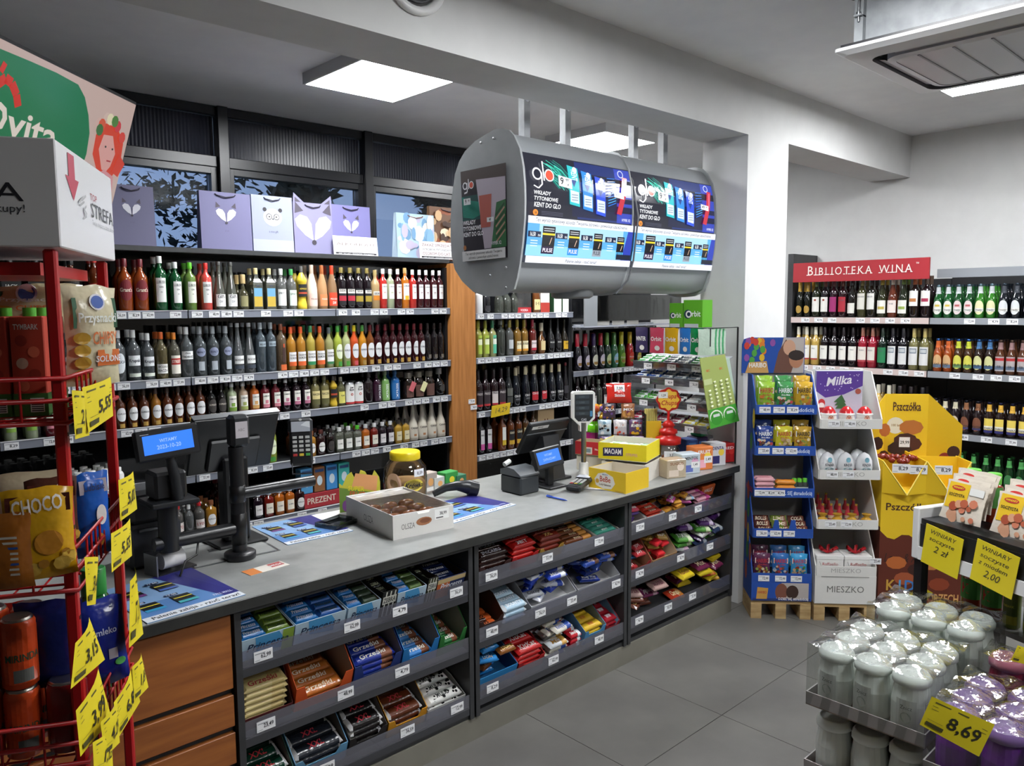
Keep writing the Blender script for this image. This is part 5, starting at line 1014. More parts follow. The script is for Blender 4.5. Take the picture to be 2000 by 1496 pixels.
bw = [bm(.105, .04, .018, 's#cdd2dc', 'Corny', 'd#1c3a9a', 's#2c4ab0'), bm(.12, .04, .02, 's#2a44b0', 'Milky', 'd#e8ecf4', 's#d0d4dc'), bm(.11, .04, .02, 's#b8bcc4', 'Corny', 'd#2a2a34')]
pile(u2, x0, x1, .01, .4, .03, bw, 44, .06, ['silver white bar with blue end, loose in the heap', 'dark blue and white bar, loose in the heap', 'silver bar with dark lettering, loose in the heap'], 3, 'chocolate_bar')
t, x0, x1 = carton(u2, 1131, 1219, 'grey carton heaped with dark blue bars', 'k#a8aab0', 'k#b4b4b4', .05, .1, .42)
pile(u2, x0, x1, .01, .4, .02, [bm(.12, .04, .022, 's#1c348a', 'Milky Way', 'd#e8ecf4'), bm(.12, .04, .022, 's#2a50b8', 'Milky', 'd#e8ecf4', 's#b8c4dc'), bm(.12, .04, .022, 's#24408c', 'Way', 'd#d8c0a0', 's#5a3a28')], 34, .06, ['navy bar in the grey carton', 'bright blue and silver bar in the grey carton', 'blue and brown bar in the grey carton'], 4, 'chocolate_bar')
t, x0, x1 = carton(u3, 938, 1012, 'blue open carton of loose caramel bars', 'k#2a86c4', 'k#1c5a8a', .07, .1, .4)
pile(u3, x0, x1, .01, .38, .03, [bm(.105, .036, .024, 's#6a3c18', 'LION', 'd#e8c060', 's#2c7ac0'), bm(.1, .034, .022, 's#2c86cc', 'LION', 'd#e8d8b0'), bm(.095, .036, .024, 's#8a5420', 'LION', 'd#f0d890')], 24, .06, ['brown and blue caramel bar in blue carton', 'bright blue caramel bar in blue carton', 'golden brown caramel bar in blue carton'], 5, 'chocolate_bar')
cbox(u3, 1015, 1066, 'plain red carton of wafer fingers in bottom row', 'k#b01c1c', 'k#8a1414', 's#b82020', 'KitKat', 'd#f0dcd8', 'red wafer finger bar in red carton', 4, .06)
x0, x1 = pxx(1068, u3), pxx(1118, u3); pile(u3, x0, x1, .0, .4, .012, [bm(.12, .05, .022, 's#d4d0c4', 'Knoppers', 'd#2a4a9a', 's#2c4a9a'), bm(.12, .05, .022, 's#c8ccd0', 'Milk', 'd#b08030', 's#c89a4a')], 26, .06, ['white and navy wafer bar heaped in bottom row', 'white and golden wafer bar heaped in bottom row'], 6, 'chocolate_bar', spin=.3)
x0, x1 = pxx(1120, u3), pxx(1142, u3); bars(u3, x0, x1, .006, .38, .002, bm(x1-x0-.004, .04, .022, 's#b8202c', 'kinder', 'd#f0f0f0', 's#d8dce0'), .042, .022, 0, 3, 'red and silver bar column in bottom row', name='chocolate_bar')
cbox(u3, 1144, 1184, 'blue and yellow carton in bottom row', 'k#5a9ac8', 'k#8a9aa0', 's#d8b02c', 'WW', 'd#b02820', 'yellow bar with red letters in blue carton', 3, .05, .075, .12)
cbox(u3, 1186, 1219, 'red carton with pale blue lining at right end', 'k#9a1c24', 'k#7ab0cc', 's#a01c2a', 'WW', 'd#e8e8f0', 'crimson bar in red carton at right end', 3, .05, .06, .12)
# unit 3
v1_, v2_, v3_ = trays[6], trays[7], trays[8]
def pk(L, W_, T_, c, tx='', tc=Wt, c2=None): return bm(L, W_, T_, c, tx, tc, c2)
t, x0, x1 = carton(v1_, 1233, 1264, 'white carton with pink sweets at left end of top row', 'k#c8c4c0', 'k#b8b0a8', .05, .11, .3); pile(v1_, x0, x1, .01, .25, .02, [pk(.07, .04, .02, 's#d0405a', 'Tutti', Wt), pk(.07, .04, .02, 's#5a3a8a', 'Mini', Wt), pk(.07, .04, .02, 's#d8d0c8', 'Tutti', 'd#b02a4a')], 16, .05, ['pink sweet packet in small white carton', 'violet sweet packet in small white carton', 'white sweet packet in small white carton'], 7)
t, x0, x1 = carton(v1_, 1267, 1301, 'white carton with red bars in top row', 'k#c8c4c0', 'k#b4aca4', .05, .11, .32); bars(v1_, x0+.006, x1-.006, .01, .25, .005, pk(x1-x0-.016, .03, .018, 's#b03020', 'CHOCO', 'd#e8d8b8'), .03, .018, 0, 3, 'small red bar in white carton', name='chocolate_bar')
x0, x1 = pxx(1303, v1_), pxx(1362, v1_); pile(v1_, x0, x1, 0, .42, .01, [pk(.07, .045, .018, 's#d8c8b8', 'MIX', 'd#8a3a5a', 's#8ab0d0'), pk(.07, .04, .018, 's#b04a8a', 'Mamba', Wt), pk(.06, .04, .018, 's#d89a3c', 'FRUIT', 'd#8a2a1c')], 40, .05, ['white and blue fruit chew packet in heap', 'magenta fruit chew packet in heap', 'yellow fruit chew packet in heap'], 8)
rl = MB(); rl.lathe([(.011, 0), (.012, .003), (.012, .07), (.011, .073)], 's#c87a24', 10); rl.lathe([(.0123, .02), (.0123, .05)], 's#8a4a1c', 10, cap=False); rlm = rl.data('sweet_roll')
for i in range(18):
    o = put(rlm, 'sweet_roll'); in_tray_o(o, v1_, pxx(1364, v1_)+.0265*(i % 6), .26+.0265*(i//6), .002); tag(o, 'orange and brown roll of sweets standing upright', 'sweet', 'orange sweet rolls standing upright')
x0, x1 = pxx(1366, v1_), min(pxx(1408, v1_), v1_[1]-.17); bars(v1_, x0, x1, .0, .2, .002, pk(x1-x0-.006, .035, .018, 's#d8a0b0', 'LENTILKY', 'd#a02a6a', 's#c04a8a'), .036, .018, 0, 3, 'pink sweet box in short column')
t = in_tray('sweets_box', 'orange box of throat sweets tipped at right end of top row', 'box', v1_, v1_[1]-.16, .1, .004)
b = MB(); b.box(0, .13, 0, .09, 0, .07, 'k#c85a20', .003); d = Dec(b, flat((0, 0, 0), (1, 0, 0), (0, 0, 1))); d.text('HALLS', .065, .03, .022, Wt); b.build('box', t)
t, x0, x1 = carton(v2_, 1233, 1274, 'red lined kraft carton at left end of middle row', 'k#9a2424', 'k#8a5a40', .06, .13, .36, cut=.3); pile(v2_, x0, x1, .01, .15, .01, [pk(.08, .04, .02, 's#3a7ab8', 'CHEWY', Wt), pk(.08, .04, .02, 's#b8343c', 'JOY', Wt)], 9, .03, ['blue sweet bar at bottom of kraft carton', 'red sweet bar at bottom of kraft carton'], 9)
t, x0, x1 = carton(v2_, 1277, 1325, 'kraft carton with red sweets in middle row', 'k#b08a60', 'k#b8a488', .05, .12, .36); pile(v2_, x0, x1, .01, .2, .01, [pk(.07, .05, .022, 's#c8242c'), pk(.07, .05, .022, 's#b08a3c', 'NUT', Wt)], 14, .03, ['glossy red sweet in kraft carton', 'golden sweet in kraft carton'], 10)
bgs = [pk(.115, .085, .026, 's#4a8a34', 'KAMYKI', Wt, 's#b8c8a0'), pk(.115, .085, .026, 's#d0d0cc', 'Jelly', 'd#5a2a7a', 's#c8a0b8'), pk(.11, .08, .026, 's#4a2464', 'KORSARZE', 'd#e0d0e8', 's#b8a8c0'), pk(.11, .08, .026, 's#2c3a5a', 'Skittles', Wt, 's#a8b0b8')]
x0, x1 = pxx(1327, v2_), v2_[1]; pile(v2_, x0, x1, 0, .42, .01, bgs, 30, .075, ['green bag of sweets heaped in middle row', 'white bag of jellies heaped in middle row', 'purple bag of sweets heaped in middle row', 'navy bag of sweets heaped in middle row'], 11, 'sweet_bag', 'bag')
x0, x1 = v3_[0], pxx(1322, v3_); pile(v3_, x0, x1, 0, .42, .01, [pk(.12, .07, .024, 's#7a2a5a', 'Jogobella', Wt, 's#b08a9a'), pk(.12, .06, .024, 's#b0908a', 'WAFER', 'd#6a2440'), pk(.11, .08, .026, 's#4a7a9a', 'Kubuś', Wt, 's#c8b8a0'), pk(.12, .06, .024, 's#5a2c1c', 'Choco', 'd#d8b878')], 46, .06, ['purple wafer packet heaped in bottom row', 'beige wafer packet heaped in bottom row', 'blue snack packet heaped in bottom row', 'brown snack packet heaped in bottom row'], 12)
x0, x1 = pxx(1318, v3_), v3_[1]; pile(v3_, x0, x1, 0, .42, .01, [pk(.12, .095, .03, 's#b8861c', 'Draże', 'd#6a3010', 's#c89a2c'), pk(.12, .09, .028, 's#c8b024', 'Kokos', 'd#7a3a10'), pk(.11, .08, .026, 's#b03a24', 'Chrupki', 'd#e8d8a8', 's#c87a30'), pk(.11, .08, .026, 's#6a2444', 'Mix', 'd#e0c8a8')], 30, .085, ['golden bag of coated sweets in bottom row', 'bright yellow bag of sweets in bottom row', 'red and orange snack bag in bottom row', 'plum coloured bag of sweets in bottom row'], 13, 'sweet_bag', 'bag')
# ================= things on the counter =================
FACE = -math.radians(43)          # a yaw that turns a front towards the aisle where the customers stand
def edge(name, label, cat, A, B, group=None, dz=0):
    "a thing whose front bottom edge runs from A to B: x along the front, y to the back, z up"
    A, B = Vector(A), Vector(B); e_ = B-A; t = thing(name, label, cat, A+Vector((0, 0, dz)), math.atan2(e_.y, e_.x), group); return t, math.hypot(e_.x, e_.y)
def vpl(px_, py_, A, B):
    "point on the upright plane through A and B"
    A, B = Vector(A), Vector(B); n = Vector((B.y-A.y, A.x-B.x, 0)); d = ray(px_, py_); return EYE+d*((A-EYE).dot(n)/d.dot(n))
def kz(px_, py_): return gz(px_, py_, ZK+.001)
FR = lambda o=(0, 0, 0): flat(o, (1, 0, 0), (0, 0, 1))            # print on a front face
TP = lambda z: flat((0, 0, z), (1, 0, 0), (0, 1, 0))              # print on a top face
def pillow(W, H, T_, key, kb=None, n=8, fin=.06, puff=1):
    "a filled bag standing upright: front towards -y"
    b = MB(); f = lambda u, v: T_/2*max(0, (1-abs(2*u-1)**2.4))**.6*max(0, 1-abs(2*v-1)**3)**.6
    for s_, k_ in ((-1, key), (1, kb or key)): b.grid(lambda u, v: ((u-.5)*W*(1-.07*math.sin(v*math.pi)+.012*math.sin(v*23+W*90)), s_*f(u, v)+.02*T_*math.sin(u*9+v*13), v*H+H*.012*math.sin(u*11+W*70)*v+.02*H*math.cos((u-.5)*5)*(v-.5)), n, n, k_, True, s_ > 0)
    return b, (lambda u, v, h: (u, -f(u/W+.5, v/H)+.02*T_*math.sin((u/W+.5)*9+v/H*13)-h-.0012, v))
def bagthing(name, label, cat, loc, rz, W, H, T_, key, art=None, group=None, tilt=0, kb=None):
    t = thing(name, label, cat, loc, rz, group); b, fn = pillow(W, H, T_, key, kb)
    if tilt: t.rotation_euler = (tilt, 0, rz)
    b.build('wrapper', t)
    if art: b = MB(); art(Dec(b, fn, .0005, .0003, 3), W, H); b.build('print', t)
    return t
def blobs(d, W, H, v0, v1, cols, n, seed, r=.06):
    rnd = random.Random(seed)
    for q in range(n): d.disc(rnd.uniform(-.38, .38)*W, rnd.uniform(v0, v1)*H, W*r*rnd.uniform(.6, 1.3), rnd.choice(cols), n=8)
# --- advertising mats
def mat(label, F1, F2, BR):
    A, B, C_ = kz(*F1), kz(*F2), kz(*BR); e_ = (B-A).normalized(); W = (B-A).length; D = abs((C_-B).dot(Vector((-e_.y, e_.x, 0))))
    t = thing('counter_mat', label, 'mat', A, math.atan2(e_.y, e_.x), 'blue advertising mats on the counter'); b = MB(); b.box(0, W, 0, D, 0, .002, 'p#7fa6d0'); b.build('mat', t)
    b = MB(); d = Dec(b, TP(.002)); d.rect(0, 0, W, D*.11, 'p#dfe4ea'); d.text('Palenie zabija - rzuć teraz!', W*.52, D*.03, D*.055, K, w=W*.9)
    d.rect(0, D*.11, W, D*.4, 'p#5a86c0'); d.rect(0, D*.4, W, D*.7, 'p#86aad4'); d.poly([(W*.55, D), (W*.78, D), (W, D*.11), (W*.84, D*.11)], 'p#2a2a78'); d.poly([(W*.78, D), (W, D), (W, D*.11)], 'p#33337f')
    d.text('PALL MALL', W*.86, D*.16, D*.04, 'd#c8cce8', w=W*.2)
    for i in range(2):
        for j in range(2):
            u, v = W*(.1+.33*i), D*(.2+.38*j)
            d.poly([(u, v), (u+W*.2, v), (u+W*.18, v+D*.2), (u-W*.01, v+D*.2)], 'p#1c1f24'); d.rect(u, v+D*.12, u+W*.19, v+D*.14, 'p#d8c840'); d.rect(u, v, u+W*.2, v+D*.05, ('p#3a9ac8', 'p#7a4a8a', 'p#4ab0b8', 'p#4a6ab8')[i*2+j]); d.rect(u-W*.04, v+D*.22, u+W*.1, v+D*.26, 'p#1a2c58'); d.text('17.50', u+W*.03, v+D*.225, D*.028, 'd#e8ecf4', w=W*.11)
    b.build('print', t)
mat('blue tobacco advertising mat at left end of counter', (288, 1219), (480, 1162), (362, 1113))
mat('blue tobacco advertising mat under the clear change tray', (562, 1065), (690, 1037), (600, 1008))
mat('blue tobacco advertising mat right of the biscuit box', (887, 1022), (1008, 986), (909, 969))
# --- flush cable plate in the worktop
A, B = kz(375, 1112), kz(548, 1075); t, W = edge('cable_plate', 'flush grey metal plate with slot in the worktop', 'plate', A, B); D = .26
b = MB(); b.box(0, W, 0, D, 0, .0012, 'm#8c8f90'); b.box(.012, W-.012, .012, D-.012, .0012, .0024, 'worktop'); b.build('plate', t); b = MB(); b.box(W*.35, W*.75, D*.6, D*.7, .0025, .0034, 'p#151515'); b.box(W*.34, W*.76, D*.58, D*.6, .0025, .005, 'm#8c8f90'); b.build('slot', t)
# --- till group 1 on a pole
PY = 2.751; p0 = kz(470, 1090); q = lambda a, c, y=PY: gy(a, c, y)
t = thing('till_stand', 'black pole stand with side arms on the counter', 'stand', (p0.x, PY, ZK+.001)); X_, Z_ = p0.x, ZK+.001; BK = 'p#1d1e21'
MB().lathe([(.055, 0), (.057, .006), (.057, .022), (.052, .027), (.026, .028)], BK, 24).build('base', t)
zt = q(480, 870).z-Z_; MB().lathe([(.026, .028), (.026, zt)], BK, 18).build('pole', t)
za = q(470, 1030).z-Z_; xl = q(300, 1055).x-X_; MB().tube([(-.02, 0, za), (xl*.4, 0, za), (xl, 0, za)], .024, BK, 14).build('lower_arm', t)
zu = q(500, 958).z-Z_; xr = q(612, 940).x-X_; MB().tube([(.02, 0, zu), (xr, 0, zu)], .021, BK, 14).build('upper_arm', t)
zk = q(330, 985).z-Z_; xk = q(330, 1050).x-X_; MB().lathe([(.034, za-.03), (.034, zk)], BK, 16, xk, 0).build('column', t)
MB().lathe([(.0262, za-.06), (.0285, za-.058), (.0285, za+.055), (.0262, za+.057)], 'p#141416', 16).build('clamp', t); MB().lathe([(.0262, zu-.03), (.029, zu-.028), (.029, zu+.03), (.0262, zu+.032)], 'p#141416', 16).build('clamp', t)
MB().tube([(xl*.5, 0, za-.02), (xl*.55, -.02, za-.06), (xl*.72, -.05, .05), (xl*.8, -.06, .004)], .004, 'p#111113', 6).build('cable', t)
# customer display on the column
t = thing('customer_display', 'small customer display with blue lit screen on left arm', 'display', (q(330, 985).x, PY, zk+Z_+.002))
b = MB(); b.box(-.075, .085, -.06, .09, 0, .018, 'p#26282b', .004); b.box(-.05, .06, -.02, .085, .018, .115, 'p#232427', .01); b.build('holder', t)
zl = q(322, 862).z-(zk+Z_); MB().tube([(.02, -.03, .02), (.012, -.035, .1), (-.004, -.03, zl-.03)], [.02, .018, .016], 'p#26282b', 12).build('neck', t)
b = MB(); b.M = Matrix.Translation((-.01, -.045, zl)) @ Matrix.Rotation(-.06, 4, 'Y') @ Matrix.Rotation(-.12, 4, 'X'); b.box(-.105, .105, -.012, .018, -.052, .052, 'p#1a1b1e', .006); b.build('housing', t)
b2 = MB(); b2.M = b.M; d = Dec(b2, FR((0, -.0121, 0)), .0003); d.rect(-.082, -.03, .082, .034, 'e#2f74f0'); d.text('WITAMY', 0, .006, .011, 'e#86a8ff'); d.text('2023-10-20', 0, -.016, .013, 'e#86a8ff'); d.rect(-.088, .038, -.06, .04, 'd#b8b8c0'); b2.build('screen', t)
# receipt printer behind it
t = thing('receipt_printer', 'dark grey receipt printer left of the till pole', 'printer', (q(300, 1000, 2.95).x, 2.95, ZK+.001), 0)
b = MB(); b.box(-.11, .07, -.08, .09, 0, .16, 'p#3a3c3f', .012); b.box(-.10, .06, -.07, .08, .16, .28, 'p#404245', .015); b.build('body', t); MB().tube([(-.08, -.083, .14), (.05, -.083, .14)], .006, 'm#a0a4a8', 8).build('tear_bar', t)
# touch monitor seen from its back
x0, x1 = gy(372, 860, 2.93).x, gy(540, 860, 2.93).x; zc = gy(455, 865, 2.93).z
t = thing('till_monitor', 'black touch screen monitor seen from behind, left till', 'monitor', ((x0+x1)/2, 2.96, ZK+.001)); zm = zc-ZK; W = x1-x0
b = MB(); b.M = Matrix.Translation((0, 0, zm)) @ Matrix.Rotation(.42, 4, 'X'); b.box(-W/2, W/2, -.02, .012, -.125, .125, 'p#18191b', .006); b.build('back_shell', t)
M2 = b.M; b = MB(); b.M = M2; b.box(-W*.3, W*.3, -.035, -.021, -.11, .03, 'p#222326', .01); b.box(-W*.02, W*.0, -.037, -.035, -.1, .02, 'p#0f0f10'); b.build('rear_cover', t)
b = MB(); b.M = M2; b.box(-W/2, W/2, -.0195, .0115, .1253, .1285, 'p#5c5f62'); b.build('top_trim', t)
b = MB(); b.box(-.05, .05, -.03, .04, .012, zm-.06, 'p#1c1d1f', .008); b.box(-.1, .1, -.08, .1, 0, .014, 'p#1c1d1f', .005); b.build('foot', t)
# pole top display
t = thing('pole_display', 'narrow black display head on top of till pole', 'display', (X_+.006, PY, zt+Z_)); b = MB(); b.box(-.03, .04, -.03, .03, .0, .118, 'p#2b2d30', .012); b.build('head', t)
b = MB(); d = Dec(b, FR((.005, -.0302, 0)), .0003); d.rect(-.022, .035, .024, .095, 'd#b9b3b8'); d.text('ABC', 0, .06, .01, 'd#8a8488'); b.build('screen', t)
# card terminal on the upper arm
def terminal(label, loc, rx, rz, s=1.0):
    t = thing('card_terminal', label, 'card terminal', loc, rz, 'card payment terminals'); t.rotation_euler = (rx, 0, rz); t.scale = (s, s, s)
    b = MB(); b.box(-.041, .041, -.014, .014, 0, .17, 'p#202124', .008); b.box(-.045, .045, -.018, .01, .12, .178, 'p#2a2c30', .01); b.build('body', t)
    b = MB(); d = Dec(b, FR((0, -.0182, 0)), .0004); d.rect(-.034, .126, .034, .164, 'd#a9aeb8'); d.poly([(0, .15), (.034, .14), (.034, .164), (.02, .164)], 'd#d8dce0'); d.disc(0, .171, .006, 'd#c8ccd0', .004); b.build('screen', t)
    km = MB().box(-.008, .008, -.0025, 0, -.005, .005, 'p#b4b6b4', .001).data('key')
    for r_ in range(4):
        for c in range(3): put(km, 'key', t, (-.023+.023*c, -.0143, .105-.016*r_))
    for c, cc in enumerate(('p#b03a3a', 'p#c8b040', 'p#4a9a50')): put(MB().box(-.008, .008, -.0025, 0, -.005, .005, cc, .001).data('key'), 'key', t, (-.023+.023*c, -.0143, .04))
    b = MB(); b.tube([(-.035, -.012, .01), (-.035, -.02, -.03), (.035, -.02, -.03), (.035, -.012, .01)], .003, 'p#2a2c30', 6); b.build('guard', t); return t
pt = q(575, 905); terminal('card payment terminal standing on arm of the till pole', (pt.x, PY-.06, pt.z), -.22, FACE*.6, 1.02)
MB().tube([(0, 0, -.05), (0, .03, .02), (0, .02, .08)], .016, BK, 10)
# small leaflet
A, B = kz(490, 1125), kz(566, 1103); t, W = edge('leaflet', 'narrow orange and white leaflet beside pole base', 'leaflet', A, B); b = MB(); b.box(0, W, 0, .065, 0, .001, 'd#dcd6cc'); d = Dec(b, TP(.001)); d.rect(0, 0, W*.3, .064, 'd#c8742c'); d.rect(W*.62, .02, W*.95, .06, 'd#b04a4a'); d.text('MEGA', W*.78, .03, .014, Wt); b.build('sheet', t)
# fallen printer roll next to the mat
A = kz(345, 1112); t = thing('receipt_roll_holder', 'small metal holder with white receipt roll', 'holder', (A.x, A.y, ZK+.001), .2); b = MB(); b.box(-.08, .06, -.03, .05, 0, .008, 'p#1c1c1e'); b.box(-.09, -.085, -.03, .05, 0, .075, 'm#8a8c90'); b.box(-.084, .02, .045, .05, 0, .075, 'm#8a8c90'); b.build('bracket', t)
b = MB(); b.M = Matrix.Translation((-.02, 0, .045)) @ Matrix.Rotation(math.pi/2, 4, 'Y'); b.lathe([(.03, -.04), (.03, .04)], 'd#d4d4d4', 18); b.lathe([(.012, .0405), (.012, .041)], 'd#2a2a2a', 10); b.build('paper_roll', t)
# --- biscuit tray carton
A, B = kz(768, 1056), kz(886, 1031); t, W = edge('biscuit_carton', 'long white biscuit carton wrapped in film with brown biscuits', 'carton', A, B)
C_ = kz(690, 975); e_ = (B-A).normalized(); D = .42; Hc = .10; KW = 'k#d6d4d0'
sk = (C_-A).dot(e_)*0
b = MB(); b.box(0, W, 0, D, 0, .004, KW); b.box(0, .004, 0, D, .004, Hc, KW); b.box(W-.004, W, 0, D, .004, Hc, KW); b.box(.004, W-.004, D-.004, D, .004, Hc, KW)
b.prism([(.004, 0, .004), (W-.004, 0, .004), (W-.004, 0, Hc), (W*.62, 0, Hc), (W*.59, 0, Hc-.012), (W*.41, 0, Hc-.012), (W*.38, 0, Hc), (.004, 0, Hc)], (0, .004, 0), KW); b.build('carton_body', t)
b = MB(); d = Dec(b, FR()); d.text('OLSZA', W*.24, Hc*.36, Hc*.22, 'd#6a6a68', bold=0, w=W*.22); d.disc(W*.5, Hc*.55, W*.13, 'd#a06a48', Hc*.17, 14); d.disc(W*.52, Hc*.57, W*.09, 'd#7a4a30', Hc*.1, 12); d.rect(W*.68, Hc*.5, W*.92, Hc*.92, 'd#ececea'); d.text('38,99', W*.82, Hc*.68, Hc*.13, K, w=W*.12); d.rect(W*.7, Hc*.55, W*.82, Hc*.6, 'd#5a5a5a')
d2 = Dec(b, flat((0, D, 0), (0, -1, 0), (0, 0, 1))); d2.text('OLSZA', D*.5, Hc*.3, Hc*.28, 'd#6a6a68', bold=0, w=D*.2); b.build('print', t)
b = MB(); b.box(.006, W-.006, .006, .06, Hc-.02, Hc-.018, KW); b.box(.006, W-.006, D-.09, D-.006, Hc-.01, Hc-.008, KW); b.build('flap', t)
b = MB(); f_ = lambda u, v: (.001+u*(W-.002), .03+v*(D-.07), Hc+.001+.006*math.sin(u*19+v*11)*math.sin(v*23)*(1 if .05 < u < .95 else 0)); b.grid(f_, 16, 20, 'f#e6e4e2'); b.build('film', t)
t['label'] = 'long white biscuit carton wrapped in clear film'
bme = MB(); bme.lathe([(.03, 0), (.045, .004), (.047, .014), (.036, .022), (.01, .025)], 's#7a4a2c', 12, sy=.65); bme = bme.data('biscuit'); rnd = random.Random(3)
for i in range(9):
    u, v = (i % 3+.5)/3, (i//3+.5)/3; o = put(bme, 'biscuit'); o.location = Vector(t.location)+Matrix.Rotation(t.rotation_euler[2], 3, 'Z') @ Vector((.03+u*(W-.06), .07+v*(D-.16), .008)) if 0 else Vector(t.location)+Matrix.Rotation(t.rotation_euler[2], 3, 'Z') @ Vector((.02+u*(W-.04), .07+v*(D-.16), .04)); o.rotation_euler = (0, 0, rnd.uniform(-.2, .2)); o.scale = (.86, .86, 1.5); tag(o, 'brown iced biscuit under the film, %s row, %s' % (('front', 'middle', 'rear')[i//3], ('left', 'centre', 'right')[i % 3]), 'biscuit', 'biscuits in the white carton')
MB()
# --- jar with yellow lid
A = gz(735, 985, ZK); t = thing('sweet_jar', 'big clear jar with yellow lid and white price sticker', 'jar', (2.135, 3.04, ZK+.001)); R_ = .1
b = MB(); b.lathe([(.085, 0), (.1, .01), (.105, .1), (.1, .16), (.075, .195), (.066, .2), (.066, .205)], 'c#eceae2', 24, cap=False); b.build('glass', t)
b = MB(); b.lathe([(.071, .2), (.073, .203), (.073, .232), (.068, .238)], 'p#e8cc1c', 28); b.build('lid', t); b = MB(); b.lathe([(.08, .004), (.094, .014), (.097, .085), (.085, .1), (.02, .104)], 'd#c8a070', 16); b.build('sweets', t)
b = MB(); d = Dec(b, cyl(.1055, a0=-math.pi/2-.5), .001, .0004); d.disc(.03, .09, .05, 'd#d8c040', .03); d.text('Krówka', .03, .08, .022, K, sh=.3); d.disc(-.07, .1, .04, 'd#e0b8a0', .05); d.rect(.03, .13, .085, .165, 'd#e4e4e4', 3); d.text('0,59', .06, .14, .014, K); b.build('label', t)
# --- yellow flower shaped sweet card
A = kz(664, 1004); B = kz(715, 1010); t, W = edge('sweet_display_card', 'green and yellow display card with flower shaped top', 'card', A, A+Vector((.17, -.07, 0)))
b = MB(); pts = [(0, 0, 0), (W, 0, 0), (W, 0, .13)]+[(W*(.98-.9*i/8)+.0, 0, .155+.03*math.sin(i*2.2)+.02*math.sin(math.pi*i/8)) for i in range(9)]+[(0, 0, .14)]; b.prism(pts, (0, .004, 0), 'd#c8c23c'); d = Dec(b, FR())
d.poly([(0, .0), (W, 0), (W, .08), (0, .12)], 'd#6a8a34'); d.poly([(W*.3, .12), (W*.9, .09), (W*.95, .16), (W*.4, .18)], 'd#e0a068'); d.text('SUPER', W*.4, .1, .02, 'd#e8d82c', rot=-.15); d.text('FRUIT', W*.42, .075, .02, 'd#c8502c', rot=-.15)
for i, cc in enumerate(('d#7a4a8a', 'd#c88a3c', 'd#b03a5a', 'd#4a7a3a')): d.disc(W*(.15+.22*i), .035, .016, cc, .026)
b.build('card', t)
# --- paper sheet and clear change tray
A, B = kz(655, 1022), kz(735, 1015); t, W = edge('paper_sheet', 'white paper sheet lying behind the biscuit box', 'paper', kz(608, 1008), kz(648, 1026)); b = MB(); b.grid(lambda u, v: (u*.2, v*.22, .004+.004*math.sin(u*5)*v), 6, 6, 'd#e4e4e2'); b.build('sheet', t)
t, W = edge('change_tray', 'flat clear plastic change tray on the blue mat', 'tray', kz(615, 1030), kz(670, 1040), dz=.003); b = MB(); b.box(0, .12, 0, .15, .001, .005, 'c#c8ccd0'); 
for a in ((0, .12, 0, .01), (0, .12, .14, .15), (0, .01, .01, .14), (.11, .12, .01, .14)): b.box(*a, .005, .018, 'c#c8ccd0')
b.build('tray', t)
# --- hand scanner
A = kz(900, 972); t = thing('barcode_scanner', 'black hand held barcode scanner lying behind right mat', 'scanner', (A.x+.05, A.y-.0, ZK+.001), -.5)
b = MB(); b.tube([(-.16, .02, .02), (-.11, .015, .045), (-.06, 0, .055), (0, 0, .045), (.03, 0, .035)], [.016, .02, .024, .036, .03], 'p#232527', 12); b.tube([(-.16, .02, .02), (-.17, .022, .0155)], [.016, .015], 'p#232527', 12); b.build('body', t); b = MB(); b.tube([(.0, 0, .042), (.045, 0, .03)], [.038, .034], 'p#15161a', 12); b.build('nose', t)
# small cartons behind the counter edge
for i, (px_, py_, w_, h_, c, lb) in enumerate(((826, 948, .09, .10, 'k#a89c94', 'small pink and beige carton behind the biscuit box'), (846, 940, .08, .07, 'k#b8bcb8', 'small white carton with price sticker behind scanner'), (868, 945, .09, .085, 'k#2c8a3c', 'small green and yellow carton behind the scanner'), (890, 938, .07, .06, 'k#2c6a4c', 'dark green packet next to the pilaster'))):
    A = Vector((gy(px_, py_, 3.07).x, 3.06, ZK+.001)); t = thing('small_carton', lb, 'carton', A, .1); b = MB(); b.box(0, w_, 0, .06, 0, h_, c, .002); d = Dec(b, FR()); d.disc(w_*.5, h_*.55, w_*.2, 'd#d8a060' if i != 2 else 'd#d8c82c', h_*.2); d.rect(w_*.1, h_*.1, w_*.7, h_*.3, 'd#e4e4e0'); b.build('box', t)
# --- till group 2
A, B = kz(983, 968), kz(1022, 974); t = thing('receipt_printer', 'square dark receipt printer with rounded lid, right till', 'printer', (2.575, 2.70, ZK+.001))
b = MB(); b.box(0, .13, 0, .15, 0, .09, 'p#2e3236', .008); b.build('body', t); b = MB(); b.prism([(.0, .002, .09), (.0, .148, .09), (0, .148, .115), (0, .1, .13), (0, .05, .125), (0, .002, .098)], (.13, 0, 0), 'p#565a5e'); b.build('lid', t); b = MB(); b.tube([(.03, .15, .13), (.07, .155, .142)], .012, 'd#dcdcda', 8); b.build('paper', t)
t = thing('customer_display', 'small customer display with blue lit screen, right till', 'display', (2.80, 2.72, ZK+.001)); b = MB(); b.box(-.04, .08, -.04, .08, 0, .012, 'p#1c1d1f', .003); b.box(-.01, .03, .0, .03, .012, .13, 'p#1c1d1f', .004); b.build('stand', t)
b = MB(); b.M = Matrix.Translation((-.04, -.02, .165)) @ Matrix.Rotation(-.35, 4, 'X') @ Matrix.Rotation(-.05, 4, 'Y'); b.box(-.1, .1, -.012, .015, -.052, .052, 'p#17181b', .006); b.build('housing', t)
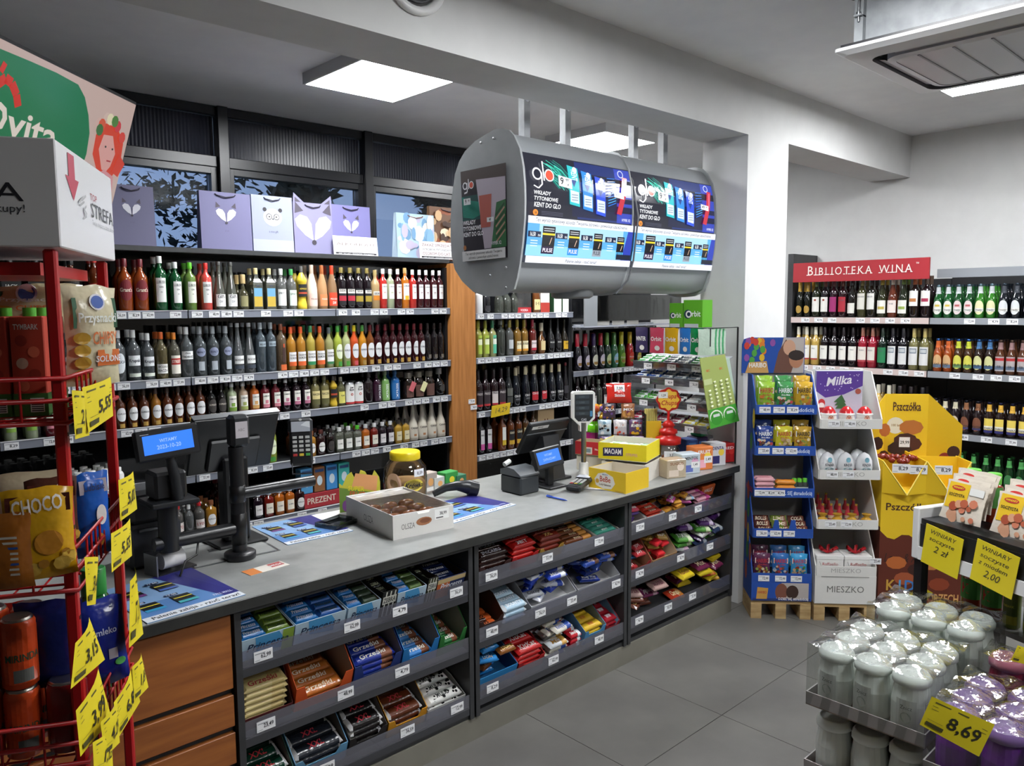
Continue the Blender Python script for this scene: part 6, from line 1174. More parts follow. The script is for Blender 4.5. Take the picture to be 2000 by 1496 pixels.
b2 = MB(); b2.M = b.M; d = Dec(b2, FR((0, -.0121, 0)), .0003); d.rect(-.08, -.028, .08, .034, 'e#2f74f0'); d.text('WITAMY', 0, .008, .011, 'e#86a8ff'); d.text('ZAPRASZAMY', 0, -.014, .011, 'e#86a8ff'); b2.build('screen', t)
t = thing('till_monitor', 'black touch screen monitor seen from behind, right till', 'monitor', (2.93, 2.90, ZK+.001)); b = MB(); b.M = Matrix.Translation((0, 0, .22)) @ Matrix.Rotation(.55, 4, 'X'); b.box(-.16, .14, -.015, .012, -.08, .12, 'p#1d1e20', .006); b.box(-.16, .14, -.017, -.015, .052, .058, 'p#6a6c70'); b.build('back_shell', t); b2 = MB(); b2.M = b.M; d = Dec(b2, FR((0, -.0151, 0)), .0003); d.rect(-.14, .085, -.02, .105, 'd#dcdcdc'); d.text('SERWIS', -.08, .09, .009, K); b2.build('sticker', t)
b = MB(); b.prism([(-.05, -.1, .012), (-.05, .06, .012), (-.05, .0, .24), (-.05, -.05, .24)], (.12, 0, 0), 'p#28292c'); b.box(-.08, .12, -.1, .1, 0, .0125, 'p#1c1d1f', .003); b.build('foot', t)
t = thing('scale_display', 'white scale display head on short pole', 'scale', (3.10, 2.76, ZK+.001), FACE*.8); b = MB(); b.lathe([(.034, 0), (.036, .004), (.034, .03), (.026, .034), (.026, .08), (.022, .085)], 'p#d4d4d0', 16); b.build('base', t); MB().lathe([(.014, .085), (.014, .30)], 'm#a8aaac', 12).build('pole', t)
z0 = gy(1132, 830, 2.8).z-ZK; z1 = gy(1132, 764, 2.8).z-ZK; b = MB(); w_ = .062
b.prism([(-.02, 0, z0-.03), (.02, 0, z0-.03), (.022, 0, z0), (w_, 0, z0+.04), (w_, 0, z1-.008), (w_-.008, 0, z1), (-w_+.008, 0, z1), (-w_, 0, z1-.008), (-w_, 0, z0+.04), (-.022, 0, z0)], (0, .04, 0), 'p#dcdcd8'); b.build('head', t)
b = MB(); d = Dec(b, FR()); zz = z1-.014; d.poly([(-.03, z0+.024), (.03, z0+.024), (.05, z0+.045), (.05, zz), (-.05, zz), (-.05, z0+.045)], 'p#2c3034')
for i in range(4): d.rect(-.044, zz-.03*i-.022, .03, zz-.03*i-.004, 'p#3c444a'); d.text('0.000', -.01, zz-.03*i-.018, .01, 'd#59656a')
d.text('CAS', 0, z0+.028, .012, 'd#c8ccd0'); d.rect(.034, z0+.05, .047, z0+.08, 'd#4a86b0'); b.build('screen', t)
t = terminal('card payment terminal lying flat beside the yellow sweets box', (2.86, 2.60, ZK+.03), 0, 0); t.rotation_euler = (-math.pi/2+.12, 0, -1.25); t.location = (2.80, 2.565, ZK+.022); t.scale = (1, 1, 1)
A, B = kz(1068, 971), kz(1108, 980); t, W = edge('pen', 'blue ballpoint pen lying on counter by terminal', 'pen', A, B); b = MB(); b.tube([(0, 0, .006), (W*.8, 0, .006), (W*.92, 0, .006), (W, 0, .005)], [.0045, .0045, .003, .001], 'p#1c4ab8', 8); b.build('barrel', t); MB().box(0, .035, -.001, .001, .0105, .0125, 'p#1c4ab8').build('clip', t)
t, W = edge('till_receipt', 'small white receipt slip behind card terminal', 'paper', kz(1135, 955), kz(1180, 958)); b = MB(); b.grid(lambda u, v: (u*.12, v*.08, .002+.004*u*u), 4, 3, 'd#dcdcdc'); b.build('sheet', t)
# ================= sweets at the right end of the counter =================
def obox_thing(name, label, cat, A, B, dep, h, outer, inner='k#c8c2b4', openb=True, art=None, cut=0, dz=0, back=0, group=None):
    t, W = edge(name, label, cat, A, B, group, dz); q = .003; b = MB()
    if openb:
        b.box(0, W, 0, dep, 0, q, inner); hb = h+back
        b.prism([(0, 0, q), (0, dep, q), (0, dep, hb), (0, dep*.5, hb), (0, 0, h)], (q, 0, 0), outer); b.prism([(W-q, 0, q), (W-q, dep, q), (W-q, dep, hb), (W-q, dep*.5, hb), (W-q, 0, h)], (q, 0, 0), outer); b.box(q, W-q, dep-q, dep, q, hb, inner); b.box(q, W-q, 0, q, q, h*(1-cut), outer)
        b.face([(q+.0004, q, q), (q+.0004, dep-q, q), (q+.0004, dep-q, hb-.001), (q+.0004, q, h-.001)], inner); b.face([(W-q-.0004, q, q), (W-q-.0004, q, h-.001), (W-q-.0004, dep-q, hb-.001), (W-q-.0004, dep-q, q)], inner)
    else: b.box(0, W, 0, dep, 0, h, outer, .003)
    b.build('carton_body', t)
    if art: b = MB(); art(Dec(b, FR()), W, h); b.build('print', t)
    return t, W
def bebe(d, W, H):
    d.poly([(W*.16, H*.5), (W*.2, H*.2), (W*.4, H*.08), (W*.62, H*.12), (W*.72, H*.4), (W*.66, H*.72), (W*.45, H*.88), (W*.26, H*.78)], 'd#e2ddd0'); d.text('BeBe', W*.45, H*.42, H*.26, 'd#b8482c', w=W*.3); d.text('Lody Kakaowe', W*.45, H*.24, H*.09, 'd#5a4a3a', w=W*.32); d.text('MIESZKO', W*.45, H*.74, H*.06, 'd#3a6a9a'); d.disc(W*.24, H*.42, W*.05, 'd#c89a3c'); d.rect(W*.72, H*.06, W*.95, H*.1, 'd#c8a030')
A, B = kz(1150, 952), kz(1222, 966); obox_thing('sweets_carton', 'bright yellow open sweets carton nearest the counter edge', 'carton', A, B, .2, .105, 'k#dfba1e', 'k#bdb6a8', True, bebe)
def mao(d, W, H): d.poly([(W*.1, H*.2), (W*.52, H*.28), (W*.52, H*.78), (W*.1, H*.7)], 'd#1c1c50'); d.text('MAOAM', W*.31, H*.36, H*.3, 'd#f0f0f0', w=W*.36); d.text('STRIPES', W*.7, H*.3, H*.16, 'd#d8a090', w=W*.24)
A, B = kz(1186, 938), kz(1262, 952); A.z = B.z = ZK+.107; off = Vector((.13, .10, 0)); t, W = obox_thing('sweets_carton', 'lemon yellow open carton of chews on the other cartons', 'carton', Vector((3.15, 2.70, ZK+.106)), Vector((3.24, 2.45, ZK+.106)), .24, .09, 'k#e6d41c', 'k#d8d4c4', True, mao)
gs = [pk(.09, .022, .014, 's#6fb83c', 'MAOAM', Wt), pk(.09, .022, .014, 's#d8e8d0', 'MAOAM', 'd#4a9a30')]; gs = [g.data('chew_stick') for g in gs]; R3 = Matrix.Rotation(t.rotation_euler[2], 3, 'Z')
for i in range(24):
    o = put(gs[i % 2], 'chew_stick'); o.location = Vector(t.location)+R3 @ Vector((W*(.2+.3*(i % 3)), .03+.022*(i//3), .045+.008*(i % 2))); o.rotation_euler = (.2, 0, t.rotation_euler[2]+.1*(i % 3-1)); tag(o, 'green wrapped chew stick in lemon yellow carton', 'sweet', 'green chew sticks in the lemon yellow carton')
obox_thing('sweets_carton', 'white inner carton under the lemon yellow carton', 'carton', Vector((3.13, 2.66, ZK+.001)), Vector((3.2, 2.43, ZK+.001)), .26, .10, 'k#cfcac0', 'k#b8b2a4', True, lambda d, W, H: (d.rect(W*.55, 0, W*.9, H*.8, 'd#d88a2c'), d.disc(W*.72, H*.55, W*.1, 'd#e8c040')))
def redart(d, W, H): d.rect(W*.3, H*.1, W*.62, H*.6, 'd#d8d0c8'); d.rect(W*.35, H*.2, W*.57, H*.5, 'd#7a8a90'); d.text('No.1', W*.8, H*.4, H*.14, 'd#e8d8d0')
obox_thing('sweets_carton', 'small red open carton left of the lemon yellow carton', 'carton', Vector((3.22, 2.93, ZK+.09)), Vector((3.28, 2.78, ZK+.09)), .11, .075, 'k#b01c24', 'k#a89878', True, redart)
obox_thing('sweets_carton', 'plain cardboard carton carrying the red carton', 'carton', Vector((3.23, 2.93, ZK+.001)), Vector((3.285, 2.79, ZK+.001)), .10, .086, 'k#c8c0b0', 'k#c8c0b0', False)
# plush-like lollipop bucket
t = thing('lollipop_bucket', 'green and magenta bucket full of wrapped lollipops', 'bucket', (3.55, 3.06, ZK+.001)); b = MB(); b.lathe([(.06, 0), (.08, .17)], 'p#b01c74', 20, cap=True); b.build('bucket', t); b = MB(); b.lathe([(.08, .17), (.088, .18), (.08, .215), (.05, .232), (.02, .235)], 's#6fc81c', 20); b.build('paper_frill', t)
lm = MB(); lm.lathe([(.004, -.022), (.02, -.012), (.024, 0), (.02, .014), (.006, .022)], 's#c88a1c', 10); lmd = [lm.data('lollipop')]
for cc in ('s#8a2c4a', 's#d8a82c', 's#b8502c', 's#5a3a7a'):
    lm = MB(); lm.lathe([(.004, -.022), (.02, -.012), (.024, 0), (.02, .014), (.006, .022)], cc, 10); lmd.append(lm.data('lollipop'))
rnd = random.Random(6)
for i in range(13):
    n_ = (1, 5, 7)[(i > 0)+(i > 5)]; a = 2*math.pi*i/n_; rr_ = (0, .046, .068)[(i > 0)+(i > 5)]; o = put(lmd[i % 5], 'lollipop'); o.location = (3.55+rr_*math.cos(a), 3.06+rr_*math.sin(a), ZK+(.312, .306, .258)[(i > 0)+(i > 5)]); tag(o, 'wrapped round lollipop, %s in the green bucket' % ('topmost one', 'upper ring', 'lower ring')[(i > 0)+(i > 5)], 'lollipop', 'lollipops in the bucket')
# clear stand with bags of sweets
def smallbag(label, x, y, z, w_, h_, t_, c, art=None, rz=FACE, tilt=-.06): return bagthing('sweet_bag', label, 'bag', (x, y, z), rz, w_, h_, t_, c, art, None, tilt)
def splash(seed, cols, tx='', tc=Wt, v=.6):
    def f(d, W, H):
        blobs(d, W, H, .1, .9, cols, 12, seed, .1)
        if tx: d.text(tx, 0, H*v, H*.14, tc, w=W*.75, sh=.15)
    return f
t = thing('sweet_rack', 'clear acrylic rack holding small sweet bags and lollipops', 'rack', (3.50, 2.83, ZK+.001), FACE); b = MB()
for i in range(3): b.box(-.136, .136, -.035+.045*i, .005+.045*i, .06+.09*i, .064+.09*i, 'c#dfe3e6'); b.box(-.136, .136, -.038+.045*i, -.035+.045*i, .064+.09*i, .09+.09*i, 'c#dfe3e6')
for x in (-.14, .137): b.box(x, x+.003, -.035, .1, 0, .3, 'c#dfe3e6')
b.build('frame', t); R3 = Matrix.Rotation(FACE, 3, 'Z'); C_ = Vector((3.50, 2.83, ZK))
sp = [('purple sweet bag with monster print on clear rack', -.09, 0, .067, 's#6a4a7a', ['s#c8a83c', 's#4a2a5a', 's#b05a2c']), ('lilac sweet bag in middle of clear rack', 0, 0, .067, 's#8a74a4', ['s#c8b83c', 's#b8a0c8', 's#d07a3c']), ('pale lilac sweet bag at right of clear rack', .09, 0, .067, 's#a890b8', ['s#d8c8dc', 's#7a5a8a']),
      ('white and blue foam sweet bag on upper rack', -.09, .045, .157, 's#b8ccd8', ['s#7aa0b8', 's#e8e8e8', 's#1c1c24']), ('clear bag with red foam sweets on upper rack', 0, .045, .157, 's#c4c0c4', ['s#d0442c', 's#e8e4e4', 's#d07058']), ('purple bag with yellow monster on upper rack', .09, .045, .157, 's#5a4464', ['s#d8a82c', 's#8a2c3c', 's#c8c0b8']),
      ('dark bag of fizzy sweets on top of rack', -.06, .09, .247, 's#4a3a4a', ['s#b05a3c', 's#d88a3c', 's#6a4a8a']), ('orange bag of fizzy sweets on top of rack', .05, .09, .247, 's#a8704a', ['s#d8a05a', 's#7a3a5a', 's#e0c0a0'])]
for i, (lb, x, y, z, c, cs) in enumerate(sp):
    p = C_+R3 @ Vector((x, y-.02, z)); smallbag(lb, p.x, p.y, p.z, .08, .105, .02, c, splash(i, cs, ('SOUR', 'MONSTER', 'FIZZ', 'ICE', 'FOAM', 'MONSTER', 'COLA', 'MIX')[i]))
p = C_+R3 @ Vector((.0, .07, .356)); smallbag('glossy red bag of sweets with price sticker on rack', p.x, p.y, p.z, .15, .12, .06, 's#c02a20', lambda d, W, H: (d.rect(-W*.2, H*.5, W*.2, H*.85, 'd#e4e4e4'), d.text('7,99', 0, H*.6, H*.14, K), d.text('Skittles', 0, H*.25, H*.13, Wt)), tilt=-.35)
t = thing('straw_bundle', 'bundle of yellow sherbet straws standing upright', 'bundle', C_+R3 @ Vector((.18, .05, .001)), FACE); b = MB(); b.box(-.034, .034, -.02, .02, 0, .12, 'd#c8b83c', .003); b.build('holder', t)
sm = MB().tube([(0, 0, 0), (0, 0, .2)], .006, 's#d8cc7a', 6).data('straw')
for i in range(12): put(sm, 'straw', t, (-.03+.0122*(i % 6), -.008+.016*(i//6), .121))
t = thing('yellow_card', 'plain yellow paper card standing among sweets', 'card', C_+R3 @ Vector((.185, -.012, .06)), FACE); b = MB(); b.box(-.045, .045, 0, .002, .0, .2, 'd#d8b41c'); b.build('card', t); b = MB(); b.box(-.03, .03, .003, .03, -.06, .01, 'k#b8b2a4'); b.build('foot', t)
for i in range(10):
    p = C_+R3 @ Vector((-.09+.028*(i % 10), -.1+.03*(i % 2), .16)); o = put(MB().lathe([(.003, -.016), (.016, -.008), (.018, 0), (.016, .009), (.004, .016)], ('s#d89a4a', 's#c8b86a', 's#d8844a')[i % 3], 10).tube([(0, 0, -.015), (0, 0, -.135)], .002, 'd#e0ddd6', 5).data('lollipop'), 'lollipop'); o.location = p; o.rotation_euler = (.1*(i % 3-1), .1*(i % 2), 0); tag(o, 'orange flat lollipop on white stick in row before jar', 'lollipop', 'orange lollipops in a row')
t = thing('lollipop_tray', 'low clear tray holding the row of orange lollipops', 'tray', C_+R3 @ Vector((.03, -.085, .001)), FACE); MB().box(-.13, .14, -.02, .03, 0, .02, 'c#d8dcdc', .003).build('tray', t)
# red lollipop tower
tw = Vector((3.66, 2.615, 0)); t = thing('lollipop_tower', 'red lollipop tower with flower shaped yellow logo and jar', 'display', (tw.x, tw.y, ZK+.001), FACE)
b = MB(); b.lathe([(.06, 0), (.066, .01), (.066, .11), (.05, .13)], 'c#ece6e2', 20, cap=False); b.build('jar', t); b = MB(); rnd = random.Random(9)
for i in range(14): b.M = Matrix.Translation((rnd.uniform(-.035, .035), rnd.uniform(-.035, .035), .02+.012*(i//4))); b.lathe([(.004, -.014), (.018, 0), (.004, .014)], 's#c87a5c', 8)
tag(b.build('sweets_inside', t), kind='stuff')
b = MB(); b.lathe([(.055, .13), (.072, .135), (.072, .17), (.045, .178), (.042, .19), (.052, .196), (.05, .215), (.03, .222), (.03, .235), (.04, .24), (.02, .262), (.01, .268)], 'p#c41c18', 24); b.build('red_cap', t); MB().lathe([(.008, .268), (.008, .32)], 'p#c41c18', 10).build('stem', t)
b = MB(); zc = .385
fl_ = lambda r0, k_, n=40: [((r0+k_*math.cos(8*2*math.pi*i/n))*math.cos(2*math.pi*i/n), (r0+k_*math.cos(8*2*math.pi*i/n))*math.sin(2*math.pi*i/n)) for i in range(n)]
b.prism([(x, 0, zc+z) for x, z in fl_(.068, .004)], (0, .008, 0), 'p#b42418'); d = Dec(b, FR((0, 0, zc))); d.poly(fl_(.056, .006), 'd#e8b83c'); d.text('Chupa', 0, .008, .026, 'd#b42418', w=.085, sh=.2); d.text('Chups', 0, -.03, .026, 'd#b42418', w=.09, sh=.2); d.rect(-.06, .01, -.005, .045, 'd#e4e4e4'); d.text('1,29', -.03, .02, .012, K); b.build('logo_disc', t)
b = MB(); d = Dec(b, cyl(.067), .0006); d.rect(-.035, .06, .035, .1, 'd#e4e4e4', 4); d.text('3,29', .01, .072, .014, K); b.build('price_sticker', t)
# gum rack: faces along the counter, its back to the pillar
GX = 3.80; yA, yB = gx(1238, 720, GX).y, gx(1395, 735, GX).y; W = yA-yB; RZ = -math.pi/2
t = thing('gum_rack', 'tiered clear chewing gum rack at end of the counter', 'rack', (GX, yA, ZK+.001), RZ); gr = t
G = lambda x, y, z: (GX+y, yA-x, ZK+z)
for i, (py_, dy) in enumerate([(716, .0), (746, .02), (790, .04), (832, .06)]):
    z = gx(1300, py_, GX-dy).z-ZK; b = MB(); b.M = Matrix.Translation((0, -dy, z)) @ Matrix.Rotation(.32, 4, 'X'); b.box(0, W, 0, .2, -.004, 0, 'p#9a9ea4'); b.box(0, W, -.004, 0, -.02, .028, 't#b8bcc4'); b.build('tier', gr)
    rnd = random.Random(i)
    for q_ in range(3): o = put(rnd.choice(_TG), 'price_tag', gr, (W*(.2+.3*q_), -dy-.009, z-.002)); o.scale = (.95, 1, .95)
    cols = [['s#3f9a4a', 's#2a3a44', 's#38904a'], ['s#2a4a8a', 's#5a6a78', 's#4a5a68'], ['s#4a9a3c', 's#3a2a34', 's#b8b8b4'], ['s#b02c4a', 's#8a4a5a', 's#c8b83c'], ['s#3a8a50', 's#c8b43c', 's#2c6a44']][i]
    for g, cc in enumerate(cols):
        me = pk(W/6.4, .026, .014, cc, ('Orbit', 'Airwaves', 'Winter')[g], Wt, 's#c8d0cc').data('gum_pack')
        for c in range(2):
            for r_ in range(4):
                o = put(me, 'gum_pack'); o.location = G(W*(g+.25+.5*c)/3, -dy+(.02+.034*r_)*.95, z+.005+(.02+.034*r_)*.32); o.rotation_euler = (Matrix.Rotation(RZ+rnd.uniform(-.06, .06), 3, 'Z') @ Matrix.Rotation(.45, 3, 'X')).to_euler(); lb = 'pack of gum, %s tier of the gum rack, %s column' % (('top', 'second', 'third', 'fourth', 'lowest')[i], ('left', 'middle', 'right')[g]); tag(o, lb+', %s %s' % (ordn(r_+1), ('left', 'right')[c]), 'gum', lb)
MB().box(-.006, -.001, -.09, .2, 0, .5, 'v#dcdfe4').build('side_panel', gr)
zr = gx(1300, 640, GX-.08).z-ZK; b = MB(); b.tube([(W*.02, .2, zr), (W*.02, -.08, zr), (W*1.04, -.08, zr), (W*1.04, .2, zr)], .003, 'p#1c1c1e', 6); b.tube([(W*1.04, -.08, zr), (W*1.04, -.08, zr-.1)], .003, 'p#1c1c1e', 6)
for x in (W*.02, W*1.04): b.tube([(x, .2, 0), (x, .2, zr)], .005, 'p#1c1c1e', 6)
b.build('hook_rail', gr); zb = gx(1300, 690, GX-.09).z; hh = zr+ZK-zb
for i, (p0_, p1_, c, tx, lb) in enumerate(((1243, 1268, 's#3c3458', 'WINTER', 'violet gum pouch hanging at left of rack'), (1271, 1299, 's#d04a64', 'Orbit', 'pink gum pouch hanging on the rack'), (1300, 1327, 's#d8a81c', 'Orbit', 'yellow gum pouch hanging on the rack'), (1329, 1351, 's#2c74c0', 'Orbit', 'blue gum pouch hanging on the rack'), (1350, 1378, 's#0f8a48', 'Orbit', 'green gum pouch hanging on the rack'))):
    y0, y1 = gx(p0_, 665, GX-.09).y, gx(p1_, 665, GX-.09).y; w_ = y0-y1
    bagthing('gum_pouch', lb, 'pouch', (GX-.1, (y0+y1)/2, zb), RZ, w_*.98, hh, .02, c, lambda d, W, H, tx=tx: (d.text(tx, 0, H*.48, H*.16, Wt, w=W*.75), d.disc(W*.1, H*.2, W*.18, 's#e0dcd8', H*.1)))
for i in range(7): bagthing('gum_pouch', 'pale green pouch seen edge on, %s of seven at right' % ordn(i+1), 'pouch', (GX-.09+.022*i, gx(1380+3.6*i, 665, GX-.09+.022*i).y, zb), math.radians(-25), .11, hh*.98, .01, ('s#b8ccbc', 's#4a9a68')[i % 2])
for (p0_, p1_, yt, lb) in ((1307, 1333, 592, 'smaller green gum box on top of the rack'), (1334, 1372, 586, 'larger green gum box on top of the rack')):
    y0, y1 = gx(p0_, 620, GX-.07).y, gx(p1_, 620, GX-.07).y; zb2 = zr+ZK+.004; w_ = y0-y1; hh2 = gx(p0_, yt, GX-.07).z-zb2; t = thing('gum_box', lb, 'box', (GX-.07, y0, zb2), RZ)
    b = MB(); b.box(.001, w_-.001, 0, .1, 0, hh2, 'k#5aa81c', .002); d = Dec(b, FR()); d.disc(w_*.25, hh2*.48, w_*.2, 'd#16324a'); d.disc(w_*.3, hh2*.48, w_*.16, 'd#e8ece8'); d.disc(w_*.3, hh2*.48, w_*.09, 'd#16324a'); d.text('rbit', w_*.45, hh2*.4, hh2*.2, 'd#e8ece8', 'l', w=w_*.45); b.build('box', t)
    MB().box(w_*.1, w_*.8, -.004, -.001, -.015, .02, 'd#d0d4d8').build('price_tag', t)
# lighter card, hanging tilted
A = gy(1372, 700, 2.72); B = gy(1442, 700, 2.72)
c4 = [gy(a, c, 2.365) for a, c in ((1388, 838), (1444, 822), (1416, 692), (1367, 700))]
t = thing('lighter_card', 'tilted green blister card of small razors or lighters', 'card', c4[0]); b = MB(); O = c4[0]; bb = lambda u, v, h: tuple((c4[0]*(1-u)+c4[1]*u)*(1-v)+(c4[3]*(1-u)+c4[2]*u)*v-O+Vector((0, -h, 0)))
t['label'] = 'tilted green blister card hanging before the pillar'
b.prism([bb(0, 0, 0), bb(1, 0, 0), bb(1, 1, 0), bb(0, 1, 0)], (0, .004, 0), 'd#9aa85c'); d = Dec(b, bb); d.rect(0, 0, 1, .27, 'd#3f9a2c')
for q_ in (.25, .72): d.disc(q_, .15, .22, 'd#dfe3d8', .1); d.disc(q_, .13, .2, 'd#2f8a24', .1); d.rect(q_-.1, .15, q_+.12, .19, 'd#c8d0cc')
d.text('BIC', .22, .8, .03, 'd#c8642c', sx=2); d.text('BIC', .72, .8, .03, 'd#c8642c', sx=2); d.rect(0, .62, .3, .7, 'd#b8c48a'); b.build('card', t)
bl = MB(); bl.box(-.011, .011, -.008, 0, -.006, .006, 'p#c4cca0', .003); blm = bl.data('blister'); 
for r_ in range(7):
    for c in range(4):
        if r_ > 4 and c < 1: continue
        o = put(blm, 'blister', t, bb(.15+.23*c, .31+.055*r_, 0)); o.rotation_euler = (0, -.2, 0)
c5 = [gy(a, c, 2.735) for a, c in ((1375, 825), (1392, 830), (1400, 705), (1372, 712))]
t = thing('lighter_card', 'second pale green card hanging behind the tilted card', 'card', c4[0]+Vector((0, .03, 0))); b = MB(); b.prism([Vector(bb(u, v, 0))+Vector((du, 0, 0)) for u, v, du in ((.1, .1, .03), (1.1, .1, .03), (1.25, .93, .02), (.2, .93, .02))], (0, .003, 0), 'd#a8bcb0'); b.build('card', t)
# row of small cartons along the counter front right
rowb = [(1287, 1320, 915, 's#b8a890', 'clear bag of pale foam sweets by counter edge', .10, 'SUGUS'), (1322, 1346, 912, 'k#b8c4cc', 'pale blue sweets carton with price sticker', .11, 'MENTOS'), (1347, 1376, 926, 'k#d87a3c', 'orange and pink sweets carton at counter edge', .13, 'FRUIT'), (1378, 1404, 918, 'k#d4d4d8', 'white and navy sweets carton at counter edge', .13, 'DENTA'), (1405, 1424, 908, 'k#c01c1c', 'plain red sweets carton at counter right end', .11, 'RED')]
rx0 = 3.40
for i, (p0_, p1_, py_, c, lb, h_, tx) in enumerate(rowb):
    x = gy((p0_+p1_)/2, 925, 2.46).x; w_ = (.12, .12, .12, .11, .1)[i]; t = thing('sweets_carton', lb, 'carton', (x, 2.40+.008*i, ZK+.001), FACE*.5)
    b = MB(); b.box(-w_/2, w_/2, 0, .09, 0, h_, c, .003); d = Dec(b, FR()); d.rect(-w_*.4, h_*.1, w_*.1, h_*.45, ('d#d8c8b8', 'd#5a6ab0', 'd#e8a8b8', 'd#2a2a6a', 'd#a01818')[i]); d.disc(w_*.2, h_*.6, w_*.18, ('d#e8d8c8', 'd#d8a0c0', 'd#e8c840', 'd#e8c840', 'd#d83028')[i]); d.text(tx, 0, h_*.72, h_*.14, ('d#8a5a3a', K, Wt, 'd#2a2a6a', 'd#e8d0d0')[i], w=w_*.7)
    if i in (1, 2): d.rect(0, h_*.3, w_*.45, h_*.6, 'd#e4e4e4'); d.text('1,49', w_*.22, h_*.4, h_*.12, K)
    b.build('box', t)
for i, (px_, c, lb) in enumerate(((1352, 'k#2c4a8a', 'navy tub of small sweets behind orange carton'), (1372, 'k#3a2c5a', 'violet tub of small sweets behind white carton'), (1395, 'k#7a7c80', 'grey metal sweets tray with price stickers'), (1420, 'k#8a8c90', 'grey metal sweets tray at right end'))):
    x = gy(px_, 880, 2.6).x; t = thing('sweets_tub', lb, 'tub', (x, 2.60, ZK+.001), FACE*.4); b = MB(); w_ = .13 if i > 1 else .09; b.box(-w_/2, w_/2, 0, .1, 0, .13, c, .006); d = Dec(b, FR()); d.rect(-w_*.3, .08, w_*.3, .11, 'd#dcdcdc' if i > 1 else 'd#4a7ab8'); d.rect(-w_*.4, .03, w_*.4, .07, 'd#b02c3a' if i < 2 else 'd#6a6c70'); b.build('tub', t)
for i in range(6):
    o = put(pk(.09, .03, .02, ('s#2a9a5a', 's#3aa86a', 's#c0303c')[i % 3], '', Wt).data('sweet_stick'), 'sweet_stick'); o.location = (gy(1362, 860, 2.66).x-.03+.034*(i % 2), 2.64, ZK+.135+.021*(i//2)); o.rotation_euler = (0, 0, 1.4); tag(o, 'green foil sweet stick lying on the violet tub', 'sweet', 'green foil sweet sticks')
# clear hanging cup dispenser behind the gum rack
YD = 4.30; A = gy(1142, 640, YD); B = gy(1330, 632, YD); W = B.x-A.x; zt_ = gy(1200, 575, YD).z; zb = A.z
t = thing('acrylic_dispenser', 'white and clear acrylic dispenser with hanging strips', 'dispenser', (A.x, YD, zb)); H = zt_-zb
MB().box(0, W, 0, .14, 0, .012, 'p#a8acb8').build('base', t); MB().box(0, .16, .0, .012, .0125, H, 'p#8c9094').build('side_cover', t); MB().box(.162, W, .0, .004, .05, H, 'c#b8bab8').build('clear_front', t)
sm_ = MB().box(-.008, .008, -.001, .001, -.16, 0, 'd#6a6258').data('strip')
for i in range(26): o = put(sm_, 'strip', t, (.19+i*(W-.22)/26, .03+.02*(i % 3), H-.02-.01*(i % 4))); o.rotation_euler = (0, .08*((i % 5)-2), 0)
for i in range(3): MB().box(.18+.2*i, .34+.2*i, .02, .024, .013, .06, 'd#c8c6c0').build('paper_insert', t)
# ================= floor stands on the right =================
def pallet(t, W, D, hp):
    b = MB()
    for x in (0, W/2-.03, W-.06): b.box(x, x+.06, 0, D, 0, hp-.022, 'pallet_wood')
    b.build('pallet_blocks', t); 
    for i in range(4): MB().box(0, W, i*D/4+.004, (i+1)*D/4-.004, hp-.022, hp, 'pallet_wood').build('pallet_board', t)
def floor_stand(name, label, PA, PB, D, lips, ytop, ypal, side, lip, inner, liph=.05):
    A, B = gz(*PA, 0), gz(*PB, 0); t, W = edge(name, label, 'display stand', A, B); cx = (PA[0]+PB[0])/2
    Z = lambda py_: vpl(cx, py_, A, B).z
    hp = Z(ypal); pallet(t, W, D, hp); zt = Z(ytop); zs = [Z(y) for y in lips]; q = .006
    MB().box(0, W, D-q, D, hp, zt, inner).build('back_panel', t)
    for n_, x in (('l', 0), ('r', W-q)):
        pts = [(x, D-q, hp), (x, .0, hp)]
        for k_, z in enumerate(zs[::-1]):
            nxt = (zs[::-1]+[zt+.02])[k_+1]; pts += [(x, 0, z+liph), (x, D*.42, nxt-.025), (x, D*.42, nxt-.006), (x, 0, nxt-.004)] if k_ < len(zs)-1 else [(x, 0, z+liph), (x, D*.5, zt), (x, D-q, zt)]
        b = MB(); b.prism(pts, (q, 0, 0), side); b.build('side_panel', t)
    for k_, z in enumerate(zs):
        MB().box(q+.0005, W-q-.0005, .0, D-q-.0005, z-.004, z, inner).build('tier_floor', t); MB().box(q+.0005, W-q-.0005, -.004, 0, z-.004, z+liph, lip).build('tier_lip', t)
    MB().box(0, W, -.004, 0, hp, zs[-1]-.0045, side).build('base_panel', t)
    R3 = Matrix.Rotation(t.rotation_euler[2], 3, 'Z'); L = lambda x, y, z: Vector(t.location)+R3 @ Vector((x, y, z))
    return t, W, zs, hp, zt, L, t.rotation_euler[2]
BLU = 'k#1c4aa0'
t, W, zs, hp, zt, L, rz = floor_stand('sweets_stand', 'tall blue cardboard sweets stand on wooden pallet by counter', (1466, 1207), (1583, 1210), .22, [808, 888, 970, 1049, 1136], 735, 1173, BLU, BLU, 'k#8f8c88')
hs = t; zh = vpl(1520, 659, L(0, .2, 0), L(W, .2, 0)).z
b = MB(); b.prism([(-.04, .2, zt+.001), (W-.02, .2, zt+.001), (W-.02, .2, zh), (.0, .2, zh), (-.03, .2, zh-.01), (-.04, .2, zh-.04)], (0, .006, 0), BLU); d = Dec(b, FR((0, .2, zt+.002))); hh = zh-zt-.003
d.poly([(W*.45, 0), (W*.93, 0), (W*.93, hh), (W*.58, hh)], 'd#b4aca8'); d.poly([(W*.42, 0), (W*.72, 0), (W*.82, hh*.6), (W*.62, hh*.95), (W*.5, hh*.6)], 'd#6a4438'); d.disc(W*.68, hh*.72, .035, 'd#c89a80', .045); d.disc(W*.8, hh*.38, .04, 'd#b07a5c', .05); d.disc(W*.8, hh*.5, .045, 'd#2a1c18', .03)
rnd = random.Random(8)
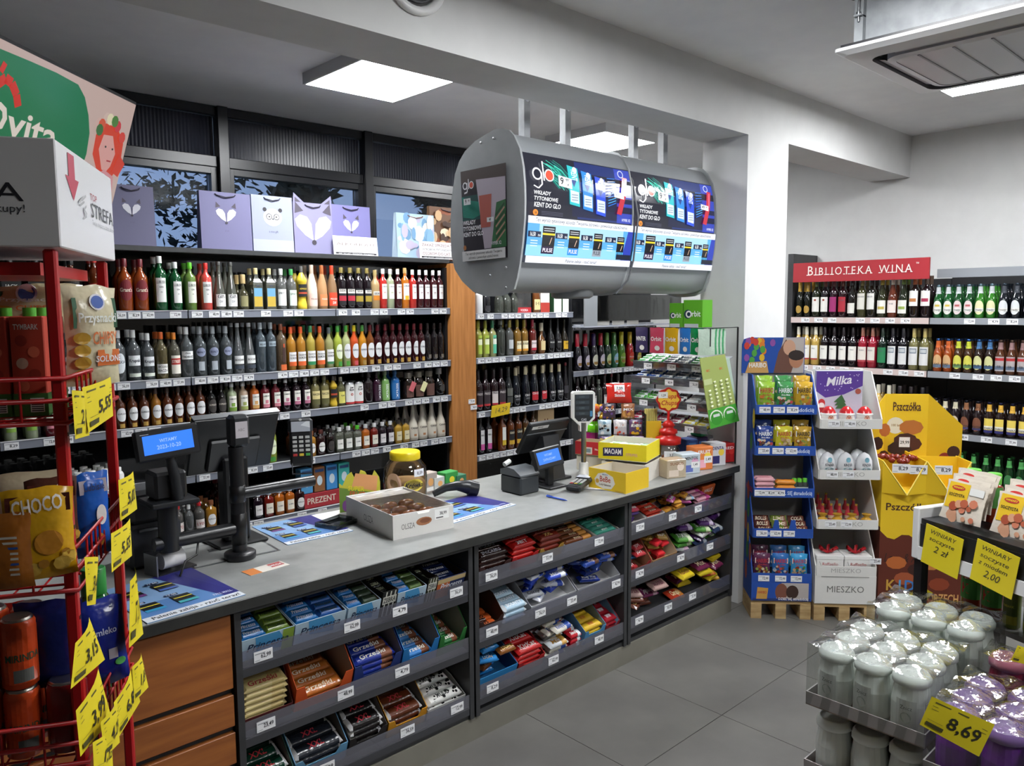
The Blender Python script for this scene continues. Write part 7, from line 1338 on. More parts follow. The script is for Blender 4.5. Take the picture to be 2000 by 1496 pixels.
for i in range(16): d.disc(rnd.uniform(-.02, W*.42), rnd.uniform(hh*.35, hh*.95), .016, rnd.choice(['d#d8b020', 'd#c83a2c', 'd#4a9a3c', 'd#d87a20', 'd#8a4a9a']), .022, 8, rnd.random())
d.poly([(-.02, 0), (W*.34, 0), (W*.3, hh*.34), (0, hh*.3)], 'd#c89858'); d.text('HARIBO', W*.15, hh*.16, .026, Wt, w=W*.3); b.build('header_board', hs)
b = MB(); d = Dec(b, flat((-.0002, .21, hp), (0, -1, 0), (0, 0, 1))); rnd = random.Random(2)
for i in range(12): d.disc(rnd.uniform(.03, .18), rnd.uniform(.1, 1.1), .03, rnd.choice(['d#c8a820', 'd#b04a2c', 'd#3a8a3c', 'd#2c5ab0']), .06, 9, rnd.random())
d.text('HARIBO', .11, .62, .03, 'd#d83a3a', w=.16); b.build('side_print', hs)
for k_, z in enumerate(zs[:4]):
    b = MB(); d = Dec(b, FR((0, -.004, z)))
    d.text(('#zradością', 'DZIEL SIĘ #zradością', 'DZIEL SIĘ #zradością', 'HARIBO')[k_], W*(.75, .6, .66, .2)[k_], .012, .02, 'd#c8d4ec', w=W*(.4, .6, .6, .25)[k_]); b.build('lip_print', hs)
    for q_ in (.15, .38, .6): o = put(_TG[(k_+int(q_*9)) % 8], 'price_tag', hs, (W*(q_ if k_ != 2 else q_*.7), -.0055, z+.022)); o.scale = (1, 1, 1)
b = MB(); d = Dec(b, FR((0, -.004, hp))); h5 = zs[4]-hp-.006; d.poly([(W*.4, .0), (W*.95, 0), (W*.95, h5), (W*.5, h5)], 'd#b0a8a4'); d.disc(W*.5, h5*.5, .035, 'd#7a4a3a', .05); d.disc(W*.68, h5*.5, .035, 'd#3a241c', .04); d.rect(W*.02, 0, W*.98, h5*.14, 'd#1c3474'); d.text('DZIEL SIĘ #zradością', W*.7, .006, .014, Wt, w=W*.5); d.poly([(W*.08, .01), (W*.26, .01), (W*.28, h5*.7), (W*.1, h5*.75)], 'd#c89848'); d.text('HARIBO', W*.18, h5*.4, .014, 'd#b02c2c', w=W*.15); b.build('base_print', hs)
for q_ in (.2, .48, .74): put(_TG[3], 'price_tag', hs, (W*q_, -.0055, zs[4]+.02))
def hb(c, seed, cols, tc='d#1a1a1a', pc=None):
    def f(d, W_, H_):
        if pc: d.rect(-W_*.44, H_*.5, W_*.44, H_*.85, pc)
        d.rect(-W_*.42, H_*.56, W_*.42, H_*.80, 's#e4e0d4' if tc != 'd#e8ecf0' else 's#1c2c5a'); d.text('HARIBO', 0, H_*.6, H_*.17, tc, w=W_*.78); d.text('Złote Misie', 0, H_*.49, H_*.06, tc, w=W_*.5); blobs(d, W_, H_, .1, .45, cols, 18, seed, .085)
    return f
GBC = ['s#c8a040', 's#d8c8a0', 's#a05a2c', 's#c87a3c', 's#8a9a4c']; MXC = ['s#c8c8c8', 's#b0484c', 's#7aa0c0', 's#d8c0a0', 's#6a4a3a']
hbag = [[('lime green sweet bag on top tier of blue stand', 's#8fb838', GBC, 'd#b02c2c'), ('green and pale blue sweet bag on top tier of blue stand', 's#3f8a4c', MXC, 'd#e8ecf0'), ('gold sweet bag on top tier of blue stand', 's#c8a030', GBC, 'd#1a1a1a')],
        [('navy sweet bag on second tier of blue stand', 's#26408a', MXC, 'd#e8ecf0'), ('yellow sweet bag on second tier of blue stand', 's#c8c030', ['s#b8986a', 's#a88a5c', 's#c8b08a'], 'd#b02c2c'), ('gold sweet bag on second tier of blue stand', 's#c09a34', GBC, 'd#1a1a1a')],
        [], [], [('purple sweet bag on lowest tier of blue stand', 's#5a2c4a', GBC, 'd#b02c3c'), ('blue sweet bag on lowest tier of blue stand', 's#2c6ab0', MXC, 'd#b02c2c'), ('sky blue sweet bag on lowest tier of blue stand', 's#3a9ad0', ['s#3a8a3c', 's#8a3a2c', 's#c8b08a'], 'd#b02c2c')]]
for k_, lst in enumerate(hbag):
    for i, (lb, c, cs, tc) in enumerate(lst):
        z = zs[k_]; hgt = (.17, .15, 0, 0, .15)[k_]
        for r_ in range(2): bagthing('sweet_bag', lb if r_ == 0 else 'rear '+lb, 'bag', L(W*(.19+.31*i), .035+.055*r_, z+.006+.03*r_+.02), rz, W*.285, hgt-.02, .036, c, hb(c, i+k_, cs, tc), None, -.02)
for i in range(8):
    o = put(pk(.11, .03, .025, 's#d8a0a8', 'Mamba', 'd#b02c5a').data('wrapper'), 'sweet_stick'); o.location = L(W*.2, .03+.036*(i % 2), zs[2]+.002+.0265*(i//2)); o.rotation_euler = (0, 0, rz); tag(o, 'pink sweet stick in stack on third tier of blue stand', 'sweet', 'pink sweet sticks, third tier')
for i in range(5): o = put(pk(.11, .035, .03, ('s#d8882c', 's#c8b020')[i % 2], 'mentos', 'd#1c1c4a').data('wrapper'), 'sweet_roll'); o.location = L(W*.54, .03+.04*(i % 2), zs[2]+.002+.0315*(i//2)); o.rotation_euler = (0, 0, rz); tag(o, 'orange and yellow sweet roll on third tier of blue stand', 'sweet', 'orange sweet rolls, third tier')
T('tbg', 'jar', .1, .02, 'd#2c3430', 'p#6ac83c', ('r', 'd#c8d0c8', .15, .5, .9, [('ICE', .3, .1, K)]), '')
for i in range(3): bottle_at('tbg', *L(W*(.73+.09*i)-.012, .04+.002*i, zs[2]+.001), rz, 'green lidded sweet tube, %s of three on blue stand' % ordn(i+1), 'green lidded sweet tubes', 'sweet_tube')
for i, (x, c, tx, lb) in enumerate(((.2, 's#4a2420', 'ROLLS', 'brown sweet pack on fourth tier, left'), (.5, 's#6a7a2c', 'LIME', 'green sweet pack on fourth tier, middle'), (.8, 's#5a2c28', 'COLA', 'dark red sweet pack on fourth tier, right'))):
    for r_ in range(3): o = put(pk(W*.28, .045, .022, c, tx, 'd#d8c8a8', 's#7a4a3c').data('wrapper'), 'sweet_pack'); o.location = L(W*x, .04+.04*r_, zs[3]+.03+.02*r_); o.rotation_euler = (Matrix.Rotation(rz, 3, 'Z') @ Matrix.Rotation(1.0, 3, 'X')).to_euler(); tag(o, lb+' of blue stand', 'sweet', lb)
MB().prism([(.007, -.003, zs[3]+.05), (W*.33, -.003, zs[3]+.05), (W*.36, -.003, zs[3]+.1), (W*.42, -.003, zs[3]+.1), (W*.44, -.003, zs[3]+.05), (W*.6, -.003, zs[3]+.05), (W*.63, -.003, zs[3]+.1), (W*.7, -.003, zs[3]+.1), (W*.72, -.003, zs[3]+.05), (W-.007, -.003, zs[3]+.05), (W-.007, -.003, zs[3]+.03), (.007, -.003, zs[3]+.03)], (0, .003, 0), BLU).build('divider_front', hs)
# white stand
t, W, zs, hp, zt, L, rz = floor_stand('chocolate_stand', 'tall white cardboard chocolate stand on wooden pallet', (1589, 1211), (1708, 1214), .36, [836, 935, 1032, 1123], 731, 1179, 'k#d9d8d4', 'k#d9d8d4', 'k#b8b7b3'); ms = t
for k_, z in enumerate(zs): b = MB(); d = Dec(b, FR((0, -.004, z))); d.text('MIESZKO', W*.5, .014, .024, 'd#a4a4a0', bold=0, w=W*.5); b.build('lip_print', ms); [put(_TG[k_+i], 'price_tag', ms, (W*(.22+.26*i), -.0055, z+.024)) for i in range(2 if k_ < 3 else 0)]
b = MB(); d = Dec(b, FR((0, -.004, hp))); d.text('MIESZKO', W*.5, (zs[-1]-hp)*.4, .036, 'd#6a6a66', bold=0, w=W*.62); b.build('base_print', ms); MB().box(W*.1, W*.88, -.006, -.0042, zs[-1]-.012, zs[-1]-.007, 'd#9a9a96').build('fold_line', ms)
t = thing('chocolate_box', 'purple and white christmas chocolate box on white stand', 'box', L(W*.03, .12, zs[0]+.001), rz); hh = .31; b = MB(); b.box(0, W*.76, 0, .03, 0, hh, 'k#c8c8d8', .002); b.build('box', t); b = MB(); d = Dec(b, FR()); w_ = W*.76
d.poly([(0, hh*.62), (w_*.2, hh*.5), (w_*.6, hh*.56), (w_, hh*.72), (w_, hh*.99), (0, hh*.99)], 'd#5a3a96'); d.text('Milka', w_*.48, hh*.74, hh*.15, 'd#f0eef4', w=w_*.56, sh=.3, rot=.12); rnd = random.Random(4)
for i in range(24): d.disc(rnd.uniform(.03, .97)*w_, rnd.uniform(.6, .98)*hh, .003, 'd#d8d0e8', n=6)
for i in range(3): d.poly([(w_*(.42-.02*i), hh*(.3+.06*i)), (w_*(.68-.02*i*1), hh*(.3+.06*i)), (w_*.55, hh*(.44+.06*i))], 'd#3a6a3c')
d.disc(w_*.12, hh*.4, .02, 'd#c83a3c', .025); d.disc(w_*.12, hh*.36, .016, 'd#f0e8e4'); d.poly([(w_*.02, hh*.1), (w_*.22, hh*.1), (w_*.2, hh*.32), (w_*.05, hh*.32)], 'd#b02430'); d.disc(w_*.9, hh*.62, .016, 'd#b05a4a'); b.build('print', t)
for i in range(3):
    t = thing('chocolate_santa', 'foil wrapped chocolate santa head, %s of three on white stand' % ordn(i+1), 'chocolate', L(W*(.19+.29*i), .058, zs[0]+.001), rz, 'chocolate santa heads'); t.scale = (1.15, 1.15, 1.3); b = MB(); b.lathe([(.02, 0), (.034, .012), (.038, .035), (.034, .055), (.02, .07)], 's#dcd8d4', 14); b.build('foil_body', t)
    b = MB(); b.lathe([(.0345, .055), (.03, .07), (.015, .085), (.003, .088)], 's#c02428', 14); b.lathe([(.036, .05), (.04, .054), (.036, .06)], 's#f0eeea', 14, cap=False); b.build('hat', t); b = MB(); d = Dec(b, cyl(.0375), .001); d.disc(0, .04, .013, 'd#d8a088'); d.disc(0, .041, .003, 'd#b0402c'); d.disc(-.006, .046, .0018, K); d.disc(.006, .046, .0018, K); d.rect(-.03, .012, .03, .022, 'd#b02430', 4); b.build('face', t)
for i in range(6):
    t = thing('chocolate_egg', 'big foil chocolate egg, %s on white stand' % ('%s of front row' % ordn(i+1) if i < 3 else '%s of rear row' % ordn(i-2)), 'chocolate egg', L(W*(.2+.3*(i % 3)), .065+.11*(i//3), zs[1]+.001), rz, 'foil chocolate eggs'); t.scale = (1.03, 1.03, 1.2); b = MB(); b.lathe([(.02, 0), (.038, .015), (.045, .045), (.04, .08), (.025, .105), (.004, .115)], 's#dfe0e2', 16); b.build('shell', t)
    b = MB(); d = Dec(b, cyl(.0455), .001, .0003); d.text('KINDER', 0, .055, .012, 'd#2a2a34', w=.045); d.rect(-.035, .008, .035, .022, 'd#b8303c', 4); d.disc(0, .085, .012, 'd#7ab0c0'); d.disc(0, .038, .026, 'd#a8c0c4', .012); d.text('SURPRISE', 0, .034, .009, 'd#3a4a50', w=.04); b.build('print', t)
for i in range(15):
    t = thing('chocolate_bottle', 'small red and gold bottle shaped chocolate in row on white stand', 'chocolate', L(W*(.1+.14*(i % 6)), .16+.05*(i//6), zs[2]+.001+.02*(i//6)), rz, 'small red bottle shaped chocolates'); MB().lathe([(.014, 0), (.016, .004), (.016, .05), (.008, .07), (.007, .09)], 's#b83c44', 10).build('foil_body', t); MB().lathe([(.008, .09), (.008, .1)], 's#c8a040', 8).build('cap', t); MB().lathe([(.0165, .015), (.0165, .035)], 'd#c8a888', 10, cap=False).build('label', t)
for i in range(4):
    t = thing('gold_chocolate_box', 'gold foil chocolate gift, %s from left on white stand' % ordn(i+1), 'chocolate', L(W*(.14+.24*i), .05, zs[2]+.001), rz, 'gold foil chocolate gifts'); MB().lathe([(.02, 0), (.034, .01), (.036, .03), (.02, .048), (.012, .052), (.026, .07)], 's#c89a34', 14).build('foil', t); b = MB(); d = Dec(b, cyl(.0365), .0008); d.disc(0, .03, .012, 'd#e4dccc'); d.disc(0, .03, .007, 'd#6a3a24'); b.build('seal', t)
for i in range(2):
    t = thing('praline_box', '%s white praline box with red ribbon on white stand' % ('left', 'right')[i], 'box', L(W*(.04+.46*i), .02, zs[3]+.001), rz, 'white praline boxes'); w_ = W*.44; b = MB(); b.box(0, w_, 0, .12, 0, .1, 'k#e4e3e0', .003); b.box(-.002, w_+.002, -.002, .122, .08, .104, 'k#e8e7e4', .003); b.build('box', t); b = MB(); d = Dec(b, FR((0, -.0021, 0))); d.text('Raffaello', w_*.5, .048, .016, 'd#a83a3c', w=w_*.6, bold=0); d.line([(w_*.1, .07), (w_*.2, .03), (w_*.5, .02), (w_*.9, .03)], .002, 'd#8a8884'); b.build('print', t)
    b = MB()
    for a in range(5): b.tube([(w_/2, .05, .106), (w_/2+.05*math.cos(a*1.26), .05+.04*math.sin(a*1.26), .135), (w_/2+.02*math.cos(a*1.26+.6), .05+.02*math.sin(a*1.26+.6), .112)], [.004, .012, .004], 's#b02028', 8)
    b.build('ribbon', t)
put(_TG[2], 'price_tag', ms, (W-.01, -.0055, zs[3]+.085))
# yellow praline stand
A, B = gz(1712, 1208, 0), gz(1712, 1208, 0)+Vector((.30, -.36, 0)); t, W = edge('praline_stand', 'yellow and brown cardboard praline stand with folded header', 'display stand', A, B); ps = t; YE = 'k#e2bc1a'; R3 = Matrix.Rotation(t.rotation_euler[2], 3, 'Z')
Z = lambda px_, py_: vpl(px_, py_, A, B).z
zb, zv, zr_ = Z(1740, 1030), Z(1767, 963), Z(1740, 900)
b = MB(); BR_ = 'k#5e2412'; b.box(0, W, 0, .34, 0, zb, BR_); b.build('lower_body', t); b = MB(); b.box(0, W, 0, .34, zb, zv, YE); b.build('upper_body', t)
b = MB(); d = Dec(b, FR()); d.poly([(0, zb-.02)]+[(W*i/12, zb-.02-.05*abs(math.sin(i*.9))) for i in range(13)]+[(W, zb+.001), (0, zb+.001)], YE); d.text('Pszczółka', W*.3, zb+.1, .04, 'd#4a2a14', w=W*.5); d.text('Love & Amore', W*.35, zb-.2, .05, 'd#2c1208', w=W*.6, sh=.2, bold=0)
for i, (u, v, c) in enumerate(((.2, .62, 'd#b8642c'), (.45, .55, 'd#3a160c'), (.3, .45, 'd#a0502c'), (.6, .62, 'd#c8803c'), (.3, .2, 'd#3a160c'), (.55, .18, 'd#c04a34'), (.7, .4, 'd#8a3a1c'), (.34, .17, 'd#d8a8a0'))): d.disc(W*u, zb*v, W*.12, c, W*.08, 10)
for i, c_ in enumerate('KIDS'): d.text(c_, W*(.14+.11*i), zb*.32, .06, ('d#c89a3c', 'd#5a9ac8', 'd#3a7ac0', 'd#d8b84c')[i])
d.text('ORZECH', W*.75, zb*.2, .05, 'd#d8a060', w=W*.36); b.build('print', t)
b = MB()                                       # V shaped bin rims
for x0, x1 in ((0, W/2), (W/2, W)):
    xm = (x0+x1)/2; zv0 = zv
    b.prism([(x0, 0, zv0), (xm, -.05, zv0), (x0, 0, zr_)], (0, .005, 0), YE); b.prism([(xm, -.05, zv0), (x1, 0, zv0), (x1, 0, zr_)], (0, .005, 0), YE); b.prism([(x0, .16, zv0), (x1, .16, zv0), (x1, .16, zr_), (x0, .16, zr_)], (0, .004, 0), YE)
    for P_ in ([(x0, -.001, zr_), (xm, -.052, zv0)], [(xm, -.052, zv0), (x1, -.001, zr_)]): b.tube(P_, .004, 'd#e8d060', 5)
for x in (0, W/2-.003, W-.006): b.box(x, x+.006, .0, .34, zv, zr_, YE)
b.build('bins', t)
zh = Z(1750, 782); b = MB(); o3 = [(0, .33), (W*.3, .33), (W*.78, .33), (W*1.08, .24)]; Ztop = [zh-.17, zh, zh, zh-.17]; Lx = [-.02, W*.24, W*.76, W*1.08]
for i in range(3): b.prism([(Lx[i], o3[i][1] if i else .25, zv), (Lx[i+1], .33 if i < 2 else .22, zv), (Lx[i+1], .33 if i < 2 else .22, Ztop[i+1]), (Lx[i], .33 if i else .25, Ztop[i])], (0, .005, 0), YE)
b.build('header_board', t); b = MB(); d = Dec(b, FR((W*.24, .329, 0)), .001); w_ = W*.52; d.text('Pszczółka', w_*.5, zh-.1, .05, 'd#4a2a14', w=w_*.66); d.disc(w_*.25, zh-.19, .05, 'd#d8d4c0'); d.text('100 lat', w_*.25, zh-.195, .014, 'd#8a6a2c')
for u, v, c in ((.62, .2, 'd#b06a2c'), (.5, .28, 'd#3a1a10'), (.6, .3, 'd#4a2214'), (.36, .33, 'd#2c140c')): d.disc(w_*u, zh-v, .07, c, .045, 9)
d.text('chwile', w_*.6, zh-.43, .04, 'd#5a3018', w=w_*.36, sh=.3, bold=0); d.rect(w_*.35, zh-.32, w_*.6, zh-.26, 'd#e4e4e4'); d.text('29,99', w_*.48, zh-.30, .018, K)
d3 = Dec(b, FR((W*.76, .24, 0)), .05); d3.disc(W*.1, zh-.36, .035, 'd#8a2c1c'); d3.disc(W*.2, zh-.32, .035, 'd#3a1a10'); d3.rect(W*.1, zh-.4, W*.26, zh-.35, 'd#e4e4e4')
d4 = Dec(b, FR((-.02, .24, 0)), .03); [d4.disc(W*u, zh-v, .032, c, .04, 9) for u, v, c in ((.12, .28, 'd#3a1a10'), (.2, .2, 'd#c06a2c'), (.08, .38, 'd#b0582c'), (.2, .36, 'd#4a2412'))]; b.build('header_print', t)
for x, z in ((.2, zr_-.04), (.4, zr_-.045), (.68, zr_-.045)): o = put(_TG[5], 'price_tag', t, (W*x, -.012, z)); o.scale = (1.5, 1, 1.5)
pm = MB().lathe([(.006, -.02), (.016, -.01), (.018, .005), (.006, .016)], 's#7a2418', 8).data('praline'); rnd = random.Random(1)
for i in range(16): o = put(pm, 'praline'); o.location = Vector(A)+R3 @ Vector((.02+rnd.random()*W*.42, .02+rnd.random()*.12, zr_-.01+rnd.random()*.02)); o.rotation_euler = (rnd.random()*3, rnd.random()*3, 0); tag(o, 'dark red wrapped praline in left bin of yellow stand', 'praline', 'wrapped pralines in the left bin')
# white framed table with soup packets
ZT_ = .975; A = gz(1800, 1012, ZT_); dv = Vector((-.38, -.92, 0)).normalized(); B = A+dv*.95; t, W = edge('promotion_table', 'white framed promotion table with black legs', 'table', Vector((A.x, A.y, 0)), Vector((B.x, B.y, 0))); pt_ = t; rz = t.rotation_euler[2]; R3 = Matrix.Rotation(rz, 3, 'Z'); L = lambda x, y, z: Vector((A.x, A.y, 0))+R3 @ Vector((x, y, z))
WH = 'p#dcdcdc'; MB().box(0, W, 0, .5, ZT_-.02, ZT_, 'p#1c1c1e').build('table_top', t); MB().box(0, W, -.012, 0, ZT_-.16, ZT_-.11, WH).build('front_rail', t); MB().box(-.03, 0, -.014, .5, ZT_-.16, ZT_+.04, WH, .004).build('end_rail', t); MB().box(0, W, -.004, .0, ZT_-.11, ZT_-.0205, 'p#202022').build('apron', t)
MB().box(0, W, .2, .48, .56, .58, 'p#8f8f8d').build('lower_shelf', t)
for x, y in ((-.025, .0), (-.025, .45), (W-.04, .0), (W-.04, .45)): MB().box(x, x+.035, y, y+.035, 0, ZT_-.161, 'p#1a1a1c').build('leg', t)
def soup(d, W_, H_): d.rect(-W_*.42, H_*.3, W_*.08, H_*.95, 'd#e0b81c'); d.disc(-W_*.18, H_*.82, W_*.16, 'd#b82c28', H_*.06); d.text('WINIARY', -W_*.18, H_*.8, H_*.045, 'd#e8d020', w=W_*.26); d.text('SOCZYSTA', -W_*.18, H_*.6, H_*.07, K, w=W_*.38); d.rect(W_*.1, H_*.7, W_*.42, H_*.88, 'd#d8d8d4'); blobs(d, W_, H_, .05, .5, ['d#b05a3c', 'd#c8785a', 'd#a0482c', 'd#d09a7a'], 14, 3, .09)
for i in range(3):
    for r_ in range(3): bagthing('soup_packet', '%s packet in %s row of seasoning packets on white table' % (('left', 'middle', 'right')[i], ('front', 'second', 'rear')[r_]), 'packet', L(.12+.21*i, .05+.025*r_, ZT_+.012+.02*r_), rz+.0*i, .175, .15, .012, 's#d4cabb', soup if r_ == 0 else (lambda d, W_, H_: (d.rect(-W_*.42, H_*.7, W_*.42, H_*.93, 'd#d8cfc0'), d.disc(-W_*.2, H_*.84, W_*.14, 'd#c8342c', H_*.05))), 'seasoning packets on the table', -.3)
for i, (x, rot, ls, lb) in enumerate(((.1, .2, ('WINIARY', 'soczyste', '2 zł'), 'left'), (.31, .24, ('WINIARY', 'soczyste', 'z miodem', '2,00'), 'middle'), (.53, .2, ('WINIARY', 'fix', '1,50'), 'right'))):
    t = thing('handwritten_price_card', '%s yellow handwritten price card on white table front' % lb, 'price card', L(x, -.018, ZT_-.14), rz, 'yellow handwritten price cards'); t.rotation_euler = (0, rot*.6, rz); b = MB(); b.box(-.075, .085, -.002, 0, -.03, .125, 'd#e0cc1c'); d = Dec(b, FR((0, -.002, 0)))
    for q_, s in enumerate(ls): d.text(s, 0, .095-.027*q_-(.012 if q_ == len(ls)-1 else 0), .016 if q_ < len(ls)-1 else .026, 'd#3a3a2c', bold=0, sh=.3, w=.11 if q_ < len(ls)-1 else .06)
    b.build('card', t)
T('jui', 'jar', .19, .038, 'q#7a2c14', 'p#5ab82c', ('r', 'd#4a8a3c', .3, .72, 1.5, [('K', .42, .2, 'd#c82c28')]), ''); T('cn2', 'can', .165, .029, 'p#7a8a34', 'm#8a8c88', ('r', 'd#5a6a34', .1, .85, 1.2, [('TYMBARK', .5, .05, 'd#c8c850')], [(.1, .3, 'd#a8a83c')]), ''); T('cn3', 'can', .165, .029, 'm#5a5c60', 'm#9a9c9e', None, '')
for i, (tp, x, y, z, lb) in enumerate((('jui', .045, .21, ZT_+.001, 'left green capped juice bottle on white table'), ('jui', .13, .21, ZT_+.001, 'right green capped juice bottle on white table'), ('jui', .03, .25, .581, 'green capped juice bottle below table top, front'), ('jui', .12, .25, .581, 'green capped juice bottle below table top, rear'), ('cn2', .2, .25, .581, 'olive drink can below table, left'), ('cn2', .28, .25, .581, 'olive drink can below table, right'), ('cn3', .36, .25, .581, 'silver topped can below table, first'), ('cn3', .44, .25, .581, 'silver topped can below table, second'), ('cn3', .52, .25, .581, 'silver topped can below table, third'))): bottle_at(tp, *L(x, y, z), rz, lb, 'drinks on the white table', 'juice_bottle' if tp == 'jui' else 'drink_can')
bagthing('wet_wipes', 'white pack of wet wipes with pink label on table', 'pack', L(.32, .31, ZT_+.10), rz, .24, .1, .1, 's#e0e0e2', lambda d, W_, H_: (d.rect(-W_*.3, H_*.3, W_*.3, H_*.75, 'd#b82c5c'), d.text('Delikatne', 0, H_*.45, H_*.18, Wt, w=W_*.44))); t = thing('cardboard_riser', 'plain cardboard box carrying the wet wipes', 'box', L(.19, .24, ZT_+.001), rz); MB().box(0, .26, 0, .16, 0, .097, 'k#a8885c', .002).build('box', t)
# ================= wrapped grave candles at the front right =================
def candle_mesh(c, lid):
    b = MB(); b.lathe([(.036, 0), (.05, .004), (.056, .02), (.057, .1), (.05, .15), (.048, .158)], c, 20, smooth=False); g = b.data('glass_body')
    b = MB(); b.lathe([(.05, .158), (.057, .162), (.057, .178), (.05, .19), (.046, .194), (.044, .188), (.02, .186)], lid, 16); return g, b.data('lid')
def candle_pack(x0, y0, z, nx, ny, kind, where, lay):
    c, lid = {'white': ('p#dde2dd', 'p#dfe4e0'), 'purple': ('p#6a2490', 'p#8a68a8'), 'red': ('p#8a1c34', 'p#a86070')}[kind]; g, l_ = candle_mesh(c, lid); p = .119; W, D = ny*p+.02, nx*p+.02
    t = thing('candle_tray', 'grey cardboard tray under %s candles, %s' % (kind, where), 'tray', (x0, y0, z)); b = MB(); b.box(0, D, -W, 0, 0, .004, 'k#8a7c70')
    for a in ((0, .004, -W, 0), (D-.004, D, -W, 0), (.004, D-.004, -.004, 0), (.004, D-.004, -W, -W+.004)): b.box(*a, .004, .045, 'k#a8a4a4')
    b.build('tray', t)
    for i in range(nx):
        for j in range(ny):
            o = thing('grave_candle', '%s grave candle, %s, %s row, %s from left' % (kind, where, ('first', 'second', 'third')[i], ordn(j+1)), 'candle', (x0+.01+p*(i+.5), y0-.01-p*(j+.5), z+.005), random.uniform(-.3, .3), 'wrapped %s candles %s' % (kind, where)); put(g, 'glass_body', o); put(l_, 'lid', o)
            if i == 0 and kind == 'white' and lay: b = MB(); d = Dec(b, cyl(.0575, a0=math.pi), .0006); d.rect(-.03, .03, .03, .12, 'd#ccd0cc', 6); d.text('Znicz', 0, .09, .012, 'd#5a5c5a', bold=0); d.disc(0, .065, .016, 'd#a8b0a8'); b.build('label', o)
    if lay:
        f_ = lambda a, c_: .222+.006*math.cos(2*math.pi*a*nx-math.pi)*math.cos(2*math.pi*c_*ny-math.pi)-.012*(1-abs(math.sin(math.pi*a*nx)*math.sin(math.pi*c_*ny)))
        b = MB(); b.grid(lambda u, v: (u*D, -v*W, f_(u, v)), nx*8, ny*8, 'f#eef0ee'); n_ = ny*8
        for x in (0, D): b.grid(lambda u, v: (x+(.008*math.sin(u*40) if 0 < v < 1 else 0)*(1 if x else -1), -u*W, .222*v+(f_(x/D, u)-.222)*v), n_, 4, 'f#eef0ee')
        for y in (0, -W): b.grid(lambda u, v: (u*D, y, .222*v+(f_(u, -y/W)-.222)*v), nx*8, 4, 'f#eef0ee')
        o = b.build('shrink_film', t)
candle_pack(2.43, 1.165, .46, 3, 3, 'white', 'front pack', 1); candle_pack(2.43, 1.165, .22, 1, 3, 'white', 'lower layer', 0)
candle_pack(2.825, 1.135, .50, 2, 3, 'white', 'rear pack', 1); candle_pack(2.36, .77, .42, 3, 3, 'purple', 'front right pack', 1); candle_pack(2.76, .75, .46, 1, 3, 'red', 'rear right pack', 1)
t = thing('candle_pallet', 'dark plinth carrying the wrapped candle packs', 'pallet'); MB().box(2.40, 2.76, .36, 1.19, 0, .2, 'k#5a4a3c').build('plinth', t); MB().box(2.84, 3.06, .8, 1.12, .0, .499, 'k#5a4a3c').build('riser', t); MB().box(2.40, 2.72, .4, .76, .2005, .419, 'k#5a4a3c').build('riser', t); MB().box(2.575, 2.76, .82, 1.15, .2005, .459, 'k#5a4a3c').build('riser', t); MB().box(2.77, 2.89, .4, .74, .0, .459, 'k#5a4a3c').build('riser', t)
def ycard(label, q4, D, txt, th=.3, sub=True, name='yellow_price_card', parent_plane=None):
    P4 = [EYE+ray(x, y)*(D/FPX) for x, y in q4] if parent_plane is None else [vpl(x, y, *parent_plane) for x, y in q4]; O = sum(P4, Vector())/4; P4 = [p-O for p in P4]
    t = thing(name, label, 'price card', O, 0, 'yellow price cards'); b = MB(); n = (P4[1]-P4[0]).cross(P4[3]-P4[0]).normalized(); fn = lambda u, v, h: (P4[0]*(1-u)+P4[1]*u)*(1-v)+(P4[3]*(1-u)+P4[2]*u)*v+n*(h+.006*math.sin(math.pi*u)*math.sin(2*v))
    b.grid(lambda u, v: fn(u, v, 0), 5, 4, 'd#e4d016'); d = Dec(b, fn, .0006, .0003)
    if txt: d.text(txt, .62, .3, th, 'd#2c2a14', w=.55)
    if sub:
        d.rect(.08, .86, .6, .9, 'd#5a5420')
        for i in range(2): d.rect(.06, .74-.1*i, .94, .755-.1*i, 'd#6a6424')
        d.rect(.06, .1, .34, .22, 'd#4a4618'); d.rect(.06, .3, .3, .31, 'd#6a6424')
    b.build('card', t); return t
ycard('large yellow price card reading 8,69 on the candles', ((1796, 1415), (1912, 1478), (1943, 1415), (1820, 1360)), 2.10, '8,69', .36)
ycard('folded yellow strip sticking up behind front candles', ((1608, 1272), (1640, 1262), (1680, 1224), (1645, 1245)), 2.86, '', sub=False); ycard('yellow card with handwriting behind the rear candles', ((1742, 1215), (1772, 1222), (1822, 1158), (1792, 1140)), 3.28, 'No', .3, False); ycard('small yellow price card on red candles at right edge', ((1974, 1290), (2012, 1300), (2018, 1270), (1988, 1260)), 2.3, '')
# ================= red wire stand at the left =================
P1 = EYE+ray(108, 500)*(1.2/FPX); P2 = EYE+ray(211, 530)*(1.54/FPX); A0, B0 = Vector((P1.x, P1.y, 0)), Vector((P2.x, P2.y, 0)); t, W = edge('red_wire_stand', 'red metal basket stand with white topper at left edge', 'display stand', A0, B0); rs = t; rz = t.rotation_euler[2]; R3 = Matrix.Rotation(rz, 3, 'Z'); L = lambda x, y, z: A0+R3 @ Vector((x, y, z)); RD = 'p#b01418'; DY = .62
zs_ = lambda px_, py_: vpl(px_, py_, A0, B0).z
zt0, zt1 = zs_(120, 488), zs_(106, 281)
for x, y in ((0, 0), (W-.018, 0), (0, DY), (W-.018, DY)):
    b = MB(); b.box(x, x+.018, y, y+.018, 0, zt0-.001, RD, .003)
    if y == 0: [b.box(x+.006, x+.012, -.0008, 0, z, z+.006, 'p#1a0808') for z in (1.0, 1.15, 1.3, 1.45, 1.6)]; b.M = Matrix.Identity(4)
    b.build('post', rs)
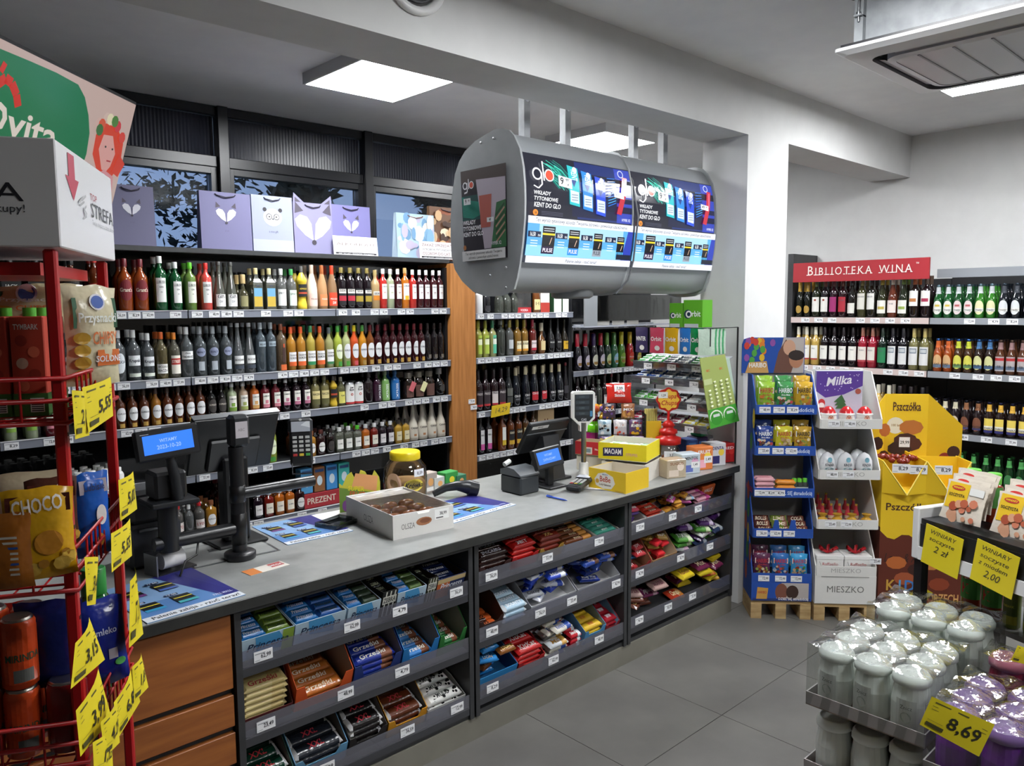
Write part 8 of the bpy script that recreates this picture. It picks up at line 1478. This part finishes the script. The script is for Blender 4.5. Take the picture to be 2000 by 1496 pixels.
b = MB(); b.box(.03, W-.03, .03, DY, zt0-.04, zt0-.02, RD); b.build('top_frame', rs)
wm = {}
def basket(z, hgt):
    b = MB()
    for y in [.02+.035*i for i in range(int(DY/.035))]: b.tube([(.004, y, z), (W-.004, y, z)], .0022, RD, 4)
    for x in [.02+.05*i for i in range(int(W/.05))]: b.tube([(x, .01, z+.003), (x, DY, z+.003)], .0022, RD, 4)
    for zz in (z, z+hgt*.5, z+hgt): b.tube([(-.004, DY, zz), (-.004, -.004, zz), (W+.004, -.004, zz), (W+.004, DY, zz)], .004, RD, 5)
    for x in [.06+.03*i for i in range(int((W-.08)/.03))]: b.tube([(x, -.004, z), (x, -.004, z+hgt)], .002, RD, 4)
    for y in [.06+.06*i for i in range(9)]: b.tube([(-.004, y, z), (-.004, y, z+hgt)], .002, RD, 4)
    b.build('wire_basket', rs)
zb1 = zs_(135, 822); zb2 = zs_(150, 1150); zb3 = (EYE+ray(70, 1385)*(1.2/FPX)).z-.125
for z in (zb1, zb2, zb3): basket(z, .07)
# topper
t = thing('stand_topper', 'white box topper with red arrow on the red stand', 'sign', A0+Vector((0, 0, zt0)), rz); H = zt1-zt0; b = MB(); b.box(-.012, W+.012, -.012, DY+.05, .001, H, 'p#e9e9ea', .002); b.build('box', t)
b = MB(); d = Dec(b, FR((-.012, -.0121, 0)), .0006); w_ = W+.024
d.poly([(w_*.17, H*.95), (w_*.27, H*.95), (w_*.27, H*.72), (w_*.33, H*.72), (w_*.23, H*.5), (w_*.12, H*.72), (w_*.17, H*.72)], 'd#b8324c'); d.text('TOP', w_*.52, H*.60, H*.07, 'd#b04a54', 'l', 0, w=w_*.13); d.text('STREFA', w_*.52, H*.42, H*.15, 'd#4a4c50', 'l', 0, w=w_*.46); d.text('Twoje miejsce na dobre zakupy!', w_*.53, H*.34, H*.05, 'd#a8aaac', 'l', 0, w=w_*.46)
for i in range(7): d.line([(w_*(.32+.14*math.sin(i)*.5+.05), H*(.36+.03*i)), (w_*(.40+.03*math.cos(i*2)), H*(.4+.035*i))], .004, 'd#b8b8ba')
d = Dec(b, flat((-.0121, 0, 0), (0, -1, 0), (0, 0, 1)), .0006); d.text('STREFA', -.034, H*.42, H*.165, 'd#23242c', 'r', 0, w=.2); d.text('miejsce na dobre zakupy!', -.032, H*.32, H*.07, 'd#3a3b44', 'r', 0, w=.19); d.text('TOP', -.26, H*.66, H*.08, 'd#a8323c', 'r', 0); b.build('print', t)
# goods
def chips(d, W_, H_):
    d.rect(-W_*.4, H_*.58, W_*.42, H_*.88, 'd#2c5a3c'); d.disc(W_*.02, H_*.84, W_*.14, 'd#e4e4ec'); d.disc(W_*.02, H_*.84, W_*.11, 'd#4a6ab8'); d.text('Przysnacki', W_*.02, H_*.64, H_*.09, 'd#e8ece8', w=W_*.72); d.text('CHIPSY', W_*.12, H_*.42, H_*.12, 'd#d8763c', w=W_*.5); d.rect(-W_*.05, H_*.2, W_*.42, H_*.36, 'd#d06a24'); d.text('SOLONE', W_*.18, H_*.24, H_*.06, Wt)
    for i in range(4): d.disc(-W_*.3, H_*(.12+.12*i), W_*.13, 's#c8a03c', H_*.06, 12)
def bagpx(name, label, cx, yb, wp, hp_, D, key, art=None, yaw=-.23, tilt=0):
    p = EYE+ray(cx, yb)*(D/FPX); return bagthing(name, label, 'bag', p, yaw, wp*D/FPX, hp_*D/FPX, min(wp, hp_)*.4*D/FPX, key, art, None, tilt)
bagpx('crisp_bag', 'big cream crisp bag with green band on red stand', 184, 752, 112, 192, 1.40, 's#d8cfae', chips, .35); bagpx('crisp_bag', 'second cream crisp bag lying behind the juice cartons', 55, 640, 130, 80, 1.50, 's#cfc39c', chips, -.3); bagpx('crisp_bag', 'third cream crisp bag behind the near post', 118, 650, 90, 95, 1.56, 's#c8bd9a', None, 0)
for i in range(4):
    t = thing('juice_carton', 'red juice carton with green cap, %s on red stand' % ('front right', 'front left', 'rear right', 'rear left')[i], 'carton', L(.05+.06*(i//2), .085+.053*(i % 2), zb1+.006), rz, 'red juice cartons'); t.scale = (.78, .78, .82); b = MB(); b.box(0, .07, -.062, 0, 0, .195, 'k#b8402c', .002); b.box(-.0006, .0706, -.0626, .0006, 0, .045, 'k#3a6a2c'); b.build('carton', t)
    b = MB(); d = Dec(b, flat((-.0008, 0, 0), (0, -1, 0), (0, 0, 1)), .0005); [d.disc(.02+.022*(q_ % 2), .06+.022*q_, .011, ('d#d86a4c', 'd#9a2c1c', 'd#d8b8a0')[q_ % 3]) for q_ in range(5)]; d.rect(.03, .008, .056, .036, 'd#d0d0c8'); [d.rect(.032, .01+.004*q_, .054, .012+.004*q_, K) for q_ in range(6)]; d.text('TYMBARK', .03, .17, .01, 'd#d8d0c8', w=.045); b.build('print', t); MB().lathe([(.013, .195), (.013, .212)], 'p#5ab83c', 12, .03, -.03).build('cap', t)
def choco(d, W_, H_): d.rect(-W_*.44, H_*.74, W_*.44, H_*.93, 's#4a2018'); d.text('CHOCO', 0, H_*.76, H_*.15, 'd#ece4dc', w=W_*.7, rot=.1); d.disc(W_*.12, H_*.42, W_*.2, 's#c8862c'); blobs(d, W_, H_, .1, .3, ['s#b07a2c', 's#d8b04c'], 6, 2, .1)
def stripes(d, W_, H_): [d.rect(-W_*.4, H_*(.2+.07*q_), W_*.3, H_*(.23+.07*q_), ('d#e0dccf', 'd#2c5ab0')[q_ % 3 == 2]) for q_ in range(8)]
bagpx('cereal_bag', 'yellow cereal bag with brown top on red stand', 84, 1128, 122, 178, 1.18, 's#d8a41c', choco); bagpx('cereal_bag', 'brown cereal bag with striped label at left edge', 14, 1150, 100, 150, 1.15, 's#9a5a1c', stripes, -.5); bagpx('cereal_bag', 'dark brown cereal bag behind the yellow bag', 108, 1080, 90, 150, 1.36, 's#4a2a20', choco, -.1); bagpx('cereal_bag', 'beige cereal bag at the back of the basket', 62, 1040, 150, 120, 1.5, 's#b8ac90')
bagpx('cereal_bag', 'bright blue biscuit bag facing the counter', 186, 1085, 66, 165, 1.42, 's#1c5ab8', lambda d, W_, H_: (d.rect(-W_*.4, H_*.76, W_*.4, H_*.92, 's#b0a8b0'), d.text('Lubisie', 0, H_*.8, H_*.08, 'd#1c2a5a', w=W_*.6), d.disc(W_*.15, H_*.5, W_*.16, 'd#d8d4d0', H_*.12), d.disc(W_*.1, H_*.2, W_*.1, 'd#c89a3c', H_*.08)), .2)
bagpx('biscuit_bag', 'dark blue biscuit bag leaning out of lower basket', 212, 1335, 84, 168, 1.44, 's#16288a', lambda d, W_, H_: (d.rect(W_*.0, H_*.3, W_*.2, H_*.42, 'd#b0b4c0'), d.text('mleko', 0, H_*.6, H_*.07, 'd#b8c0e0'), d.disc(W_*.25, H_*.25, .01, 'd#4aa04c', .007)), .1, -.12)
bagpx('biscuit_bag', 'crumpled dark blue bag in the lower basket', 104, 1340, 120, 172, 1.32, 's#141f5e', None, -.5); bagpx('biscuit_bag', 'red and cream biscuit bag behind the cans', 20, 1270, 70, 95, 1.36, 's#b02820', lambda d, W_, H_: (d.rect(-W_*.44, 0.05*H_, W_*.44, H_*.4, 'd#d8cdb0'), d.text('Drożdżówki', 0, H_*.6, H_*.12, Wt, w=W_*.7)))
T('mir', 'can', .116, .0265, 's#c0441c', 'm#a8a49c', ('r', 's#c0441c', .1, .88, 1.1, [('MIRINDA', .42, .1, 'd#1c3a20')], [(.12, .3, 'd#5a5c58', .5)]), ''); T('cok', 'can', .12, .031, 's#7a1418', 'm#b8b8b8', None, ''); T('grb', 'jar', .24, .035, 'q#1c6a2c', 'p#2c8a3c', None, '')
zc3 = (EYE+ray(70, 1385)*(1.2/FPX)).z-.118
for i in range(8):
    lo = i//4; o = bottle_at('mir', *L(.04+.056*((i//2) % 2), .10+.056*(i % 2), zc3+.118*lo), rz-math.pi/2+.5, 'orange drink can, %s, %s in red stand' % (('lower layer', 'upper layer')[lo], ('front right', 'front left', 'rear right', 'rear left')[i % 4]), 'orange drink cans', 'drink_can')
for i, (x, y) in enumerate(((.045, .036), (.115, .034), (.185, .034))): bottle_at('cok', *L(x, y, zc3), rz, 'dark red drink can, %s along the basket side' % ordn(i+1), 'dark red drink cans', 'drink_can')
bottle_at('grb', *L(.27, .04, zc3), rz, 'green plastic bottle in lower basket behind price cards', None, 'drink_bottle')
PL_ = (A0+R3 @ Vector((0, -.02, 0)), B0+R3 @ Vector((0, -.02, 0)))
for i, (q4, tx) in enumerate(((((147, 858), (175, 850), (163, 766), (140, 762)), '2,19'), (((173, 845), (221, 812), (217, 735), (160, 757)), '5,55'), (((235, 1018), (268, 994), (260, 920), (231, 938)), '5,00'), (((218, 1118), (258, 1085), (254, 1012), (217, 1042)), '5,55'), (((170, 1183), (187, 1180), (192, 1088), (165, 1088)), '3,49'), (((252, 1266), (280, 1238), (263, 1107), (254, 1135)), '7,19'), (((138, 1346), (205, 1288), (174, 1205), (147, 1256)), '3,15'), (((157, 1478), (218, 1402), (192, 1306), (148, 1388)), '3,99'), (((232, 1440), (274, 1370), (256, 1302), (222, 1372)), '6,89'), (((262, 1372), (290, 1342), (275, 1274), (258, 1302)), '1,69'), (((184, 1520), (221, 1500), (217, 1420), (181, 1450)), '1,15'), (((205, 1480), (234, 1450), (228, 1362), (196, 1410)), '4,29'))):
    ycard('yellow price card reading %s, %s' % (tx, ('uppermost narrow one by near post', 'uppermost wide one between red posts', 'upper one on far red post', 'middle one on far red post', 'small one beside near red post', 'long narrow one on far red post', 'large one hanging over near red post', 'larger one lower on near red post', 'one slanting up to far red post', 'lowest one touching far red post', 'bottom one below all others', 'partly covered one near the bottom')[i]), q4, 1, tx, .3, True, 'shelf_price_card', (PL_[0]+R3 @ Vector((0, -.004*i, 0)), PL_[1]+R3 @ Vector((0, -.004*i, 0))))
# ================= screen hung at the left =================
TR = EYE+ray(265, 205)*(2.2/FPX); TL = gz(-160, -4, TR.z); e_ = TR-TL; _r = ray(206, 450); BRc = EYE+_r*((TR-EYE).dot(e_)/_r.dot(e_)); BL = TL+(BRc-TR); n = (BRc-BL).cross(TL-BL).normalized()
t = thing('advert_screen', 'tilted advertising screen with green oval above the red stand', 'screen', BL); Wv, Hv = e_.length, (TR-BRc).length; au, av = e_.normalized(), (TR-BRc).normalized()
def uv(px_, py_): d_ = ray(px_, py_); p = EYE+d_*((BL-EYE).dot(n)/d_.dot(n))-BL; return p.dot(au), p.dot(av)
b = MB(); b.obox(-n*.004+Vector((0, 0, 0))-au*.008-av*.008, au*(Wv+.016), av*(Hv+.016), -n*.04, 'p#1c1c1e'); b.build('frame', t)
b = MB(); d = Dec(b, flat((0, 0, 0), au, av), .0005, .0004); d.rect(0, 0, Wv, Hv, e('#c7aea6', .55))
d.poly([uv(*q_) for q_ in ((-150, 31), (-60, 66), (0, 95), (60, 120), (110, 142), (152, 165), (165, 190), (172, 225), (174, 260), (168, 300), (155, 340), (120, 430), (-150, 420))], e('#127048', .6))
d.line([uv(*q_) for q_ in ((-12, 168), (10, 152), (22, 162), (31, 185), (34, 208))], .022, e('#c82a22', .6)); d.line([uv(0, 140), uv(9, 122)], .014, e('#c82a22', .6)); d.line([uv(-30, 130), uv(-24, 108)], .014, e('#c82a22', .6))
ux, vx = uv(8, 262); ux2, _ = uv(106, 281); d.text('vita', ux, vx, .062, e('#d9cfc4', .6), 'l', 1, w=ux2-ux); d.text('o', ux-.004, vx+.005, .085, e('#d9cfc4', .6), 'r', 1)
P_ = lambda *q: [uv(*a) for a in q]                                       # a plain painted face with flowers in red hair
d.poly(P_((188, 340), (178, 300), (185, 262), (205, 240), (228, 250), (238, 280), (232, 320), (215, 345)), e('#c8402c', .6)); d.poly(P_((195, 330), (190, 290), (200, 262), (218, 265), (222, 300), (212, 325), (203, 335)), e('#cf9a94', .6)); d.poly(P_((180, 345), (200, 330), (218, 345), (214, 380), (185, 372)), e('#c88a90', .6)); d.poly(P_((214, 335), (230, 300), (240, 320), (226, 345)), e('#c84030', .6))
for q_, c in (((196, 242), '#c8553c'), ((212, 232), '#d8cfae'), ((226, 246), '#c03a44'), ((234, 268), '#c8443c'), ((190, 252), '#3c6a3c'), ((220, 236), '#4a7a3c')): d.disc(*uv(*q_), .016, e(c, .6), n=9)
for q_ in ((201, 285), (214, 290)): d.disc(*uv(*q_), .004, e('#2c3a3a', .6), .003)
d.line(P_((202, 312), (210, 314)), .004, e('#a03a44', .6)); b.build('picture', t)
b = MB(); c = au*Wv*.5+av*Hv*.8-n*.046; zt = ZC-BL.z; b.tube([c, c-n*.08, Vector((c.x-n.x*.08, c.y-n.y*.08, zt))], .018, 'p#2a2a2c', 8); b.build('ceiling_mount', t)
# ================= smaller things on the shelves =================
def shelf_box(label, px0, px1, z, hgt, c, art=None, y=YS+.02, dep=.07, name='carton', cat='carton'):
    lo, hi = 100, 1400
    for _ in range(40):
        mid = (lo+hi)/2
        if gy(px0, mid, y).z > z+.05: lo = mid
        else: hi = mid
    x0, x1 = gy(px0, lo, y).x, gy(px1, lo, y).x; W = x1-x0-.003; t = thing(name, label, cat, (x0, y, z+.001)); MB().box(0, W, 0, dep, 0, hgt, c, .002).build('box', t)
    if art: b = MB(); art(Dec(b, FR()), W, hgt); b.build('print', t)
    return t
def deer(d, W, H): d.rect(0, 0, W, H*.45, 'd#d6d4ce'); d.rect(0, H*.45, W, H*.58, 'd#c85a2c'); d.disc(W*.5, H*.76, W*.3, 'd#cfd8c8', H*.13); d.disc(W*.5, H*.74, W*.15, 'd#2c5a34', H*.07)
shelf_box('tall white, orange and green bottle carton on top shelf', 1082, 1097, z2[3], .30, 'k#2c5a34', deer); shelf_box('shorter white, orange and green bottle carton on top shelf', 1099, 1111, z2[3], .25, 'k#2c5a34', deer)
shelf_box('clear gift box with red base between ridged decanters and whisky', 1010, 1038, z2[3], .22, 'v#c8c8c8', lambda d, W, H: (d.rect(0, 0, W, H*.2, 'd#b01c24'), d.text('VODKA', W*.5, H*.06, H*.08, 'd#e8d8d8')))
shelf_box('white and red bottle carton beside the whisky flask', 1056, 1074, z2[3], .27, 'k#d8d2cc', lambda d, W, H: (d.rect(0, 0, W, H*.3, 'd#a83428'), d.text("DEWAR'S", W*.5, H*.7, H*.06, 'd#3a2a24', w=W*.7)))
t = shelf_box('brown kraft paper bag with bear print on lowest shelf', 1051, 1083, z2[0], .30, 'k#a8906c', lambda d, W, H: (d.disc(W*.5, H*.55, W*.14, 'd#5a2c1c', H*.09), d.disc(W*.42, H*.66, W*.04, 'd#5a2c1c'), d.disc(W*.58, H*.66, W*.04, 'd#5a2c1c'), d.disc(W*.5, H*.52, W*.06, 'd#d8c8b0'), d.disc(W*.5, H*.53, W*.025, 'd#2c1810'), d.text('hello', W*.5, H*.28, H*.04, 'd#5a4a3a', bold=0)), name='gift_bag', cat='bag')
P4 = [gy(a, c, YS-.015) for a, c in ((959, 816), (995, 808), (997, 786), (961, 793))]
t = thing('handwritten_note', 'yellow handwritten price note on shelf right of pilaster', 'note', P4[0]); b = MB(); O = P4[0]; fn = lambda u, v, h: tuple((P4[0]*(1-u)+P4[1]*u)*(1-v)+(P4[3]*(1-u)+P4[2]*u)*v-O+Vector((0, -h, 0))); b.prism([fn(0, 0, 0), fn(1, 0, 0), fn(1, 1, 0), fn(0, 1, 0)], (0, .002, 0), 'd#d8b81c'); Dec(b, fn).text('14,29', .5, .3, .42, 'd#4a4a34', bold=0, w=.7, sh=.05); b.build('note', t)
for i, (a, c, hh_, lb, col) in enumerate(((588, 612, .16, 'light blue gift carton on bottom shelf', 'k#4a90c0'), (614, 636, .16, 'brown gift carton on bottom shelf', 'k#8a5a34'), (638, 660, .16, 'azure gift carton on bottom shelf', 'k#3a88c8'), (662, 684, .16, 'teal gift carton on bottom shelf', 'k#3aa8a0'))): shelf_box(lb+' behind counter', a, c, zE+.1, hh_, col, lambda d, W, H: (d.disc(W*.5, H*.45, W*.25, 'd#c8d8e0', H*.2), d.rect(W*.1, H*.8, W*.9, H*.92, 'd#2c4a7a')))
shelf_box('low red carton carrying the small gift cartons', 586, 690, zE, .095, 'k#a02830', lambda d, W, H: d.text('PREZENT', W*.4, H*.3, H*.4, 'd#d8c8b8'), dep=.09)
for i, (a, c, lb) in enumerate(((806, 'd#c8646c', 'rose paper tag hanging on dark liqueur jar'), (828, 'd#d8d4a0', 'cream paper tag hanging on dark liqueur jar'))):
    p = gy(a, 755, YS+.006); t = thing('paper_tag', lb, 'tag', p); t.rotation_euler = (0, .5, 0); b = MB(); b.box(-.02, .02, -.001, 0, -.035, .035, c); b.build('tag', t); MB().tube([(0, 0, .034), (-.005, .006, .06), (-.012, .012, .075)], .0012, 'd#d8d0c0', 4).build('string', t)
